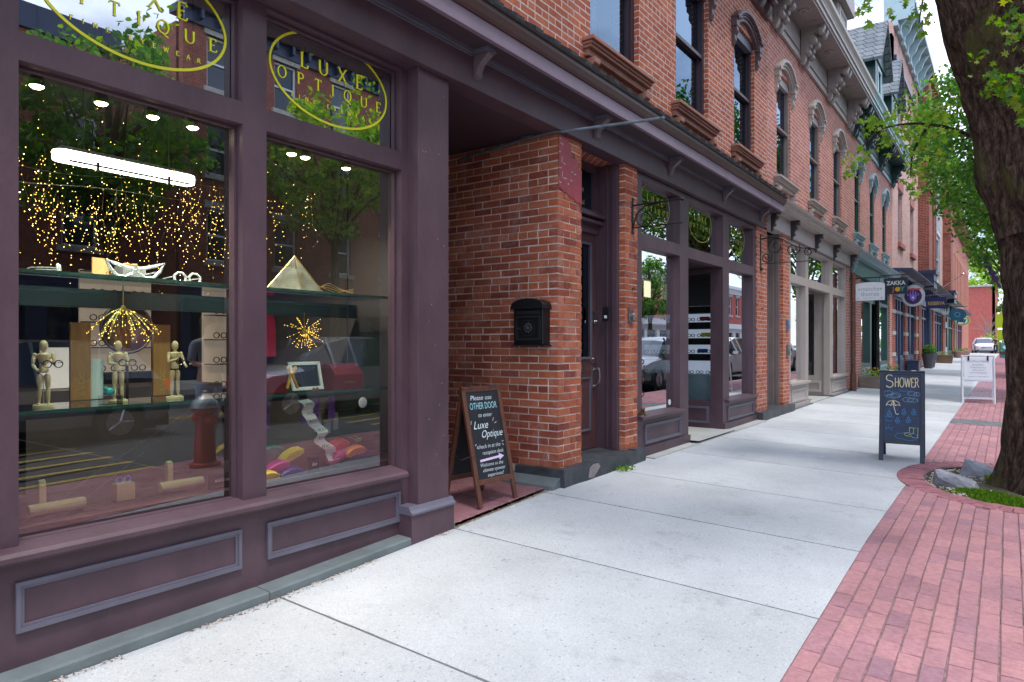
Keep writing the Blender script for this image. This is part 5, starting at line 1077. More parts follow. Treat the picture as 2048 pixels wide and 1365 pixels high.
TW = [[(2.95, 8.3, 3.5), (2.70, 8.2, 3.62), (2.45, 7.9, 3.62), (2.20, 7.6, 3.52), (2.02, 7.5, 3.30)], [(2.60, 8.1, 3.66), (2.45, 8.1, 3.4), (2.42, 8.1, 3.15)], [(2.8, 7.9, 5.4), (2.62, 7.6, 4.9), (2.55, 7.5, 4.45)], [(2.8, 7.8, 5.5), (2.3, 7.6, 5.15), (2.08, 7.5, 4.78)], [(2.5, 7.7, 5.3), (2.36, 7.5, 4.8)],
      [(3.9, 8.0, 4.2), (3.6, 7.4, 4.1), (3.42, 6.9, 3.75), (3.3, 6.8, 3.5)]]
for t in TW: barktube(mb, t, [.022, .014, .010, .006], 6, .0, 0, 4)
mb.build('limbs', BARK, BT, smooth=True)
r = random.Random(5); mb = MB(); NK = 1.25
# leaves hanging into view
for c, rad, n in [((2.02, 7.5, 3.25), .12, 22), ((1.96, 7.5, 3.12), .07, 10), ((2.20, 7.55, 3.52), .15, 30), ((2.30, 7.6, 3.38), .12, 18), ((2.12, 7.6, 3.6), .10, 12), ((2.42, 7.9, 3.60), .17, 34), ((2.50, 7.9, 3.40), .15, 26), ((2.62, 8.1, 3.66), .16, 28), ((2.72, 8.2, 3.56), .14, 20), ((2.36, 7.8, 3.75), .12, 16), ((2.45, 8.1, 3.18), .13, 22), ((2.62, 8.1, 3.28), .12, 16), ((2.78, 8.1, 3.75), .1, 10), ((2.42, 8.1, 2.96), .09, 12),
                  ((2.06, 7.5, 4.78), .10, 14), ((2.14, 7.5, 4.55), .05, 6), ((2.33, 7.5, 4.62), .06, 8), ((2.38, 7.5, 4.80), .09, 10), ((2.56, 7.5, 4.42), .11, 18), ((2.50, 7.5, 4.66), .13, 22), ((2.62, 7.5, 4.85), .12, 18), ((2.28, 7.5, 4.92), .1, 12)]:
    clump(mb, c, rad * 1.15, int(n * NK), .072, r, True, 1)
mb.build('twig_leaves', LEAFY, BT); mb = MB(); NK = 1.4
for c, rad, n in [((3.12, 6.8, 3.46), .06, 8), ((3.19, 6.75, 3.50), .10, 24), ((3.27, 6.7, 3.42), .11, 30), ((3.33, 6.7, 3.28), .10, 26), ((3.35, 6.7, 3.52), .12, 26), ((3.34, 6.6, 3.12), .06, 10), ((3.05, 7.1, 3.8), .12, 10), ((3.22, 7.0, 4.05), .15, 18), ((3.35, 6.9, 3.9), .16, 20), ((3.3, 6.9, 4.3), .15, 20)]: clump(mb, c, rad * 1.1, int(n * NK), .07, r, True, 1)
for i in range(45):    # boughs reaching out over the road
    p = Vector((r.uniform(5.2, 9.5), r.uniform(3.5, 15), r.uniform(7.0, 9.6))); clump(mb, p, .45, 24, .14, r)
# canopy above the frame (seen only as shade and in the window panes)
for i in range(300):
    d = Vector((r.gauss(0, 1), r.gauss(0, 1), r.gauss(0, .45))); d.normalize(); p = Vector((3.4, 6.6, 7.8)) + Vector((d.x * 2.6, d.y * 4.4, d.z * 2.0)) * r.uniform(.4, 1) ** .5
    if p.z - .5 < 1.4 + (math.hypot(p.x - CX, p.y)) * .62 or p.x < 2.0: continue
    clump(mb, p, .5, 22, .15, r)
mb.build('crown', LEAFN, BT)
# shoots and moss tufts on the trunk, grass round the base
mb = MB(); r = random.Random(9)
def blade(x, y, z, h, r):
    a = r.uniform(0, 2 * PI); b = r.uniform(0, .6); wd = .004; dx, dy = math.cos(a), math.sin(a)
    p = [Vector((x - dy * wd, y + dx * wd, z)), Vector((x + dy * wd, y - dx * wd, z)), Vector((x + dx * h * b * .4 + dy * wd * .7, y + dy * h * b * .4 - dx * wd * .7, z + h * .6)), Vector((x + dx * h * b, y + dy * h * b, z + h * .9)), Vector((x + dx * h * b * .4 - dy * wd * .7, y + dy * h * b * .4 + dx * wd * .7, z + h * .6))]
    mb.add(p, [(0, 1, 2, 3, 4)])
def patch(cx_, cy_, ra, rb, n, h):
    for _ in range(n):
        a = r.uniform(0, 2 * PI); q = r.uniform(0, 1) ** .6; x, y = cx_ + ra * q * math.cos(a), cy_ + rb * q * math.sin(a)
        if pitin(x, y, 1.06): blade(x, y, gz(x, y) - .035, h * r.uniform(.5, 1.3), r)
patch(3.42, 7.18, .46, .22, 2600, .07); patch(3.05, 7.42, .22, .10, 900, .06); patch(3.85, 7.35, .4, .3, 1500, .08); patch(3.16, 8.15, .10, .12, 420, .09); patch(2.98, 7.95, .1, .1, 220, .03); patch(2.78, 7.35, .12, .05, 160, .035)
tag(mb.build('grass', GRASS), 'bright green grass round the foot of the big trunk', 'grass', kind='stuff')
mb = MB(); r = random.Random(3)     # pebbles
for _ in range(1700):
    a = r.uniform(0, 2 * PI); q = r.uniform(0, 1) ** .55; x, y = PITC[0] + .84 * q * math.cos(a), PITC[1] + .97 * q * math.sin(a)
    if x > 3.75: continue
    s = r.uniform(.007, .016); mb.ball((x, y, gz(x, y) - .018), s, 5, 0, (r.uniform(.8, 1.4), 1, .6))
tag(mb.build('gravel', mat('pale pebbles', (.55, .48, .40), .85, var=.45, scale=60)), 'pale pebbles and chips in the tree pit', 'gravel', kind='stuff')
def rock(name, c, dims, rz, seed, label, pts=None):
    r = random.Random(seed); bm = bmesh.new()
    base = pts or [(r.uniform(-.5, .5), r.uniform(-.5, .5), r.uniform(0, 1)) for _ in range(16)]
    for p in base: bm.verts.new(p)
    bmesh.ops.convex_hull(bm, input=bm.verts); bmesh.ops.delete(bm, geom=[v for v in bm.verts if not v.link_faces], context='VERTS')
    bmesh.ops.triangulate(bm, faces=bm.faces); bmesh.ops.subdivide_edges(bm, edges=bm.edges, cuts=3, use_grid_fill=True)
    for v in bm.verts:
        v.co.x *= dims[0]; v.co.y *= dims[1]; v.co.z *= dims[2]; v.co += noise.noise_vector(v.co * 14 + Vector((seed, 0, 0))) * .010
    me = bpy.data.meshes.new(name); bm.to_mesh(me); bm.free(); me.materials.append(MATS['blue grey rock'])
    o = bpy.data.objects.new(name, me); COL.objects.link(o); o.location = c; o.rotation_euler = (0, 0, rz); return tag(o, label, 'rock')
mat('blue grey rock', (.25, .26, .30), .8, var=.3, scale=9, bump=.5, bscale=40)
rock('rock', (2.83, 7.62, gz(2.8, 7.6) - .04), (.36, .20, .17), math.radians(-15), 1, 'long blue grey rock lying in the tree pit nearest the chalkboard', [(-.5, -.3, 0), (-.5, .4, 0), (.5, .4, 0), (.5, -.5, 0), (-.45, -.1, 1), (-.35, .35, .95), (.45, .2, .55), (.5, -.3, .35), (.1, -.35, .75), (-.3, -.45, .6)])
rock('rock', (3.0, 8.42, gz(3, 8.4) - .04), (.33, .30, .19), math.radians(-5), 2, 'wedge shaped grey rock with dark face beside the trunk', [(-.5, -.4, 0), (-.45, .4, 0), (.6, .4, 0), (.6, -.2, 0), (-.38, -.1, 1), (-.1, .3, .8), (.6, .2, .45), (.1, -.45, .15), (-.05, -.4, .35), (.5, -.2, .3)])
# fallen petals and debris along the building foot and alcove
mb = MB(); r = random.Random(21)
for _ in range(1500):
    k = r.random()
    if k < .62: y = r.uniform(-.5, 3.7); x = .03 + abs(r.gauss(0, .025)); 
    elif k < .80: y = r.uniform(3.7, 5.0); x = r.gauss(.02, .03)
    elif k < .9: y = r.uniform(4.2, 5.0); x = r.uniform(-1.1, .0)
    elif k < .94: y = r.uniform(6.6, 11); x = .15 + abs(r.gauss(0, .02))
    else: x = r.uniform(.1, 4.2); y = r.uniform(1.6, 9)
    if k < .62 and noise.noise(Vector((y * 1.7, 3, 0))) < -.05: continue
    z = gz(x, y) + (.016 if x < 0 else .003); s = r.uniform(.003, .008); a = r.uniform(0, PI); dx, dy = math.cos(a) * s, math.sin(a) * s
    mb.add([(x - dx, y - dy, z), (x + dy * .6, y - dx * .6, z + .002), (x + dx, y + dy, z + .001), (x - dy * .6, y + dx * .6, z + .003)], [(0, 1, 2, 3)], 0 if r.random() < .45 else 1)
tag(mb.build('fallen_petals', [mat('dry petals', (.55, .46, .36), .9, var=.3), mat('brown litter', (.16, .09, .05), .9, var=.4)]), 'dry petals and leaf litter along the foot of the shopfronts', 'litter', kind='stuff')
mb = MB(); r = random.Random(2)
for _ in range(60): leaf(mb, Vector((.16 + r.uniform(-.05, .06), 6.12 + r.uniform(-.12, .14), gz(.1, 6) + r.uniform(.01, .035))), .035, r, up=1)
tag(mb.build('weed', GRASS), 'small weed growing in the joint beside the stone doorstep', 'weed')
# ================================================================ SIGNS ON THE PAVEMENT
def aframe(label, W_, H_, spread, leg, fm, bm, loc, rz, tilt_front=True, tw=.05, name='sandwich_board'):
    """local: front board faces -y, hinge at top; built upright then leaned"""
    T = thing(name, label, 'sandwich board', (0, 0, 0)); a = math.atan2(spread / 2, H_)
    def side(s):
        R = Matrix.Translation((0, s * spread / 2, 0)) @ Matrix.Rotation(s * a, 4, 'X')
        mb = MB(); t = .022; yy = (-t, t) if 0 else ((0, t * 1.1) if s < 0 else (-t * 1.1, 0))
        for x0, x1 in ((-W_ / 2, -W_ / 2 + tw), (W_ / 2 - tw, W_ / 2)): mb.tbox(R, (x0, yy[0], 0), (x1, yy[1], H_))
        mb.tbox(R, (-W_ / 2 + tw + .0005, yy[0] + .001, H_ - tw), (W_ / 2 - tw - .0005, yy[1] - .001, H_ - .002)); mb.tbox(R, (-W_ / 2 + tw + .0005, yy[0] + .001, leg), (W_ / 2 - tw - .0005, yy[1] - .001, leg + tw))
        f = mb.build('frame', fm, T, bevel=.003)
        mb = MB(); mb.tbox(R, (-W_ / 2 + tw * .8, yy[0] + .008, leg + tw * .5), (W_ / 2 - tw * .8, yy[1] - .007, H_ - tw * .5)); b = mb.build('chalkboard', bm, f)
        return R, yy, f
    r1 = side(-1); side(1)
    mb = MB()
    for x in (-W_ / 2 + .09, W_ / 2 - .13): mb.box((x, -.025, H_ * math.cos(a) - .004), (x + .045, .025, H_ * math.cos(a) + .004))
    mb.build('hinge', METAL, T)
    mb = MB(); hz = H_ * .42
    for sx in (-1, 1): mb.tube([(sx * (W_ / 2 - .01), -spread * .29, hz), (sx * (W_ / 2 - .01), 0, hz - .05), (sx * (W_ / 2 - .01), spread * .29, hz)], .003, 5)
    mb.build('chain', METAL, T)
    place(T, loc, rz); R, yy, f = r1
    Mf = lambda x, z: R @ Matrix(((1, 0, 0, x), (0, 0, -1, yy[0] + .0072), (0, 1, 0, z), (0, 0, 0, 1)))
    return T, Mf, f
# board in the alcove: feet fl (-.085,4.175) fr (-.057+..,4.584)
AB, Mf, fr_ = aframe('brown framed sandwich board telling visitors to use the other door, standing in the brick alcove', .46, .955, .42, .17, WOODB, CHALKB, (0, 0, 0), 0, tw=.042)
place(AB, (-.265, 4.375, zf(4.4) + .013), math.radians(85))
KX, KZ = .90, .93
def L2(s, size, x, z, m, w=None, shear=.25, off=.0012, name='chalk_lettering', sx=1):
    mb = MB(); text(mb, s, size * .74, Mf(x * KX, z * KZ), shear=shear, off=-.0004, ext=0, w=w * KX * .95 if w else None, sx=sx); mb.build(name, m, fr_)
L2('Please use', .075, -.02, .905, CHW, w=.29); L2('OTHER DOOR', .105, .0, .825, CHC, w=.37, shear=0); L2('to enter', .065, .0, .755, CHW, w=.19)
L2('Luxe', .12, -.08, .655, CHW, w=.2, shear=.4); L2('Optique', .115, .05, .575, CHW, w=.29, shear=.4)
L2('check in at the', .062, -.01, .485, CHW, w=.31); L2('reception desk', .06, .03, .43, CHW, w=.29)
L2('Welcome to the', .055, -.01, .33, CHW, w=.31); L2('ultimate eyewear', .055, .01, .285, CHW, w=.31); L2('experience!', .055, .02, .24, CHW, w=.22)
mb = MB(); mb.prism([(-.15, .372), (.10, .385), (.10, .365), (.165, .395), (.10, .425), (.10, .405), (-.15, .392)], 'z', .0, .0006); mb.v = [tuple(Mf(0, 0) @ Vector((v[0] * .9, v[1] * .93, v[2]))) for v in mb.v]; mb.build('chalk_arrow', CHP, fr_)
mb = MB()
for a, b in (((-.20, .70), (-.19, .73)), ((-.21, .69), (-.225, .72)), ((.09, .71), (.11, .74)), ((.11, .69), (.14, .70)), ((-.17, .53), (-.19, .515)), ((-.16, .51), (-.17, .49)), ((.17, .52), (.195, .525)), ((.17, .50), (.19, .49))): strip(mb, [(a[0] * .88, a[1] * .93), (b[0] * .88, b[1] * .93)], lambda d: .005, Mf(0, 0), .0004)
strip(mb, arc(-.10, .60, .05, .05, 0, 360, 20), lambda d: .005, Mf(0, 0), .0004) if 0 else None
mb.build('chalk_strokes', CHP, fr_)
# SHOWER board
SB, Mf, fr_ = aframe('navy sandwich board with yellow SHOWER chalk lettering, umbrella and raindrops, on the pavement edge', .44, 1.03, .50, .20, NAVYW, CHALKN, (0, 0, 0), 0, tw=.045)
place(SB, (2.265, 8.83, gz(2.27, 8.8)), math.radians(4)); KX = KZ = 1
mb = MB(); serif(mb, 'S', .145, Mf(-.125, .835), thick=.07, thin=.06, ser=False); serif(mb, 'HOWER', .105, Mf(.045, .842), width=.235, thick=.085, thin=.07, ser=False); mb.build('chalk_lettering', CHY, fr_)
L2('Yourself', .055, .03, .785, CHB, w=.13, shear=.1); L2('with', .035, .03, .745, CHB)
L2('Premium', .045, -.125, .49, CHB, w=.095, shear=0); L2('Merch', .045, -.125, .445, CHB, w=.07, shear=0); L2('at', .04, -.125, .405, CHB, shear=0); L2('$150', .052, -.125, .355, CHB, w=.075, shear=0, off=.002)
def line(pts, m, wd=.005, name='chalk_drawing', closed=False):
    mb = MB(); [strip(mb, p + ([p[0], p[1]] if closed else []), lambda d: wd, Mf(0, 0), .0003 + .0001 * i) for i, p in enumerate(pts)]; return mb.build(name, m, fr_)
def cloud(cx_, cz_, w_, h_, n=7): return [(cx_ + (w_ + .012 * abs(math.sin(n * t / 2))) * math.cos(t), cz_ + (h_ + .010 * abs(math.sin(n * t / 2))) * math.sin(t)) for t in [2 * PI * i / 60 for i in range(61)]]
line([cloud(-.135, .765, .04, .022), cloud(-.065, .748, .045, .018), cloud(-.09, .735, .06, .015)], CHS, .004); line([cloud(.10, .77, .035, .016), cloud(.145, .765, .025, .014), cloud(.06, .70, .045, .018), cloud(.105, .695, .04, .016)], CHS, .004)
line([arc(-.085, .625, .068, .06, 0, 180, 14), arc(-.131, .625, .022, .012, 0, 180, 6), arc(-.085, .625, .022, .012, 0, 180, 6), arc(-.039, .625, .022, .012, 0, 180, 6), [(-.085, .685), (-.107, .63)], [(-.085, .685), (-.062, .63)]], CHY, .006)
line([[(-.085, .685), (-.075, .60), (-.06, .55)] + arc(-.045, .548, .015, .018, 180, 340, 6)], CHW, .006)
def drop(x, z, s): return [(x, z + s)] + [(x + .5 * s * math.cos(math.radians(a)), z - .15 * s + .55 * s * math.sin(math.radians(a))) for a in range(35, -216, -22)] + [(x, z + s)]
for i, (x, z) in enumerate([(-.12, .53), (.02, .555), (.115, .56), (-.04, .46), (.065, .47)]): line([drop(x, z, .042), [(x - .01, z - .02), (x + .012, z + .005)], [(x - .008, z - .005), (x + .008, z + .014)]], CHB, .005)
line([[(.075, .39), (.075, .33), (.03, .325), (.025, .31), (.05, .295), (.10, .295), (.10, .28), (.155, .28), (.155, .39), (.115, .385), (.075, .39)], [(.115, .385), (.115, .33), (.07, .31)]], CHG, .005)
line([cloud(.05, .29, .10, .035, 3)], CHB, .004)
mb = MB(); r = random.Random(8)
for _ in range(34):
    x, z = r.uniform(-.16, .16), r.uniform(.28, .72); strip(mb, [(x, z), (x + .006, z)], lambda d: .006, Mf(0, 0), .0002)
mb.build('chalk_dots', CHB, fr_)
mb = MB(); strip(mb, [(-.02, .222), (.025, .222)], lambda d: .012, Mf(0, 0), -.0045); mb.build('maker_plate', METAL, fr_)
# white tubular frame sign
WS = thing('sidewalk_sign', 'white tubular A-frame sign with clipped white notice straddling the brick strip', 'sign', (0, 0, 0))
mb = MB(); 
for y, s in ((-.22, -1), (.22, 1)):
    for x in (-.28, .28): mb.tube([(x, y, .0), (x, 0 + s * .02, 1.0)], .018, 8)
    mb.tube([(-.28, y * .9, .10), (.28, y * .9, .10)], .012, 8)
mb.tube([(-.30, -.02, 1.0), (.30, -.02, 1.0)], .018, 8); mb.tube([(-.30, .02, 1.0), (.30, .02, 1.0)], .016, 8)
mb.build('frame', WHITEP, WS)
mb = MB(); mb.add([(-.25, -.05, .97), (.25, -.05, .97), (.25, -.13, .46), (-.25, -.13, .46)], [(3, 2, 1, 0)]); mb.build('notice', mat('white vinyl', (.78, .80, .84), .4, var=.03), WS)
mb = MB(); mb.add([(-.26, -.035, .94), (.26, -.035, .94), (.26, -.20, .12), (-.26, -.20, .12)], [(3, 2, 1, 0)]); mb.build('clear_panel', GLT, WS)
mb = MB(); [mb.box((x - .015, -.075, .90), (x + .015, -.035, 1.0)) for x in (-.17, .17)]; mb.build('clip', BLACK, WS)
a = math.atan2(.08, .51); Mn = lambda z: Mat4((0, -.054 - (.97 - z) * .157, z), (1, 0, 0), (0, .157, 1))
mb = MB(); text(mb, 'The Moon Market', .06, Mn(.87), w=.40); [text(mb, s, .042, Mn(z), w=w_) for s, z, w_ in (('Breakfast', .80, .2), ('Sandwiches & soups', .745, .28), ('coffee and tea', .69, .22), ('local small goods', .635, .30), ('come in and say hi', .555, .36))]
mb.build('notice_lettering', mat('grey print', (.34, .38, .48), .6), WS)
place(WS, (2.70, 17.65, gz(2.7, 17.6)), math.radians(6))
# ================================================================ WALL FIXTURES
MBX = thing('mailbox', 'black cast iron mailbox with arched lid hanging on the alcove brick wall', 'mailbox', (-.24, 5.14, 1.4))
mb = MB(); yf = 5.144 - .12
mb.prism([(-.40, 1.40), (-.08, 1.40), (-.08, 1.735), (-.40, 1.735)], 'y', yf, 5.14); mb.build('body', BLACK, MBX, bevel=.008)
mb = MB(); n = 12; top = [(-.24 + .175 * math.cos(t), 1.755 + .06 * math.sin(t)) for t in [PI * i / n for i in range(n + 1)]]
mb.prism([(-.065, 1.735)] + top + [(-.415, 1.735)], 'y', yf - .025, 5.14); mb.box((-.42, yf - .03, 1.72), (-.06, 5.14, 1.738)); mb.build('lid', BLACK, MBX, bevel=.005)
mb = MB(); mp_ = lambda u, v, d: (u, yf - .010 + d, v); mb.grid(mp_, -.375, -.105, 1.44, 1.66, .01, [(-.355, -.125, 1.46, 1.64)]); mb.box((-.37, yf - .006, 1.672), (-.11, yf, 1.705)); mb.box((-.42, yf - .01, 1.385), (-.06, 5.13, 1.4)); 
strip(mb, arc(-.24, 1.55, .075, .072, 0, 360, 24), lambda d: .012, Matrix(((1, 0, 0, 0), (0, 0, -1, yf - .002), (0, 1, 0, 0), (0, 0, 0, 1))), .004)
for k in range(9):
    t = 2 * PI * k / 9; mb.ball((-.24 + .035 * math.cos(t), yf, 1.55 + .035 * math.sin(t)), .018, 8)
mb.ball((-.24, yf, 1.55), .028, 8); mb.build('relief', mat('worn black iron', (.035, .035, .038), .35, metal=.4), MBX)
mb = MB(); mb.lathe([(.009, 0), (.009, .01)], (-.35, yf, 1.545), 10, 0, Matrix.Rotation(PI / 2, 3, 'X')); mb.build('lock', METAL, MBX)
T = thing('intercom', 'black doorbell intercom on the plum door casing', 'intercom', (-.2, 6.43, 1.7)); mb = MB(); mb.box((-.235, 6.40, 1.655), (-.165, 6.4148, 1.80)); mb.build('body', BLACK, T, bevel=.004)
mb = MB(); mb.box((-.215, 6.396, 1.68), (-.185, 6.3995, 1.71)); mb.build('button', WHITEP, T)
T = thing('key_switch', 'grey metal key switch plate on the narrow brick pier beside the door', 'switch box', (0, 6.57, 1.73)); mb = MB(); mb.box((.0, 6.515, 1.64), (.018, 6.625, 1.80)); mb.build('plate', mat('grey cast plate', (.10, .11, .115), .5, metal=.4), T, bevel=.004)
mb = MB(); mb.lathe([(.034, 0), (.034, .022), (.026, .026)], (.018, 6.58, 1.70), 16, 0, Matrix.Rotation(PI / 2, 3, 'Y')); mb.build('lock_cover', METAL, T); mb = MB(); mb.box((.018, 6.53, 1.765), (.0195, 6.61, 1.785)); mb.box((.018, 6.54, 1.735), (.021, 6.57, 1.75)); mb.build('red_mark', REDPNT, T)
for y, z, lb in ((12.85, 1.75, 'small dark blue box on the brick pier left of the taupe shopfront'), (12.87, 1.30, 'grey utility plate below the dark box on the brick pier')):
    mb = MB(); mb.box((0, y - .05, z - .1), (.04, y + .05, z + .1)); mb.box((.04, y - .03, z - .06), (.05, y + .03, z + .02)); tag(mb.build('utility_box', BLUEG if z > 1.5 else STONE, bevel=.004), lb, 'utility box')
def scroll_bracket(name, label, y, z, L_, H_, scr, cat='sign bracket', xw=0):
    T = thing(name, label, cat, (xw, y, z)); R_ = .011
    mb = MB(); mb.box((xw, y - .015, z - H_ - .04), (xw + .012, y + .015, z + .05)); mb.ball((xw + .006, y, z + .065), .018, 8); mb.ball((xw + .006, y, z - H_ - .05), .018, 8); mb.build('wall_plate', BLACK, T)
    mb = MB(); mb.tube([(xw, y, z), (xw + L_, y, z)], R_ * .9, 6) if scr < 2 else mb.tube(smoothpath([(xw, y, z), (xw + L_ * .35, y, z - .0), (xw + L_ * .7, y, z - .17), (xw + L_, y, z - .22)]), R_, 6); mb.tube([(xw, y, z - H_), (xw + L_ * (1 if scr == 1 else 1), y, z - H_)], R_ * .6, 6); mb.ball((xw + L_, y, z if scr < 2 else z - .22), .02, 8); mb.build('arm', BLACK, T)
    mb = MB()
    if scr == 1:
        mb.tube([(x, y, zz) for x, zz in spiral((xw + .15, z - H_ * .62), .11, .015, 1.8, 1.8 + 3.6 * PI, 30)], R_ * .7, 6); mb.tube([(xw + .01, y, z - H_), (xw + .05, y, z - .1), (xw + .15, y, z - .02), (xw + .3, y, z - .01)], R_ * .7, 6)
    elif scr == 2:
        for c, rr, s in (((xw + .24, z - .14), .14, 1), ((xw + .50, z - .20), .11, -1), ((xw + .73, z - .26), .07, 1), ((xw + .10, z - .30), .09, -1)): mb.tube([(x, y, zz) for x, zz in spiral(c, rr, .015, .6, .6 + s * 3.4 * PI, 34)], R_ * .8, 6)
        mb.ball((xw + .02, y, z - H_ - .08), .03, 8)
    mb.build('scroll', BLACK, T); return T
scroll_bracket('sign_bracket', 'small black scroll sign bracket on the brick pier right of the plum door', 6.62, 2.88, .56, .24, 1)
scroll_bracket('sign_bracket', 'large black triple scroll sign bracket hanging over the pavement beside the taupe shopfront', 11.25, 3.10, .82, .40, 2)
mb = MB(); mb.tube([(-1.1, 5.08, 3.20), (-.3, 5.09, 3.275), (.0, 5.10, 3.285), (.05, 5.13, 3.28), (.95, 5.24, 3.255)], .013, 10); mb.tube([(.40, 5.17, 3.262), (.44, 5.175, 3.262)], .019, 10); mb.lathe([(.02, 0), (.02, .02)], (1.0 - .05, 5.24, 3.245), 8); tag(mb.build('banner_pole', GALV, smooth=True), 'thin weathered metal pole sticking out from the alcove ceiling over the pavement', 'pole')
mb = MB(); mb.ball((-.28, 5.08, 3.275), .035, 8, 0, (1.3, 1, .5)); mb.box((-.34, 5.06, 3.27), (-.22, 5.10, 3.29)); tag(mb.build('pole_clamp', GALV), 'corroded clamp holding the metal pole at the alcove ceiling', 'clamp')
T = thing('ceiling_lamp', 'small dark glass lamp under the alcove ceiling behind the purple pillar', 'lamp', (-1.1, 4.4, 3.29)); mb = MB(); mb.lathe([(.06, 0), (.06, -.02), (.015, -.03), (.015, -.06)], (-1.0, 4.4, 3.29), 14); mb.build('fitting', BLACK, T); mb = MB(); mb.lathe([(.05, -.06), (.07, -.14), (.04, -.19)], (-1.0, 4.4, 3.29), 12); mb.build('shade', GLT, T)
# door hinges / hose bib by second shopfront
T = thing('iron_hooks', 'rusty iron hooks and hose tap on the purple post beside the narrow brick pier', 'hooks', (.0, 6.77, .7)); mb = MB()
for z in (1.22, 1.02, .87): mb.tube([(x, 6.775, zz) for x, zz in spiral((.035, z), .028, .02, -1.6, 1.9, 10)], .006, 6)
mb.tube([(-.02, 6.80, .66), (.06, 6.80, .66), (.075, 6.80, .63)], .018, 8); mb.ball((.04, 6.80, .70), .025, 8); mb.build('hook', mat('rusty bronze', (.12, .075, .035), .6, metal=.6, var=.5, scale=30), T)
for y in (6.62, 11.3):
    mb = MB(); mb.tube([(0, y, 1.98), (.02, y - .02, 2.0), (.02, y + .02, 2.0), (.02, y + .04, 1.99)], .006, 5); tag(mb.build('wall_hook', BLACK), 'small rusted iron hook on the %s brick pier' % ('first narrow' if y < 8 else 'second narrow'), 'hook')
mb = MB(); mb.tube([(.10, 18.78, .24), (.10, 18.78, 3.2)], .05, 10); mb.lathe([(.075, .0), (.07, .42), (.055, .46)], (.10, 18.78, .24), 12); tag(mb.build('drainpipe', mat('rusty downpipe', (.12, .05, .035), .6, var=.4, scale=10), smooth=True), 'dark rust-bottomed downpipe between taupe and green shopfronts', 'drainpipe')
# ================================================================ HANGING SHOP SIGNS
def hang(label, y, x0, x1, z0, z1, build, rod=True, zr=None, rodm=None):
    T = thing('hanging_sign', label, 'shop sign', (0, y, z1)); zr = zr or z1 + .09
    mb = MB(); mb.tube([(0, y, zr), (x1 + .05, y, zr)], .014, 6); mb.box((0, y - .02, zr - .08), (.015, y + .02, zr + .08))
    for x in (x0 + .12, x1 - .12): mb.tube([(x, y, zr), (x, y, z1 - .02)], .006, 5)
    mb.build('bracket', rodm or BLACK, T); build(T, y - .021, (x0 + x1) / 2, (z0 + z1) / 2, x1 - x0, z1 - z0); return T
def MS(x, y, z): return Mat4((x, y, z), (1, 0, 0), (0, 0, 1))
def b_matcha(T, y, cx, cz, W_, H_):
    pts = [(cx - W_ / 2, cz - H_ / 2), (cx + W_ / 2, cz - H_ / 2), (cx + W_ / 2, cz + H_ * .38)] + [(cx + W_ / 2 * math.cos(t), cz + H_ * .38 + H_ * .12 * math.sin(t)) for t in [PI * i / 12 for i in range(1, 12)]] + [(cx - W_ / 2, cz + H_ * .38)]
    mb = MB(); mb.prism(pts, 'y', y, y + .04); mb.build('sign_board', WHITEP, T)
    mb = MB(); text(mb, 'matcha', .15, MS(cx, y - .002, cz + .01), w=.40); text(mb, 'thomas', .15, MS(cx, y - .002, cz - .115), w=.40); mb.build('lettering', mat('grey green letters', (.30, .37, .42), .6), T)
    mb = MB(); text(mb, 'modern general store', .045, MS(cx, y - .002, cz - .175), w=.30)
    for s in (-1, 1): mb.lathe([(.03, 0), (.03, .002)], (cx + s * .24, y - .003, cz + .05), 10, 0, Matrix.Rotation(PI / 2, 3, 'X')); mb.lathe([(.02, 0), (.02, .002)], (cx + s * .26, y - .003, cz - .17), 8, 0, Matrix.Rotation(PI / 2, 3, 'X'))
    mb.build('leaf_motif', mat('sage print', (.40, .50, .46), .6), T)
hang('white arched matcha thomas hanging sign', 18.9, .13, .78, 2.50, 2.95, b_matcha, zr=3.06)
def b_zakka(T, y, cx, cz, W_, H_):
    mb = MB(); mb.box((cx - W_ / 2, y, cz - H_ / 2), (cx + W_ / 2, y + .04, cz + H_ / 2)); mb.build('sign_board', mat('charcoal sign', (.018, .026, .045), .5), T)
    mb = MB(); text(mb, 'ZAKKA', .17, MS(cx + .01, y - .002, cz + .035), w=.50, off=.004); mb.build('lettering', WHITEP, T)
    mb = MB(); text(mb, 'J', .19, MS(cx - .06, y - .002, cz - .16), off=.005); mb.build('lettering', mat('orange letter', (.6, .12, .03), .5), T)
    mb = MB(); mb.lathe([(.07, 0), (.07, .004)], (cx + .055, y - .001, cz - .10), 18, 0, Matrix.Rotation(PI / 2, 3, 'X')); mb.build('smiley_disc', mat('sunny yellow', (.75, .38, .02), .5), T)
    mb = MB(); text(mb, 'Y', .19, MS(cx + .18, y - .002, cz - .16), off=.005); mb.build('lettering', mat('turquoise letter', (.03, .33, .36), .5), T)
hang('charcoal ZAKKA JOY hanging sign with coloured letters', 23.5, .16, .78, 2.93, 3.42, b_zakka)
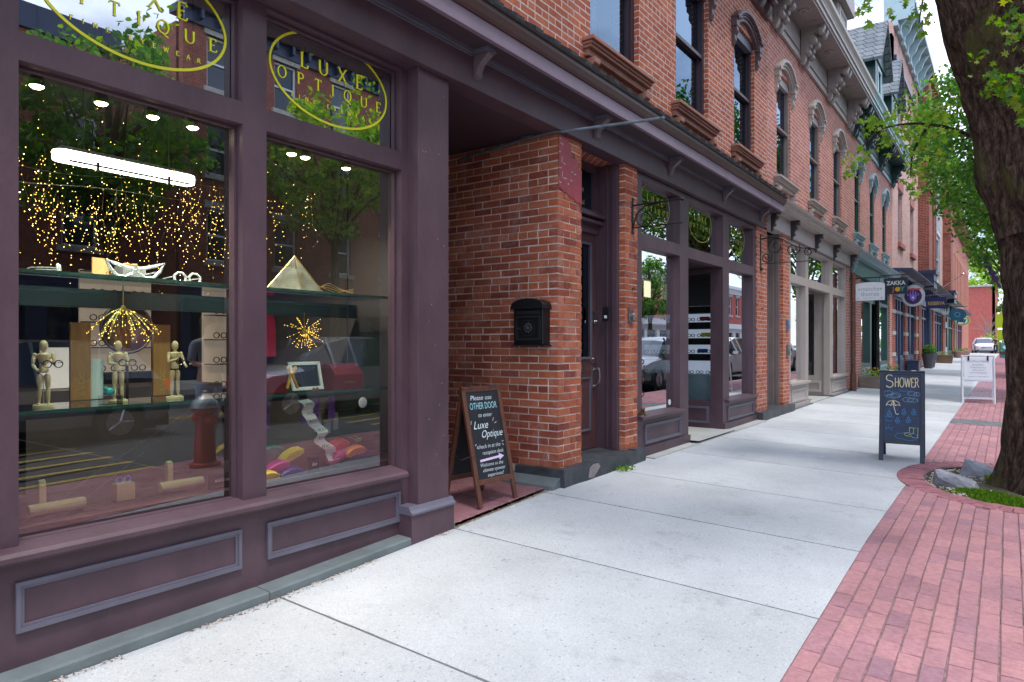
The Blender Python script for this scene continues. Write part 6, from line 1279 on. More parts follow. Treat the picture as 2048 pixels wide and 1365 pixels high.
def b_oval(T, y, cx, cz, W_, H_):
    M = Matrix.Rotation(PI / 2, 3, 'X') @ Matrix.Diagonal((1, H_ / W_, 1)); W2 = W_ / 2
    mb = MB(); mb.lathe([(W2, -.04), (W2, 0)], (cx, y, cz), 36, 0, M); mb.build('sign_board', mat('silver grey sign', (.42, .44, .52), .5), T)
    mb = MB(); mb.lathe([(W2 * .74, 0), (W2 * .74, .004)], (cx, y, cz - .02), 32, 0, M); mb.build('dark_oval', mat('dark purple print', (.03, .015, .07), .5), T)
    mb = MB(); hs = [(-.12, .02), (-.10, -.12), (0, -.2), (.10, -.12), (.12, .02)]
    mb.prism([(cx + a, cz + b) for a, b in [(-.11, .02), (-.09, -.12), (0, -.21), (.09, -.12), (.11, .02)]], 'y', y - .007, y - .005)
    for k, (a, h) in enumerate([(-.15, .08), (-.075, .15), (0, .19), (.075, .15), (.15, .08)]): mb.prism([(cx + a - .028, cz), (cx + a + .028, cz), (cx + a * 1.1 + .014, cz + h), (cx + a * 1.1 - .014, cz + h)], 'y', y - .0085 - k * .0005, y - .0075 - k * .0005)
    mb.build('hand_symbol', mat('violet print', (.20, .12, .55), .5), T)
    mb = MB(); mb.lathe([(.03, 0), (.03, .002)], (cx, y - .011, cz - .07), 12, 0, M); mb.build('eye', WHITEP, T)
    mb = MB(); mb.prism([(cx - .26, cz + .17), (cx + .24, cz + .21), (cx + .24, cz + .26), (cx - .26, cz + .24), (cx - .30, cz + .12)], 'y', y - .009, y - .0045); mb.build('red_banner', mat('red ribbon', (.55, .05, .03), .5), T)
hang('oval silver hanging sign with violet hand symbol and red banner', 28, .12, .85, 2.76, 3.53, b_oval)
def b_res(T, y, cx, cz, W_, H_):
    mb = MB(); mb.box((cx - W_ / 2, y, cz - H_ / 2), (cx + W_ / 2, y + .04, cz + H_ / 2)); mb.build('sign_board', mat('navy sign', (.018, .022, .11), .5), T)
    mb = MB(); text(mb, 'RESERVA', .2, MS(cx, y - .002, cz - .09), w=.62, off=.008); mb.build('lettering', mat('gold letters', (.40, .27, .12), .4), T)
hang('navy RESERVA hanging sign with gold letters and purple rod', 34, .37, 1.12, 2.94, 3.42, b_res, rodm=mat('purple rod', (.22, .08, .32), .5))
def b_disc(T, y, cx, cz, W_, H_):
    M = Matrix.Rotation(PI / 2, 3, 'X') @ Matrix.Diagonal((1, H_ / W_, 1)); mb = MB(); mb.lathe([(W_ / 2, -.04), (W_ / 2, 0)], (cx, y, cz), 30, 0, M); mb.build('sign_board', mat('petrol blue sign', (.015, .12, .21), .5), T)
    mb = MB(); strip(mb, [(.13 * math.cos(t), .13 * math.sin(t)) for t in [2 * PI * i / 20 for i in range(21)]], lambda d: .03, MS(cx, y - .006, cz)); mb.build('ring_symbol', mat('pale blue print', (.2, .42, .55), .5), T)
hang('petrol blue oval hanging sign with pale ring', 48, .34, 1.22, 2.82, 3.55, b_disc)
def b_play(T, y, cx, cz, W_, H_):
    M = Matrix.Rotation(PI / 2, 3, 'X') @ Matrix.Diagonal((1, H_ / W_, 1))
    for i, (r, c) in enumerate(((1, (.65, .55, .05)), (.9, (.12, .42, .12)), (.78, (.62, .78, .78)))):
        mb = MB(); mb.lathe([(W_ / 2 * r, -.04), (W_ / 2 * r, i * .004)], (cx - (1 - r) * .2, y, cz), 30, 0, M); mb.build('sign_board' if i == 0 else 'colour_ring', mat('play sign %d' % i, c, .5), T)
    mb = MB(); text(mb, 'play', .34, MS(cx - .06, y - .011, cz - .08), w=.52, off=.02); mb.build('lettering', NAVY, T)
hang('oval play hanging sign with green and yellow rim', 52, .42, 1.27, 2.64, 3.24, b_play)
mb = MB(); mb.tube([(0, 40.5, 3.9), (1.4, 40.5, 4.9)], .02, 6); mb.ball((1.4, 40.5, 4.9), .06, 8); tag(mb.build('flag_pole', METAL), 'slanting bare flagpole on the facade above the RESERVA sign', 'flagpole')
# ================================================================ PLANTERS
def plants(T, c, rad, h, seed, m, n=60, size=.05, flowers=None):
    r = random.Random(seed); mb = MB(); clump(mb, (c[0], c[1], c[2] + h * .5), rad, n, size, r, flat=h / rad * .6); mb.build('foliage', m, T)
    if flowers:
        mb = MB()
        for _ in range(14): mb.ball((c[0] + r.uniform(-1, 1) * rad * .8, c[1] + r.uniform(-1, 1) * rad * .6, c[2] + h * r.uniform(.6, 1.1)), .018, 6)
        mb.build('flowers', flowers, T)
def trough(x, y, w_, d_, h, label, seed, m):
    z = gz(x, y); T = thing('planter_box', label, 'planter', (x, y, z)); mb = MB()
    mb.add([(x - w_ / 2 * .86, y - d_ / 2 * .86, z), (x + w_ / 2 * .86, y - d_ / 2 * .86, z), (x + w_ / 2 * .86, y + d_ / 2 * .86, z), (x - w_ / 2 * .86, y + d_ / 2 * .86, z), (x - w_ / 2, y - d_ / 2, z + h), (x + w_ / 2, y - d_ / 2, z + h), (x + w_ / 2, y + d_ / 2, z + h), (x - w_ / 2, y + d_ / 2, z + h)], [(0, 1, 5, 4), (1, 2, 6, 5), (2, 3, 7, 6), (3, 0, 4, 7), (4, 5, 6, 7)])
    mb.grid(lambda u, v, dd: (u, v, z + h + .015 - dd), x - w_ / 2 - .015, x + w_ / 2 + .015, y - d_ / 2 - .015, y + d_ / 2 + .015, .04, [(x - w_ / 2 + .03, x + w_ / 2 - .03, y - d_ / 2 + .03, y + d_ / 2 - .03)]); mb.build('box', m, T)
    plants(T, (x, y, z + h), w_ * .42, .22, seed, LEAFY if seed % 2 else LEAFF, 90, .07, mat('pink flowers', (.6, .18, .12), .7) if 'pink flowers' not in MATS else MATS['pink flowers']); return T
WOODG = mat('weathered planter', (.22, .18, .15), .85, var=.25, stretch=(1, 1, 6)); 
trough(.30, 20.3, .62, .45, .30, 'weathered stone trough with young plants at the iron column foot', 1, WOODG)
trough(.22, 24.6, .60, .5, .28, 'low wooden planter box with twiggy plants beyond the iron column', 2, WOODG)
trough(.42, 43.6, .8, .5, .42, 'brown wooden planter with trailing shrub before the stone pier', 3, mat('brown planter', (.17, .11, .07), .85))
mb = MB(); z = gz(.2, 30.5); mb.box((.05, 30.2, z), (.45, 30.8, z + .42)); mb.box((.03, 30.17, z + .42), (.47, 30.83, z + .47)); tag(mb.build('planter_box', NAVY, bevel=.01), 'empty dark blue planter box in front of the blue grey shopfront', 'planter')
for i, (x, y, lb) in enumerate([(.36, 35.2, 'tall charcoal urn with clipped green ball, the nearer of the pair'), (.34, 36.5, 'tall charcoal urn with clipped green ball, the farther of the pair')]):
    z = gz(x, y); T = thing('planter_urn', lb, 'planter', (x, y, z), 'pair of ball topiary urns'); mb = MB(); mb.lathe([(.16, 0), (.2, .3), (.27, .62), (.27, .66), (.23, .66)], (x, y, z), 18); mb.build('pot', mat('charcoal pot', (.06, .065, .08), .6) if i == 0 else MATS['charcoal pot'], T, smooth=True)
    mb = MB(); r = random.Random(i)
    for _ in range(700):
        v = Vector((r.gauss(0, 1), r.gauss(0, 1), r.gauss(0, 1))).normalized(); leaf(mb, Vector((x, y, z + .80)) + v * .25 * r.uniform(.85, 1), .06, r)
    mb.ball((x, y, z + .8), .21, 10); mb.build('topiary_ball', LEAFF, T)
for i, (x, y, lb) in enumerate([(.35, 57.5, 'terracotta bowl pot beside the green shopfront, the nearer one'), (.55, 62, 'terracotta bowl pot beside the plum shopfront, the farther one')]):
    z = gz(x, y); T = thing('flower_pot', lb, 'pot', (x, y, z)); mb = MB(); mb.lathe([(.22, 0), (.34, .38), (.38, .40), (.38, .46), (.32, .46)], (x, y, z), 16); mb.build('pot', mat('terracotta', (.34, .20, .16), .8) if i == 0 else MATS['terracotta'], T, smooth=True); plants(T, (x, y, z + .46), .3, .2, i, LEAFF, 50, .1)
# ================================================================ STREET THINGS
def hydrant(x, y):
    z = gz(x, y); T = thing('fire_hydrant', 'red fire hydrant with silver bonnet at the curb, seen in the display window reflection', 'fire hydrant', (x, y, z)); mb = MB()
    mb.lathe([(.17, 0), (.17, .04), (.12, .06), (.115, .30), (.105, .32), (.10, .62), (.14, .63), (.14, .67), (.10, .68)], (x, y, z), 20); R = Matrix.Rotation(PI / 2, 3, 'Y')
    mb.lathe([(.055, -.19), (.06, -.17), (.06, .17), (.055, .19)], (x, y, z + .55), 12, 0, R); mb.build('barrel', mat('hydrant red', (.32, .012, .02), .4), T, smooth=True)
    mb = MB(); mb.lathe([(.16, .68), (.16, .70), (.13, .76), (.07, .81), (.03, .83), (.03, .87), (.01, .88)], (x, y, z), 20); mb.build('bonnet', mat('silver paint', (.42, .44, .46), .4, metal=.5), T, smooth=True)
hydrant(3.88, 4.28)
def car(name, label, body, loc, rz, dark=False, group='cars parked along the street'):
    T = thing(name, label, 'car', (0, 0, 0), group); mb = MB()
    st = [(-2.30, .66, .36, .60, .66, .58), (-2.22, .84, .24, .74, .84, .66), (-1.75, .91, .20, .88, .98, .74), (-1.05, .93, .20, .96, 1.07, .76), (-.30, .93, .20, .99, 1.54, .60), (.25, .93, .20, 1.0, 1.66, .60), (1.1, .93, .20, 1.02, 1.66, .60), (1.75, .92, .22, 1.04, 1.56, .58), (2.15, .88, .26, 1.0, 1.12, .66), (2.30, .80, .36, .78, .92, .62)]
    N = 11; vs = []
    for y, w_, zl, zb, zt, wt in st: vs += [(-w_ * .85, y, zl), (-w_, y, zl + .12), (-w_ * 1.0, y, (zl + zb) / 2 + .05), (-w_ * .965, y, zb), (-wt, y, zt - .04), (-wt * .55, y, zt), (wt * .55, y, zt), (wt, y, zt - .04), (w_ * .965, y, zb), (w_, y, (zl + zb) / 2 + .05), (w_, y, zl + .12), (w_ * .85, y, zl)]
    N = 12; fs = []; ms = []
    for i in range(len(st) - 1):
        for k in range(N):
            g = 1 if (k in (3, 7) and 3 <= i <= 7) or (k in (4, 5, 6) and i in (3, 7)) else 0
            fs.append((i * N + k, (i + 1) * N + k, (i + 1) * N + (k + 1) % N, i * N + (k + 1) % N)); ms.append(g)
    fs += [tuple(range(N)), tuple(range((len(st) - 1) * N, len(st) * N))[::-1]]; ms += [0, 0]
    mb.v = vs; mb.f = fs; mb.m = [0] * len(fs); body_idx = [i for i, m_ in enumerate(ms) if m_ == 0]; gidx = [i for i, m_ in enumerate(ms) if m_ == 1]
    a = MB(); a.v = vs; a.f = [fs[i] for i in body_idx]; a.m = [0] * len(a.f); B = a.build('body', body, T, smooth=True)
    a = MB(); a.v = vs; a.f = [fs[i] for i in gidx]; a.m = [0] * len(a.f); a.build('windows', GLD, T, smooth=True)
    mb = MB()
    for s in (-1, 1):
        for y0, y1, dy in ((-.28, -.36, 0), (.30, .24, 0), (1.12, 1.2, 0)): mb.tube([(s * .905, y0, 1.0), (s * .605, y1 + .06, 1.62)], .03, 6)
        mb.box((s * .86, -.72, 1.0), (s * 1.05, -.60, 1.12))
    mb.build('pillars', body, T)
    mb = MB()
    for s in (-1, 1):
        for y in (-1.42, 1.42): mb.lathe([(.40, -.02), (.40, .02)], (s * .925, y, .37), 24, 0, Matrix.Rotation(PI / 2, 3, 'Y'))
        mb.box((s * .90, -2.0, .2), (s * .945, 2.0, .27))
    mb.box((-.80, -2.27, .22), (.80, -2.1, .42)); mb.box((-.80, 2.1, .22), (.80, 2.28, .42)); mb.build('trim', BLACK, T)
    for s in (-1, 1):
        for y in (-1.42, 1.42):
            mb = MB(); mb.lathe([(.22, -.11), (.33, -.10), (.345, -.06), (.345, .06), (.33, .10), (.22, .11)], (s * .85, y, .345), 28, 0, Matrix.Rotation(PI / 2, 3, 'Y')); w_ = mb.build('wheel', mat('tyre rubber', (.02, .02, .022), .85) if 'tyre rubber' not in MATS else MATS['tyre rubber'], T)
            mb = MB(); mb.lathe([(.21, -.118), (.21, .118)], (s * .85, y, .345), 20, 0, Matrix.Rotation(PI / 2, 3, 'Y'))
            for k in range(5):
                t = 2 * PI * k / 5; mb.tube([(s * .978, y, .345), (s * .972, y + .20 * math.cos(t), .345 + .20 * math.sin(t))], .022, 5)
            mb.build('rim', METAL, w_)
        mb = MB(); mb.prism([(s * .50, .70), (s * .86, .80), (s * .84, .68), (s * .52, .62)], 'y', -2.275, -2.15); mb.build('headlight', mat('lamp glass', (.55, .58, .62), .15) if 'lamp glass' not in MATS else MATS['lamp glass'], T)
        mb = MB(); mb.prism([(s * .62, .95), (s * .84, 1.02), (s * .86, .84), (s * .64, .82)], 'y', 2.2, 2.285); mb.build('tail_light', mat('tail lamp red', (.5, .02, .02), .2, emit=(.6, .02, .02), es=.6) if 'tail lamp red' not in MATS else MATS['tail lamp red'], T)
    mb = MB(); mb.box((-.45, -2.30, .55), (.45, -2.26, .68)); mb.build('grille', BLACK, T); mb = MB(); mb.box((-.25, -2.315, .42), (.25, -2.28, .52)); mb.build('number_plate', WHITEP, T)
    return place(T, loc, rz)
zr = lambda y: zf(y) - .265
SIL = mat('silver car paint', (.46, .48, .52), .25, metal=.5, var=.02, coat=.6); WHC = mat('white car paint', (.75, .76, .80), .2, var=.02, coat=.5); BLC = mat('black car paint', (.02, .022, .028), .15, var=.02, coat=.8); GRC = mat('grey car paint', (.16, .17, .19), .2, metal=.4, var=.02, coat=.6)
car('parked_car', 'silver suv in the road, reflected across the right display window', SIL, (8.6, 9.6, zr(9.6)), 0)
car('parked_car', 'black car at the curb, reflected in the left entrance pane', BLC, (6.0, 14.6, zr(14.6)), 0)
car('parked_car', 'grey suv at the curb, reflected in the right entrance pane', GRC, (6.0, 20.6, zr(20.6)), 0)
car('parked_car', 'white car at the curb, reflected in the taupe shopfront', WHC, (6.0, 27, zr(27)), 0)
car('parked_car', 'grey car in the road, reflected faintly behind the mannequins', GRC, (8.8, 3.7, zr(3.7)), 0)
car('parked_car', 'second silver car farther along the curb, reflected in the green shopfront', SIL, (6.0, 34, zr(34)), 0)
car('parked_car', 'white suv facing the camera at the end of the pavement', WHC, (1.12, 86.6, zf(85) - .13), math.radians(7))
car('parked_car', 'dark car glimpsed past the trunk beyond the crossing', BLC, (5.3, 90, zf(88) - .13), math.radians(80))
# person far away
def person(x, y, label, top, legs, skin=(.45, .26, .2), hair=(.12, .06, .03), arms=True, rz=0, h=1.68):
    z = gz(x, y); T = thing('person', label, 'person', (0, 0, 0)); k = h / 1.7
    def skinmesh(nodes, edges, m, name, par):
        me = bpy.data.meshes.new(name); me.from_pydata([Vector(n[0]) * k for n in nodes], edges, []); me.materials.append(m); o = bpy.data.objects.new(name, me); COL.objects.link(o); o.parent = par
        o.modifiers.new('s', 'SKIN'); o.modifiers.new('u', 'SUBSURF').levels = 1
        for i, n in enumerate(nodes): me.skin_vertices[0].data[i].radius = (n[1] * k, n[2] * k if len(n) > 2 else n[1] * k); me.skin_vertices[0].data[i].use_root = i == 0
        return o
    sk = mat('skin tone %s' % label[:12], skin, .55)
    N = [((0, 0, .92), .14, .10), ((0, 0, 1.12), .12, .09), ((0, 0, 1.32), .15, .10), ((0, 0, 1.44), .06), ((0, -.01, 1.52), .055), ((0, -.02, 1.60), .085, .095), ((0, -.01, 1.68), .06, .07),
         ((.19, 0, 1.38), .05), ((.23, -.02, 1.13), .04), ((.14, -.22, 1.08), .03), ((.05, -.28, 1.12), .028), ((-.19, 0, 1.38), .05), ((-.23, -.02, 1.13), .04), ((-.14, -.22, 1.10), .03), ((-.05, -.28, 1.13), .028),
         ((.09, 0, .86), .085), ((.10, -.05, .48), .06), ((.10, .02, .09), .04), ((.10, -.12, .04), .035), ((-.09, 0, .86), .085), ((-.10, .08, .48), .06), ((-.10, .16, .09), .04), ((-.10, .03, .04), .035)]
    E_ = [(0, 1), (1, 2), (2, 3), (3, 4), (4, 5), (5, 6), (2, 7), (7, 8), (8, 9), (9, 10), (2, 11), (11, 12), (12, 13), (13, 14), (0, 15), (15, 16), (16, 17), (17, 18), (0, 19), (19, 20), (20, 21), (21, 22)]
    b = skinmesh(N, E_, sk, 'body', T)
    t = skinmesh([((0, 0, .88), .16, .12), ((0, 0, 1.12), .135, .105), ((0, 0, 1.33), .165, .115), ((0, 0, 1.42), .08), ((.20, 0, 1.37), .06), ((.24, -.02, 1.14), .05), ((-.20, 0, 1.37), .06), ((-.24, -.02, 1.14), .05)], [(0, 1), (1, 2), (2, 3), (2, 4), (4, 5), (2, 6), (6, 7)], top, 'shirt', T)
    t = skinmesh([((0, 0, .95), .15, .115), ((.09, 0, .84), .10), ((.10, -.05, .48), .07), ((.10, .02, .11), .055), ((-.09, 0, .84), .10), ((-.10, .08, .48), .07), ((-.10, .16, .11), .055)], [(0, 1), (1, 2), (2, 3), (0, 4), (4, 5), (5, 6)], legs, 'trousers', T)
    mb = MB(); mb.ball((0, .015 * k, 1.635 * k), .108 * k, 12, 0, (1, 1.05, 1)); mb.ball((0, .07 * k, 1.52 * k), .08 * k, 10, 0, (1, .8, 1.6)); mb.build('hair', mat('hair %s' % label[:12], hair, .6), T, smooth=True)
    mb = MB(); [mb.ball((s * .032 * k, -.115 * k, 1.61 * k), .011, 6) for s in (-1, 1)]; mb.ball((0, -.12 * k, 1.585 * k), .014, 6); mb.build('face', mat('face %s' % label[:12], (.12, .06, .05), .5), T)
    return place(T, (x, y, z), rz)
person(2.2, 80.2, 'woman with long reddish hair in dark clothes walking toward the white suv', mat('charcoal shirt', (.03, .03, .05), .8), mat('navy trousers', (.02, .025, .06), .8), hair=(.22, .08, .04))
person(4.6, 4.75, 'person in pale blue jeans standing at the curb, reflected beside the red hydrant', mat('pale shirt', (.25, .28, .34), .8), mat('light jeans', (.26, .36, .50), .8), rz=math.radians(-90), h=1.75)
# crossing sign, far board, flag, bushes
T = thing('crossing_sign', 'fluorescent yellow pedestrian crossing sign with arrow plate just left of the trunk', 'road sign', (3.5, 30, 0)); z = gz(3.5, 30)
mb = MB(); mb.tube([(3.0, 30.03, z), (3.0, 30.03, 2.75)], .03, 8); mb.build('post', METAL, T)
FLU = mat('fluorescent yellow green', (.62, .80, .02), .5, var=.02)
def diamond(cx_, cz_, s, y, par, name, m):
    mb = MB(); mb.prism([(cx_, cz_ - s), (cx_ + s, cz_), (cx_, cz_ + s), (cx_ - s, cz_)], 'y', y, y + .01); return mb.build(name, m, par)
mb = MB(); mb.prism([(2.65, 2.0), (3.35, 2.0), (3.35, 2.42), (3.0, 2.75), (2.65, 2.42)], 'y', 30, 30.01); mb.build('sign_plate', FLU, T)
mb = MB(); mb.box((2.69, 30, 1.55), (3.31, 30.01, 1.94)); mb.build('arrow_plate', FLU, T)
mb = MB(); mb.ball((3.0, 29.995, 2.52), .05, 8, 0, (1, .1, 1)); mb.prism([(2.95, 2.26), (3.05, 2.26), (3.03, 2.46), (2.97, 2.46)], 'y', 29.99, 29.996); mb.prism([(2.96, 2.26), (3.0, 2.26), (2.93, 2.06), (2.89, 2.06)], 'y', 29.988, 29.994); mb.prism([(3.01, 2.26), (3.05, 2.26), (3.13, 2.06), (3.09, 2.06)], 'y', 29.989, 29.995)
mb.build('pedestrian_symbol', BLACK, T); mb = MB(); mb.prism([(2.85, 1.65), (2.9, 1.60), (3.15, 1.80), (3.1, 1.85)], 'y', 29.99, 29.996); mb.build('arrow_symbol', BLACK, T); T.location.x += .2
T = thing('crossing_sign', 'yellow crossing sign seen reflected in the taupe shop window', 'road sign', (15.6, 34, 0)); mb = MB(); mb.tube([(16.4, 33, -.1), (16.4, 33, 3.2)], .04, 8); mb.build('post', METAL, T); mb = MB(); mb.prism([(32.6, 2.2), (33.4, 2.2), (33.4, 2.8), (33.0, 3.2), (32.6, 2.8)], 'x', 16.34, 16.36); mb.box((16.34, 32.65, 1.7), (16.36, 33.35, 2.1)); mb.build('sign_plate', FLU, T)
T = thing('sidewalk_board', 'small pavement board with teal and white oval, just left of the trunk in the distance', 'sandwich board', (3.2, 62, 0)); z = gz(3.2, 62)
mb = MB(); mb.prism([(61.7, z), (61.75, z), (62.0, z + 1.15), (61.95, z + 1.15)], 'x', 2.75, 3.65); mb.build('panel', mat('teal board', (.03, .22, .22), .5), T); mb = MB(); [mb.box((x, 61.66, z), (x + .06, 61.72, z + 1.2)) for x in (2.68, 3.66)]; mb.box((2.7, 61.68, z + .28), (3.7, 61.70, z + .5)); mb.build('frame', BROWN, T)
mb = MB(); mb.lathe([(.33, 0), (.33, .01)], (3.2, 61.84, z + .8), 24, 0, Matrix.Rotation(PI / 2 - .2, 3, 'X') @ Matrix.Diagonal((1, .6, 1))); mb.build('oval_print', mat('pale teal', (.45, .62, .62), .5), T)
mb = MB(); r = random.Random(4)
def purpleflag():
    T = thing('furled_flag', 'furled purple flag on a slanting pole left of the big trunk', 'flag', (3.1, 30, 3.1)); mb = MB(); mb.tube([(3.5, 30, 2.75), (3.2, 30, 3.05), (2.45, 29.9, 4.75)], .02, 6); mb.build('pole', METAL, T)
    mb = MB(); mb.tube(smoothpath([(3.0, 29.97, 3.42), (2.86, 29.95, 3.72), (2.72, 29.92, 4.05), (2.58, 29.9, 4.38), (2.48, 29.9, 4.66)]), [.02 + .10 * abs(math.sin(i * 1.1)) * (1 if i > 3 else .4) for i in range(17)], 7); mb.build('cloth', mat('purple cloth', (.10, .05, .18), .8), T)
    mb = MB(); mb.tube([(3.5, 30.05, gz(3.5, 30)), (3.5, 30.05, 3.3)], .045, 8); mb.build('lamp_post', BLACK, T)
purpleflag()
for i, (x, y, s, m, lb) in enumerate([(4.6, 95.5, 1.6, LEAFY, 'bright green bush behind the woman at the far corner'), (2.6, 95.2, 2.0, LEAFY, 'low yellow green bush right behind the white suv'), (7.0, 96, 2.0, LEAFF, 'tall green bush by the far crossing'), (10.5, 97, 2.2, LEAFF, 'wide green hedge shrub at the far right corner')]):
    T = thing('bush', lb, 'bush', (x, y, .5)); r = random.Random(70 + i); mb = MB()
    for _ in range(16): clump(mb, (x + r.uniform(-.6, .6) * s, y + r.uniform(-.4, .4) * s, .55 + s * r.uniform(.2, .85)), .45 * s, 55, .22, r)
    mb.build('foliage', m, T)
T = thing('bare_tree', 'leafless grey young tree in front of the far red building', 'tree', (1.0, 97, .6)); mb = MB(); r = random.Random(6); barktube(mb, [(1.2, 97, .5), (1.15, 97, 2.2), (1.3, 97, 3.4)], [.09, .07, .05], 7, 0)
for _ in range(22):
    a = Vector((1.2, 97, r.uniform(1.8, 3.4))); b = a + Vector((r.uniform(-1.7, 1.7), r.uniform(-.5, .5), r.uniform(.4, 2.2))); barktube(mb, [a, (a + b) / 2 + Vector((0, 0, .15)), b], [.04, .025, .008], 5, 0)
mb.build('branches', mat('pale bark', (.28, .25, .22), .9), T)
# dark bough of a neighbouring tree crossing the sky gap
# ================================================================ INSIDE THE DISPLAY WINDOW
def shelf(z, y0, y1, x0, x1, lb):
    mb = MB(); mb.box((x0, y0, z - .012), (x1, y1, z)); mb.build
    T = thing('glass_shelf', lb, 'shelf', ((x0 + x1) / 2, y0, z)); mb.build('shelf_glass', GLSH, T); m2 = MB(); m2.box((x1, y0, z - .016), (x1 + .006, y1, z + .002)); m2.build('front_edge', mat('green glass edge', (.02, .10, .085), .2) if 'green glass edge' not in MATS else MATS['green glass edge'], T)
    m3 = MB(); [m3.tube([(x0 + .05, y, z + .0), (x0 + .05, y, 3.29)], .003, 4) for y in (y0 + .1, y1 - .1)]; m3.build('hanging_wire', METAL, T)
shelf(1.74, 1.0, 3.45, -.75, -.32, 'upper green-edged glass shelf carrying the giant spectacles'); shelf(1.10, 1.0, 3.45, -.75, -.32, 'lower green-edged glass shelf carrying the wooden mannequins')
mb = MB(); mb.box((-.80, .9, 1.60), (-.76, 3.5, 1.70)); mb.box((-.8, .9, 1.02), (-.76, 3.5, 1.075)); tag(mb.build('shelf_rail', mat('dark steel', (.03, .035, .045), .4)), 'dark metal rails running behind the two glass shelves', 'rail')
# LED batten
T = thing('ceiling_light', 'long rounded white light fitting glowing behind the display window', 'light', (-2.0, 2.4, 2.75)); mb = MB()
pts = [(-2.0 + .075 * math.cos(t), (2.82 if math.sin(t) >= 0 else 1.98) + .075 * math.sin(t)) for t in [2 * PI * i / 32 for i in range(32)]]
mb.prism(pts, 'z', 2.66, 2.73); mb.build('diffuser', emis('lamp diffuser', (1, .97, .9), 5.0), T, bevel=.01)
mb = MB(); mb.tube([(-1.93, 1.98, 2.655), (-1.93, 2.82, 2.655)], .008, 6); [mb.box((-1.94, y, 2.62), (-1.92, y + .02, 2.68)) for y in (2.15, 2.65)]; mb.box((-2.04, 1.95, 2.73), (-1.96, 2.85, 2.76)); [mb.tube([(-2, y, 2.75), (-2, y, 3.3)], .006, 5) for y in (2.1, 2.7)]; mb.build('housing', METAL, T)
BULB = emis('warm bulb', (1, .82, .5), 14.0)
def spot(x, y, z, lb, beam=True):
    T = thing('spotlight', lb, 'spotlight', (x, y, z)); mb = MB(); mb.lathe([(.018, .0), (.028, -.03), (.032, -.07)], (x, y, z), 12); mb.tube([(x, y, z), (x, y, 3.3)], .005, 6); mb.build('housing', BLACK, T)
    if beam:
        l = bpy.data.lights.new('spot_beam', 'SPOT'); l.energy = 34; l.spot_size = 2.0; l.spot_blend = .9; l.color = (1, .88, .70); l.shadow_soft_size = .04; o = bpy.data.objects.new('spot_beam', l); COL.objects.link(o); o.parent = T; o.location = (0, 0, -.10); o.rotation_euler = (0, .30, 0)
    mb = MB(); mb.lathe([(.030, -.071), (.02, -.080), (.008, -.083)], (x, y, z), 12); mb.build('lamp', BULB, T)
for i, (y, lb) in enumerate([(1.246, 'leftmost spotlight at the top of the display window'), (1.52, 'spotlight above the left end of the long white light'), (1.77, 'spotlight over the middle of the long white light'), (1.985, 'spotlight above the right end of the long white light'), (2.37, 'spotlight at the left edge of the right display pane'), (2.62, 'left spotlight of the close pair in the right display pane'), (2.72, 'right spotlight of the close pair in the right display pane'), (3.05, 'spotlight at the right of the right display pane')]): spot(-.36, y, 2.655, lb, i not in (5,))
# icicle fairy lights
T = thing('fairy_lights', 'curtain of warm icicle fairy lights strung below the long white light', 'fairy lights', (-2.2, 2.3, 2.5)); r = random.Random(77); mb = MB(); bb = MB(); bright = MB()
for i in range(300):     # short crooked drops hung at many depths
    x = -r.choice([1.2, 1.6, 2.1, 2.6, 3.2]) + r.uniform(-.15, .15); y = r.uniform(.95, 3.5); z = 2.62 + .05 * math.sin(y * 5 + x * 3) - r.uniform(0, .12); p = Vector((x, y, z)); path = [p.copy()]; n = r.randint(1, 9)
    for k in range(n):
        p = p + Vector((r.uniform(-.03, .03), r.uniform(-.03, .03), -r.uniform(.03, .09))); path.append(p.copy())
        if r.random() < .8: (bb if r.random() < .96 else bright).ball(p, r.uniform(.0020, .0039) * (-x / 2.2) ** .5, 5)
    if n > 1 and i % 3 == 0: mb.tube(path, .0010, 3)
for i in range(230):
    (bb if r.random() < .9 else bright).ball((-r.uniform(1.2, 3.4), r.uniform(.9, 3.5), r.uniform(2.0, 3.05) if i % 3 else r.uniform(1.8, 2.2)), r.uniform(.0018, .0034), 5)
for a, b in (((-1.2, .9, 2.46), (-1.9, 3.5, 2.68)), ((-2.2, .9, 2.60), (-2.6, 3.5, 2.66))):
    a, b = Vector(a), Vector(b); mb.tube(smoothpath([a, a.lerp(b, .3) + Vector((0, 0, -.09)), a.lerp(b, .6) + Vector((0, 0, -.02)), b]), .002, 4)
mb.build('wire', mat('clear wire', (.30, .28, .22), .5), T); tag(bb.build('bulbs', emis('fairy bulb', (1, .60, .10), 4.0), T), None, None, kind='stuff'); tag(bright.build('bright_bulbs', emis('bright fairy bulb', (1, .85, .5), 12.0), T), None, None, kind='stuff')
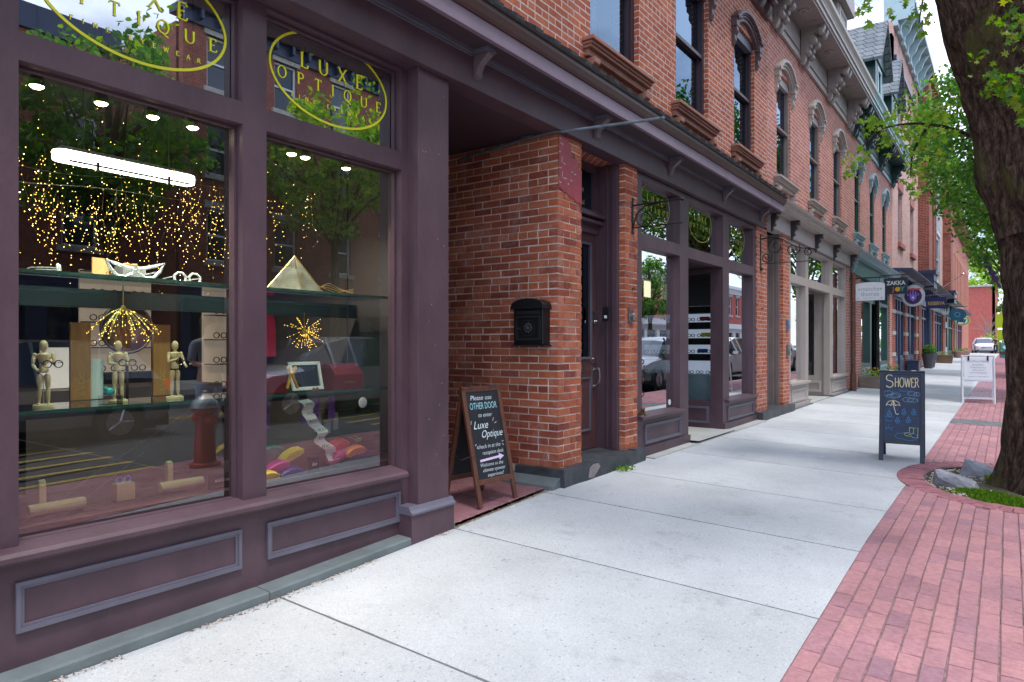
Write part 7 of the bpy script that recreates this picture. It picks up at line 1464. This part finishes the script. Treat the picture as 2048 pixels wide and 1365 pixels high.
# starburst lamps
for (x, y, z, s, lb) in [(-.62, 1.74, 1.60, .185, 'umbrella-shaped starburst of tiny lights above the middle mannequin'), (-.7, 2.97, 1.50, .13, 'small starburst of tiny lights hanging in the right display pane')]:
    T = thing('starburst_light', lb, 'light', (x, y, z)); mb = MB(); bb = MB(); mb.tube([(x, y, z), (x, y, z + .12)], .004, 5)
    for i in range(36):
        a = r.uniform(0, 2 * PI); L_ = s * r.uniform(.8, 1.1); pts = []; um = s > .15; e = r.uniform(.2, 1.0) if um else r.uniform(-.8, 1.5)
        for t in (0, .35, .7, 1): pts.append(Vector((x + math.cos(a) * L_ * t * math.cos(e * .9), y + math.sin(a) * L_ * t * math.cos(e * .9), z - L_ * ((.25 * t + .75 * t ** 1.8) * (.55 + .5 * math.sin(e)) if um else t * math.sin(e)))))
        mb.tube(pts, .0012, 3)
        for t in (.9, 1.8, 2.5, 3): i0 = int(t); f = t - i0; p = pts[min(i0, 3)].lerp(pts[min(i0 + 1, 3)], f); bb.ball(p, .0021, 5)
    mb.ball((x, y, z), .014, 6); mb.build('wire', mat('brass wire', (.5, .34, .12), .4, metal=.8) if 'brass wire' not in MATS else MATS['brass wire'], T); bb.build('bulbs', MATS['fairy bulb'], T)
# wooden mannequins holding spectacles
def mannequin(x, y, z, lb, rz=0, pose=0):
    T = thing('mannequin', lb, 'mannequin', (0, 0, 0)); mb = MB()
    def seg(a, b, ra, rb): a, b = Vector(a), Vector(b); mb.tube([a, a.lerp(b, .15), a.lerp(b, .5), b.lerp(a, .12), b], [ra * .6, ra, (ra + rb) * .55, rb, rb * .5], 10)
    mb.ball((0, 0, .295), .022, 12, 0, (.85, .85, 1.25)); seg((0, 0, .262), (0, 0, .275), .008, .008); seg((0, 0, .262), (0, 0, .205), .026, .019); mb.ball((0, 0, .243), .028, 10, 0, (.7, 1.25, .75)); seg((0, 0, .205), (0, 0, .165), .016, .021)
    for s in (-1, 1):
        mb.ball((0, s * .036, .252), .010, 8); seg((0, s * .037, .25), (.012, s * .045, .205), .009, .007); seg((.012, s * .045, .205), (.055, s * .03, .20 + pose * s * .02), .008, .006); mb.ball((.062, s * .026, .20 + pose * s * .02), .008, 8)
        seg((0, s * .014, .16), (.0, s * .017, .088), .014, .010); mb.ball((0, s * .017, .088), .009, 8); seg((0, s * .017, .088), (0, s * .019, .02), .010, .007); mb.ball((.012, s * .019, .016), .011, 8, 0, (1.7, .8, .55))
    mb.build('figure', MANW, T, smooth=True)
    mb = MB(); mb.lathe([(.045, 0), (.045, .010), (.042, .014)], (0, 0, 0), 24); mb.tube([(-.02, 0, .012), (-.02, 0, .15)], .002, 5); mb.build('stand', MANW, T)
    return place(T, (x, y, z), rz)
for (y, lb, p, rz) in [(1.33, 'wooden artist mannequin holding dark spectacles, left end of the shelf', 1, -.3), (1.67, 'wooden artist mannequin holding a black tray of spectacles under the starburst', 0, -.2), (1.97, 'wooden artist mannequin holding a turquoise-cased pair, right one', -1, .1)]: mannequin(-.52, y, 1.10, lb, rz, p)
def glasses(c, s, m, lb, kind='round', rz=0, lens=None, tilt=0, group=None, name='spectacles'):
    """a pair of spectacles facing +x, folded arms going back"""
    T = thing(name, lb, 'spectacles', (0, 0, 0), group); mb = MB()
    for q in (-1, 1):
        if kind == 'round': ring = [(s * (.27 * q + .2 * math.cos(t)), s * (.2 * math.sin(t))) for t in [2 * PI * i / 18 for i in range(19)]]
        elif kind == 'cat': ring = [(s * (q * (.30 + a)), s * b) for a, b in [(-.25, .08), (-.05, .12), (.2, .19), (.36, .26), (.27, .05), (.12, -.12), (-.08, -.14), (-.22, -.04), (-.25, .08)]]
        else: ring = [(s * (.28 * q + .22 * math.cos(t)), s * (.21 * math.sin(t))) for t in [2 * PI * i / 8 + PI / 8 for i in range(9)]]
        mb.tube([(0, a, b + .21 * s) for a, b in ring], s * (.028 if s < .1 else .045), 6)
        mb.tube([(0, q * s * .48, .23 * s), (-s * .25, q * s * .50, .24 * s), (-s * .9, q * s * .44, .22 * s), (-s * 1.1, q * s * .42, .12 * s)], s * .02, 5)
    mb.tube([(0, -s * .07, .24 * s), (0, 0, .27 * s), (0, s * .07, .24 * s)], s * .024, 5); mb.build('frame', m, T)
    if lens:
        mb = MB(); [mb.lathe([(s * .18, -.001), (s * .18, .001)], (0, q * s * .27, .21 * s), 16, 0, Matrix.Rotation(PI / 2, 3, 'Y')) for q in (-1, 1)]; mb.build('lens', lens, T)
    place(T, c, rz); T.rotation_euler = (0, tilt, rz); return T
SILG = mat('silver glitter frame', (.55, .60, .62), .3, metal=.4, var=.3, scale=60)
glasses((-.48, 1.38, 1.74), .115, SILG, 'giant round silver spectacles lying sideways at the left of the upper shelf', 'round', rz=1.1)
glasses((-.48, 1.74, 1.74), .21, SILG, 'giant silver cat-eye spectacles in the middle of the upper shelf', 'cat', rz=-.15)
glasses((-.48, 2.02, 1.74), .15, SILG, 'giant octagonal silver spectacles on the upper shelf', 'oct')
FR = mat('black acetate', (.015, .015, .018), .2)
for i, (y, c) in enumerate([(1.33, 'dark spectacles held by the left mannequin'), (1.67, 'dark spectacles held by the middle mannequin'), (1.97, 'dark spectacles held by the right mannequin')]): glasses((-.44, y + .01, 1.29), .085, FR, c, tilt=.1, rz=-.2)
# vertical boards with gold lettering
for i, (y, lb) in enumerate([(1.62, 'upright cherry wood board with gold letters left of the middle mannequin'), (2.06, 'upright cherry wood board with gold letters right of the middle mannequin')]):
    T = thing('name_board', lb, 'display board', (-.85, y, 1.10)); mb = MB(); x = -.84; mb.box((x - .02, y - .05, 1.10), (x, y + .05, 1.52)); mb.build('board', BOARD, T); mb = MB()
    for k, ch in enumerate('EVOC'): mb2 = Mat4((x + .002, y + .018, 1.135 + k * .033), (0, 0, 1), (0, -1, 0)); text(mb, ch, .045, mb2)
    mb.build('lettering', GOLD, T)
# pyramid on the upper shelf
T = thing('pyramid', 'small gilt-edged pyramid of marbled panels on the upper shelf of the right pane', 'ornament', (-.52, 2.75, 1.74)); mb = MB(); c = (-.52, 2.76); h = .235; b = [(c[0] + .19 * math.cos(t), c[1] + .19 * math.sin(t), 1.742) for t in (-.4, 1.17, 2.74, 4.31)]; mb.add(b + [(c[0], c[1], 1.742 + h)], [(0, 1, 4), (1, 2, 4), (2, 3, 4), (3, 0, 4), (3, 2, 1, 0)]); mb.build('panels', mat('marbled olive', (.07, .08, .065), .35, var=.6, scale=14), T)
mb = MB(); [mb.tube([p, (c[0], c[1], 1.742 + h)], .004, 5) for p in b]; [mb.tube([b[i], b[(i + 1) % 4]], .004, 5) for i in range(4)]; mb.build('gilt_edge', BRASSM, T)
# boxes on the lower shelf, right pane
MAR = mat('maroon leatherette', (.16, .012, .03), .4)
T = thing('display_box', 'maroon display box with a white card on its sloping lid', 'box', (-.5, 3.1, 1.1)); mb = MB(); mb.prism([(-.58, 1.10), (-.38, 1.10), (-.38, 1.20), (-.44, 1.27), (-.58, 1.27)], 'y', 2.98, 3.22); mb.build('box', MAR, T, bevel=.003); mb = MB(); mb.add([(-.385, 3.0, 1.203), (-.385, 3.19, 1.203), (-.435, 3.19, 1.262), (-.435, 3.0, 1.262)], [(0, 1, 2, 3)]); mb.build('card', WHITEP, T)
mb = MB(); text(mb, 'CARTIER' if 0 else 'EYEWEAR', .02, Mat4((-.376, 3.10, 1.14), (0, 1, 0), (0, 0, 1))); mb.build('lettering', GOLD, T)
mb = MB(); mb.box((-.60, 2.33, 1.10), (-.40, 2.62, 1.21)); tag(mb.build('display_box', MAR, bevel=.003), 'long plain maroon box at the left of the right display pane', 'box')
T = thing('tablet_frame', 'white framed picture leaning on the lower shelf', 'picture frame', (-.5, 2.8, 1.1)); mb = MB(); mb.grid(lambda u, v, d: (-.40 - (v - 1.11) * .25 - d, u, v), 2.66, 2.90, 1.11, 1.29, .012, [(2.68, 2.88, 1.13, 1.27)]); mb.build('frame', WHITEP, T); mb = MB(); mb.add([(-.412 - .005, 2.67, 1.12), (-.412 - .005, 2.89, 1.12), (-.452, 2.89, 1.28), (-.452, 2.67, 1.28)], [(0, 1, 2, 3)]); mb.build('picture', GLD, T)
mb = MB(); [mb.tube(smoothpath([(-.38, 2.62, 1.22), (-.36, 2.62 + s * .03, 1.26), (-.36, 2.62 + s * .01, 1.21), (-.35, 2.62 + s * .04, 1.13)]), .010, 5) for s in (-1, 1)]; mb.ball((-.37, 2.62, 1.22), .016, 8); tag(mb.build('ribbon_bow', mat('gold ribbon', (.55, .32, .05), .35, metal=.4)), 'gold ribbon bow in front of the maroon box', 'ribbon')
glasses((-.36, 2.80, 1.105), .05, mat('pink frame', (.45, .12, .16), .3), 'small round pink spectacles in front of the white frame', lens=mat('pink lens', (.3, .05, .09), .2))
mb = MB(); r = random.Random(3)
vs = []; n = 22
for i in range(n + 1):
    t = i / n; z = 1.05 - .40 * t; y = 2.66 + .20 * t + .02 * math.sin(t * 16); x = -.36 + .02 * math.sin(t * 26) + .05 * t; vs += [(x, y, z), (x, y + .085, z + .006)]
mb.add(vs, [(2 * i, 2 * i + 1, 2 * i + 3, 2 * i + 2) for i in range(n)]); T = thing('paper_ribbon', 'long white printed paper strip tumbling from the shelf onto the deck', 'paper strip', (-.36, 2.7, 1.0)); mb.build('paper', WHITEP, T)
mb = MB()
for i in range(7):
    t = (i + .4) / 7.2; z = 1.05 - .40 * t; y = 2.66 + .20 * t + .02 * math.sin(t * 16) + .04; text(mb, 'GLASSES'[i % 7] + 'OO', .028, Mat4((-.326 + .03 * t, y, z - .01), (0, 1, 0), (0, 0, 1)), w=.06)
mb.build('print', BLACK, T)
for i, (y, z) in enumerate([(2.44, 1.0), (2.56, 1.0), (2.86, 1.0), (2.94, 1.01), (3.08, 1.02)]):
    mb = MB(); mb.box((-.55, y - .03, z - .13), (-.545, y + .03, z + .03)); tag(mb.build('pouch', mat('tie dye pouch', (.25, .12, .45), .7, var=.6, scale=30) if i == 0 else MATS['tie dye pouch']), 'tie-dyed cleaning pouch hanging below the shelf, %s from the left' % ['first', 'second', 'third', 'fourth', 'fifth'][i], 'pouch')
def case(y, x, z, c, lb, rz=0):
    mb = MB(); n = 20; pts = []
    prof = [(.085 * math.cos(t) * (1), .032 * math.sin(t) * (1 + .35 * math.cos(2 * t) * (1 if math.sin(t) < 0 else -.2))) for t in [2 * PI * i / n for i in range(n)]]
    mb.prism(prof, 'x', -.03, .03); M = Matrix.Translation((x, y, z)) @ Matrix.Rotation(rz, 4, 'X') @ Matrix.Rotation(.25, 4, 'Y'); mb.v = [tuple(M @ Vector(v)) for v in mb.v]
    return tag(mb.build('glasses_case', mat('case %s' % lb[:8], c, .4), bevel=.008), lb, 'glasses case')
for y, x, z, c, lb, rz in [(2.36, -.36, .70, (.02, .06, .42), 'cobalt blue glasses case stacked at the left of the pile', -.1), (2.48, -.32, .665, (.60, .03, .30), 'hot pink glasses case under the blue one', .2), (2.60, -.34, .72, (.70, .50, .02), 'yellow glasses case tilted beside the paper strip', .35), (2.38, -.28, .625, (.72, .52, .03), 'lower yellow glasses case at the front left', .05), (2.57, -.30, .62, (.015, .04, .28), 'dark blue glasses case on the deck', 0),
                           (2.98, -.36, .735, (.55, .03, .02), 'red glasses case on top at the right of the paper strip', .15), (2.95, -.33, .665, (.55, .04, .28), 'pink glasses case below the red one', .4), (3.07, -.30, .69, (.45, .12, .02), 'rust orange glasses case at the right', .1), (3.17, -.34, .65, (.015, .04, .22), 'navy glasses case at the far right of the pile', 0), (2.50, -.40, .755, (.01, .16, .15), 'teal glasses case behind the pile', 0)]: case(y, x, z, c, lb, rz)
glasses((-.33, 2.37, .735), .06, WHITEP, 'white round spectacles on top of the blue case'); glasses((-.33, 3.13, .745), .06, mat('lime frame', (.35, .60, .04), .3), 'lime green round spectacles on the case pile', rz=.2, tilt=.3); glasses((-.38, 2.98, .775), .06, FR, 'dark clear spectacles behind the red case')
T = thing('price_card', 'small black framed card at the foot of the paper strip', 'card', (-.26, 2.72, .6)); mb = MB(); mb.box((-.28, 2.68, .602), (-.27, 2.76, .70)); mb.build('card', BLACK, T); mb = MB(); text(mb, 'lux', .03, Mat4((-.2685, 2.72, .645), (0, 1, 0), (0, 0, 1)), shear=.4); mb.build('lettering', WHITEP, T)
# deck stands
for i, (y, x, lb) in enumerate([(1.33, -.42, 'pale wooden log stand at the left of the deck'), (1.95, -.45, 'pale wooden log stand at the right of the deck')]):
    T = thing('display_stand', lb, 'display stand', (x, y, .6)); mb = MB(); mb.lathe([(.028, -.12), (.028, .12)], (x, y + .02, .63), 14, 0, Matrix.Rotation(PI / 2, 3, 'X')); mb.prism([(x - .05, .60), (x - .05, .73), (x - .046, .755), (x - .03, .765), (x - .014, .755), (x - .01, .73), (x - .01, .60)], 'y', y - .05, y - .02); mb.build('stand', MANW, T, bevel=.003)
T = thing('display_stand', 'small pale block stand carrying blue-lensed spectacles', 'display stand', (-.45, 1.66, .6)); mb = MB(); mb.box((-.48, 1.62, .6), (-.42, 1.71, .69)); mb.build('stand', MANW, T, bevel=.003); glasses((-.45, 1.665, .69), .075, SILG, 'spectacles with blue mirrored lenses on the small block', lens=mat('blue mirror lens', (.03, .06, .6), .1))
T = thing('brand_plate', 'small black plate with white letters at the right of the deck', 'name plate', (-.3, 2.12, .6)); mb = MB(); mb.box((-.34, 2.06, .602), (-.30, 2.22, .68)); mb.build('plate', BLACK, T); mb = MB(); text(mb, 'KAZUNAGA' if 0 else 'KAKUNADA', .022, Mat4((-.298, 2.14, .64), (0, 1, 0), (0, 0, 1))); mb.build('lettering', WHITEP, T)
# back of shop: lit cabinets, mirrors, coat, curtain
CAB = mat('lit cabinet back', (.55, .45, .36), .7, emit=(1, .80, .6), es=.10)
def cabinet(x, y0, y1, z0, z1, lb):
    T = thing('display_cabinet', lb, 'cabinet', (x, (y0 + y1) / 2, z0)); mb = MB(); mb.box((x - .03, y0, z0), (x, y1, z1)); mb.build('back_panel', CAB, T); mb = MB(); n = int((z1 - z0) / .22); [mb.box((x, y0, z0 + k * .22), (x + .12, y1, z0 + k * .22 + .01)) for k in range(n + 1)]; mb.build('shelves', MATS['dark steel'], T)
    r = random.Random(int(y0 * 10)); mb = MB()
    for k in range(n):
        yy = y0 + .1
        while yy < y1 - .08:
            for q in (-1, 1): mb.tube([(x + .1, yy + q * .035 + .028 * math.cos(t), z0 + k * .22 + .045 + .025 * math.sin(t)) for t in [2 * PI * i / 8 for i in range(9)]], .005, 4)
            yy += .17
    mb.build('spectacle_rows', FR, T)
cabinet(-3.2, 2.55, 3.15, 1.15, 2.05, 'warm lit spectacle cabinet behind the third mannequin'); cabinet(-3.4, 1.45, 1.75, 1.1, 2.1, 'narrow lit spectacle cabinet behind the left board')
mb = MB(); 
cabinet(-2.6, 3.32 , 3.54, 1.0, 1.95, 'lit spectacle cabinet at the right hand wall of the shop')
for (x, y, z, rad, lb) in [(-1.0, 1.03, 1.50, .12, 'round black-rimmed mirror at the left edge of the display window'), (-1.1, 1.98, 1.50, .15, 'round black-rimmed mirror behind the middle mannequin')]:
    T = thing('table_mirror', lb, 'mirror', (x, y, z)); mb = MB(); mb.tube([(x, y + rad * math.cos(t), z + rad * math.sin(t)) for t in [2 * PI * i / 28 for i in range(29)]], .008, 6); mb.tube([(x, y, z - rad), (x, y, 1.0)], .008, 6); mb.build('rim', BLACK, T); mb = MB(); mb.lathe([(rad, -.003), (rad, .003)], (x, y, z), 28, 0, Matrix.Rotation(PI / 2, 3, 'Y')); mb.build('mirror_glass', mat('mirror silver', (.6, .65, .7), .03, metal=1) if 'mirror silver' not in MATS else MATS['mirror silver'], T)
mb = MB(); vs = []; n = 30
for z, k in ((1.3, 1.0), (1.55, .95), (1.75, .6), (1.82, .25)):
    for i in range(n): t = PI * i / (n - 1); vs.append((-2.0 + .16 * k * math.sin(t) + .015 * math.sin(i * 2.2), 4.0 - .55 + .20 * k * -math.cos(t), z))
mb.add(vs, [(r_ * n + i, r_ * n + i + 1, (r_ + 1) * n + i + 1, (r_ + 1) * n + i) for r_ in range(3) for i in range(n - 1)]); tag(mb.build('hanging_coat', mat('crimson cloth', (.28, .01, .05), .9), smooth=True), 'crimson coat hanging at the back of the right display pane', 'coat')
T = thing('reception_desk', 'dark counter with paper and monitor inside the shop', 'counter', (-2.4, 2.4, .1)); mb = MB(); mb.box((-2.7, 1.5, .1), (-2.1, 3.2, 1.08)); mb.build('counter', mat('dark counter', (.03, .028, .03), .4), T); mb = MB(); mb.box((-2.35, 1.95, 1.085), (-2.33, 2.2, 1.38)); mb.build('monitor_back', WHITEP, T)
mb = MB(); vs = []; n = 60
for z in (.61, 1.08): vs += [(-.95 + .025 * math.sin(i * 1.3), .95 + .45 * i / n, z) for i in range(n)]
mb.add(vs, [(i, i + 1, n + i + 1, n + i) for i in range(n - 1)]); tag(mb.build('pleated_curtain', mat('black pleated cloth', (.012, .014, .018), .8), smooth=True), 'black pleated curtain under the shelf at the left of the display window', 'curtain')
# ---- entrance shop: shelves with spectacles seen through the recess side pane
T = thing('display_shelves', 'white backlit spectacle shelves seen through the entrance side pane', 'shelves', (-.9, 10.3, .2)); mb = MB(); mb.box((-1.7, 10.3, .95), (-.25, 10.33, 2.0)); mb.build('back_panel', mat('bright shelf back', (.5, .52, .58), .6, emit=(.7, .78, 1), es=.22), T)
mb = MB(); [mb.box((-1.7, 9.98, z), (-.25, 10.298, z + .10)) for z in (1.16, 1.40, 1.64, 1.88)]; mb.build('shelves', DARKIN, T)
mb = MB(); mb.box((-1.6, 9.85, .2), (-.30, 10.299, .95)); mb.build('plinth', mat('pale aqua plinth', (.42, .56, .60), .6), T)
mb = MB(); r = random.Random(5)
for z in (.96, 1.27, 1.51, 1.75):
    for k in range(9): x = -1.55 + k * .15; [mb.tube([(x + q * .03 + .026 * math.cos(t), 9.95 if z > 1 else 9.9, z + .03 + .022 * math.sin(t)) for t in [2 * PI * i / 8 for i in range(9)]], .006, 4) for q in (-1, 1)]
mb.build('spectacle_rows', FR, T)
for x, z, c, lb in [(-.42, 1.76, (.4, .04, .04), 'red glasses case on the entrance shelves'), (-.40, 1.52, (.6, .6, .03), 'lime yellow glasses case on the entrance shelves'), (-.45, 1.28, (.03, .12, .4), 'blue glasses case on the entrance shelves')]:
    mb = MB(); mb.box((x - .09, 9.92, z), (x + .06, 9.96, z + .06)); tag(mb.build('glasses_case', mat('entrance %s' % lb[:5], c, .5), bevel=.012), lb, 'glasses case')
T = thing('wall_lamp', 'small glowing square wall lamp inside the entrance shop window', 'lamp', (-2.5, 9.6, 2.1)); mb = MB(); mb.box((-3.0, 10.55, 1.95), (-2.9, 10.85, 2.22)); mb.build('shade', emis('lamp shade glow', (1, .8, .35), 3.0), T)
mb = MB(); mb.tube([(-2.95, 10.7, 2.22), (-2.95, 10.7, 3.3)], .008, 5); mb.build('stem', BLACK, T)
mb = MB(); mb.box((-.62, 7.2, 1.98), (-.6, 7.42, 2.28)) if 0 else None
T = thing('light_panel', 'small square lit sign at the left of the entrance shop window', 'lit sign', (-.4, 7.1, 2.0)); mb = MB(); mb.box((-.46, 7.83, 1.98), (-.44, 8.06, 2.22)); mb.build('frame', WHITEP, T); mb = MB(); mb.box((-.4395, 7.85, 2.0), (-.436, 8.04, 2.20)); mb.build('lit_face', emis('lit sign face', (1, .9, .62), 1.6), T)
# ---- taupe shop: table and person-high shelf
T = thing('shop_table', 'white table with a laptop and chair inside the taupe shop', 'table', (-1.5, 18, .2)); mb = MB(); mb.box((-2.2, 17.2, .93), (-.5, 18.2, .97)); [mb.box((x, y, .23), (x + .05, y + .05, .93)) for x in (-2.15, -.6) for y in (17.25, 18.1)]; mb.build('table', WHITEP, T); mb = MB(); mb.box((-.95, 17.3, .971), (-.65, 17.32, 1.2)); mb.build('laptop', METAL, T); mb = MB(); mb.box((-1.4, 17.4, .25), (-.9, 17.9, .85)); mb.build('cushion', mat('blue cushion', (.03, .12, .3), .8), T)
T = thing('heart_light', 'violet neon heart glowing in the blue grey shop window', 'neon light', (-.3, 28, 2.1)); mb = MB(); mb.tube([(-.25, 28.05 + .17 * math.sin(t) ** 3, 2.1 + .011 * (13 * math.cos(t) - 5 * math.cos(2 * t) - 2 * math.cos(3 * t) - math.cos(4 * t))) for t in [2 * PI * i / 30 for i in range(31)]], .03, 6); mb.build('tube', emis('violet neon', (.45, .12, 1), 5.0), T)

T = thing('table_lamp', 'small turquoise glass bird on a clear stand by the middle mannequin', 'ornament', (-.45, 1.55, 1.1)); mb = MB(); mb.ball((-.42, 1.585, 1.165), .02, 10, 0, (1, 1.3, 1)); mb.ball((-.42, 1.565, 1.18), .012, 8); mb.build('bird', mat('turquoise glass', (.03, .32, .34), .15), T); mb = MB(); mb.box((-.47, 1.55, 1.10), (-.40, 1.64, 1.145)); mb.build('stand', GLT, T)
T.name = 'glass_bird'
for i, (y, z, h, w_) in enumerate([(3.02, .80, .13, .05), (3.10, .78, .09, .05), (3.17, .80, .12, .04)]):
    mb = MB(); mb.box((-.62, y - w_ / 2, z), (-.61, y + w_ / 2, z + h)); tag(mb.build('hang_tag', mat('pale card %d' % i, (.45, .5, .55), .6)), 'pale %s price card standing behind the glasses cases' % ['tall', 'short', 'narrow'][i], 'price card')
mb = MB(); mb.lathe([(.035, 0), (.035, .002)], (F - .096, 3.05, 1.02), 20, 0, Matrix.Rotation(PI / 2, 3, 'Y')); tag(mb.build('round_sticker', WHITEP), 'round white sticker on the inside of the right display pane', 'sticker')
T = thing('gift_box', 'small grey gift box with copper bow behind the cat-eye spectacles', 'box', (-.68, 1.8, 1.74)); mb = MB(); mb.box((-.72, 1.74, 1.745), (-.62, 1.86, 1.83)); mb.build('box', STONE, T); mb = MB(); [mb.ball((-.67, 1.80 + s * .02, 1.838), .018, 8, 0, (.7, 1.3, .6)) for s in (-1, 1)]; mb.build('bow', mat('copper ribbon', (.5, .22, .08), .35, metal=.5), T)
mb = MB(); mb.box((-.66, 1.60, 1.745), (-.65, 1.68, 1.86)); tag(mb.build('cardboard_tag', mat('kraft card', (.40, .24, .09), .7)), 'kraft card standing behind the cat-eye spectacles', 'card')
T = thing('paper_roll', 'white paper cylinder standing left of the middle mannequin', 'roll', (-.7, 1.7, 1.1)); mb = MB(); mb.lathe([(.055, 0), (.055, .22)], (-.90, 1.70, 1.10), 20); mb.build('paper', WHITEP, T)
for i, (a, b) in enumerate([((-.25, 1.15, .62), (-.30, 1.95, 1.06)), ((-.25, 1.3, .61), (-.33, 2.05, 1.08)), ((-.28, 1.1, 1.0), (-.26, 1.9, .72))]):
    mb = MB(); mb.tube([a, b], .0012, 4); tag(mb.build('thin_wire', METAL), 'thin wire slanting across the lower display, %s' % ['the steepest', 'the longest', 'sloping the other way'][i], 'wire')
T = thing('gold_tissue', 'twig of bent brass wire lying on the upper shelf right of the pyramid', 'ornament', (-.5, 3.0, 1.75)); mb = MB()
for k in range(4): mb.tube(smoothpath([(-.5, 2.92, 1.80 - .01 * k), (-.48, 3.0, 1.77 + .015 * k), (-.5, 3.1, 1.76 + .01 * k), (-.46, 3.2, 1.79 - .012 * k)]), .002, 4)
mb.build('wire', MATS['brass wire'], T); T.name = 'wire_ornament'
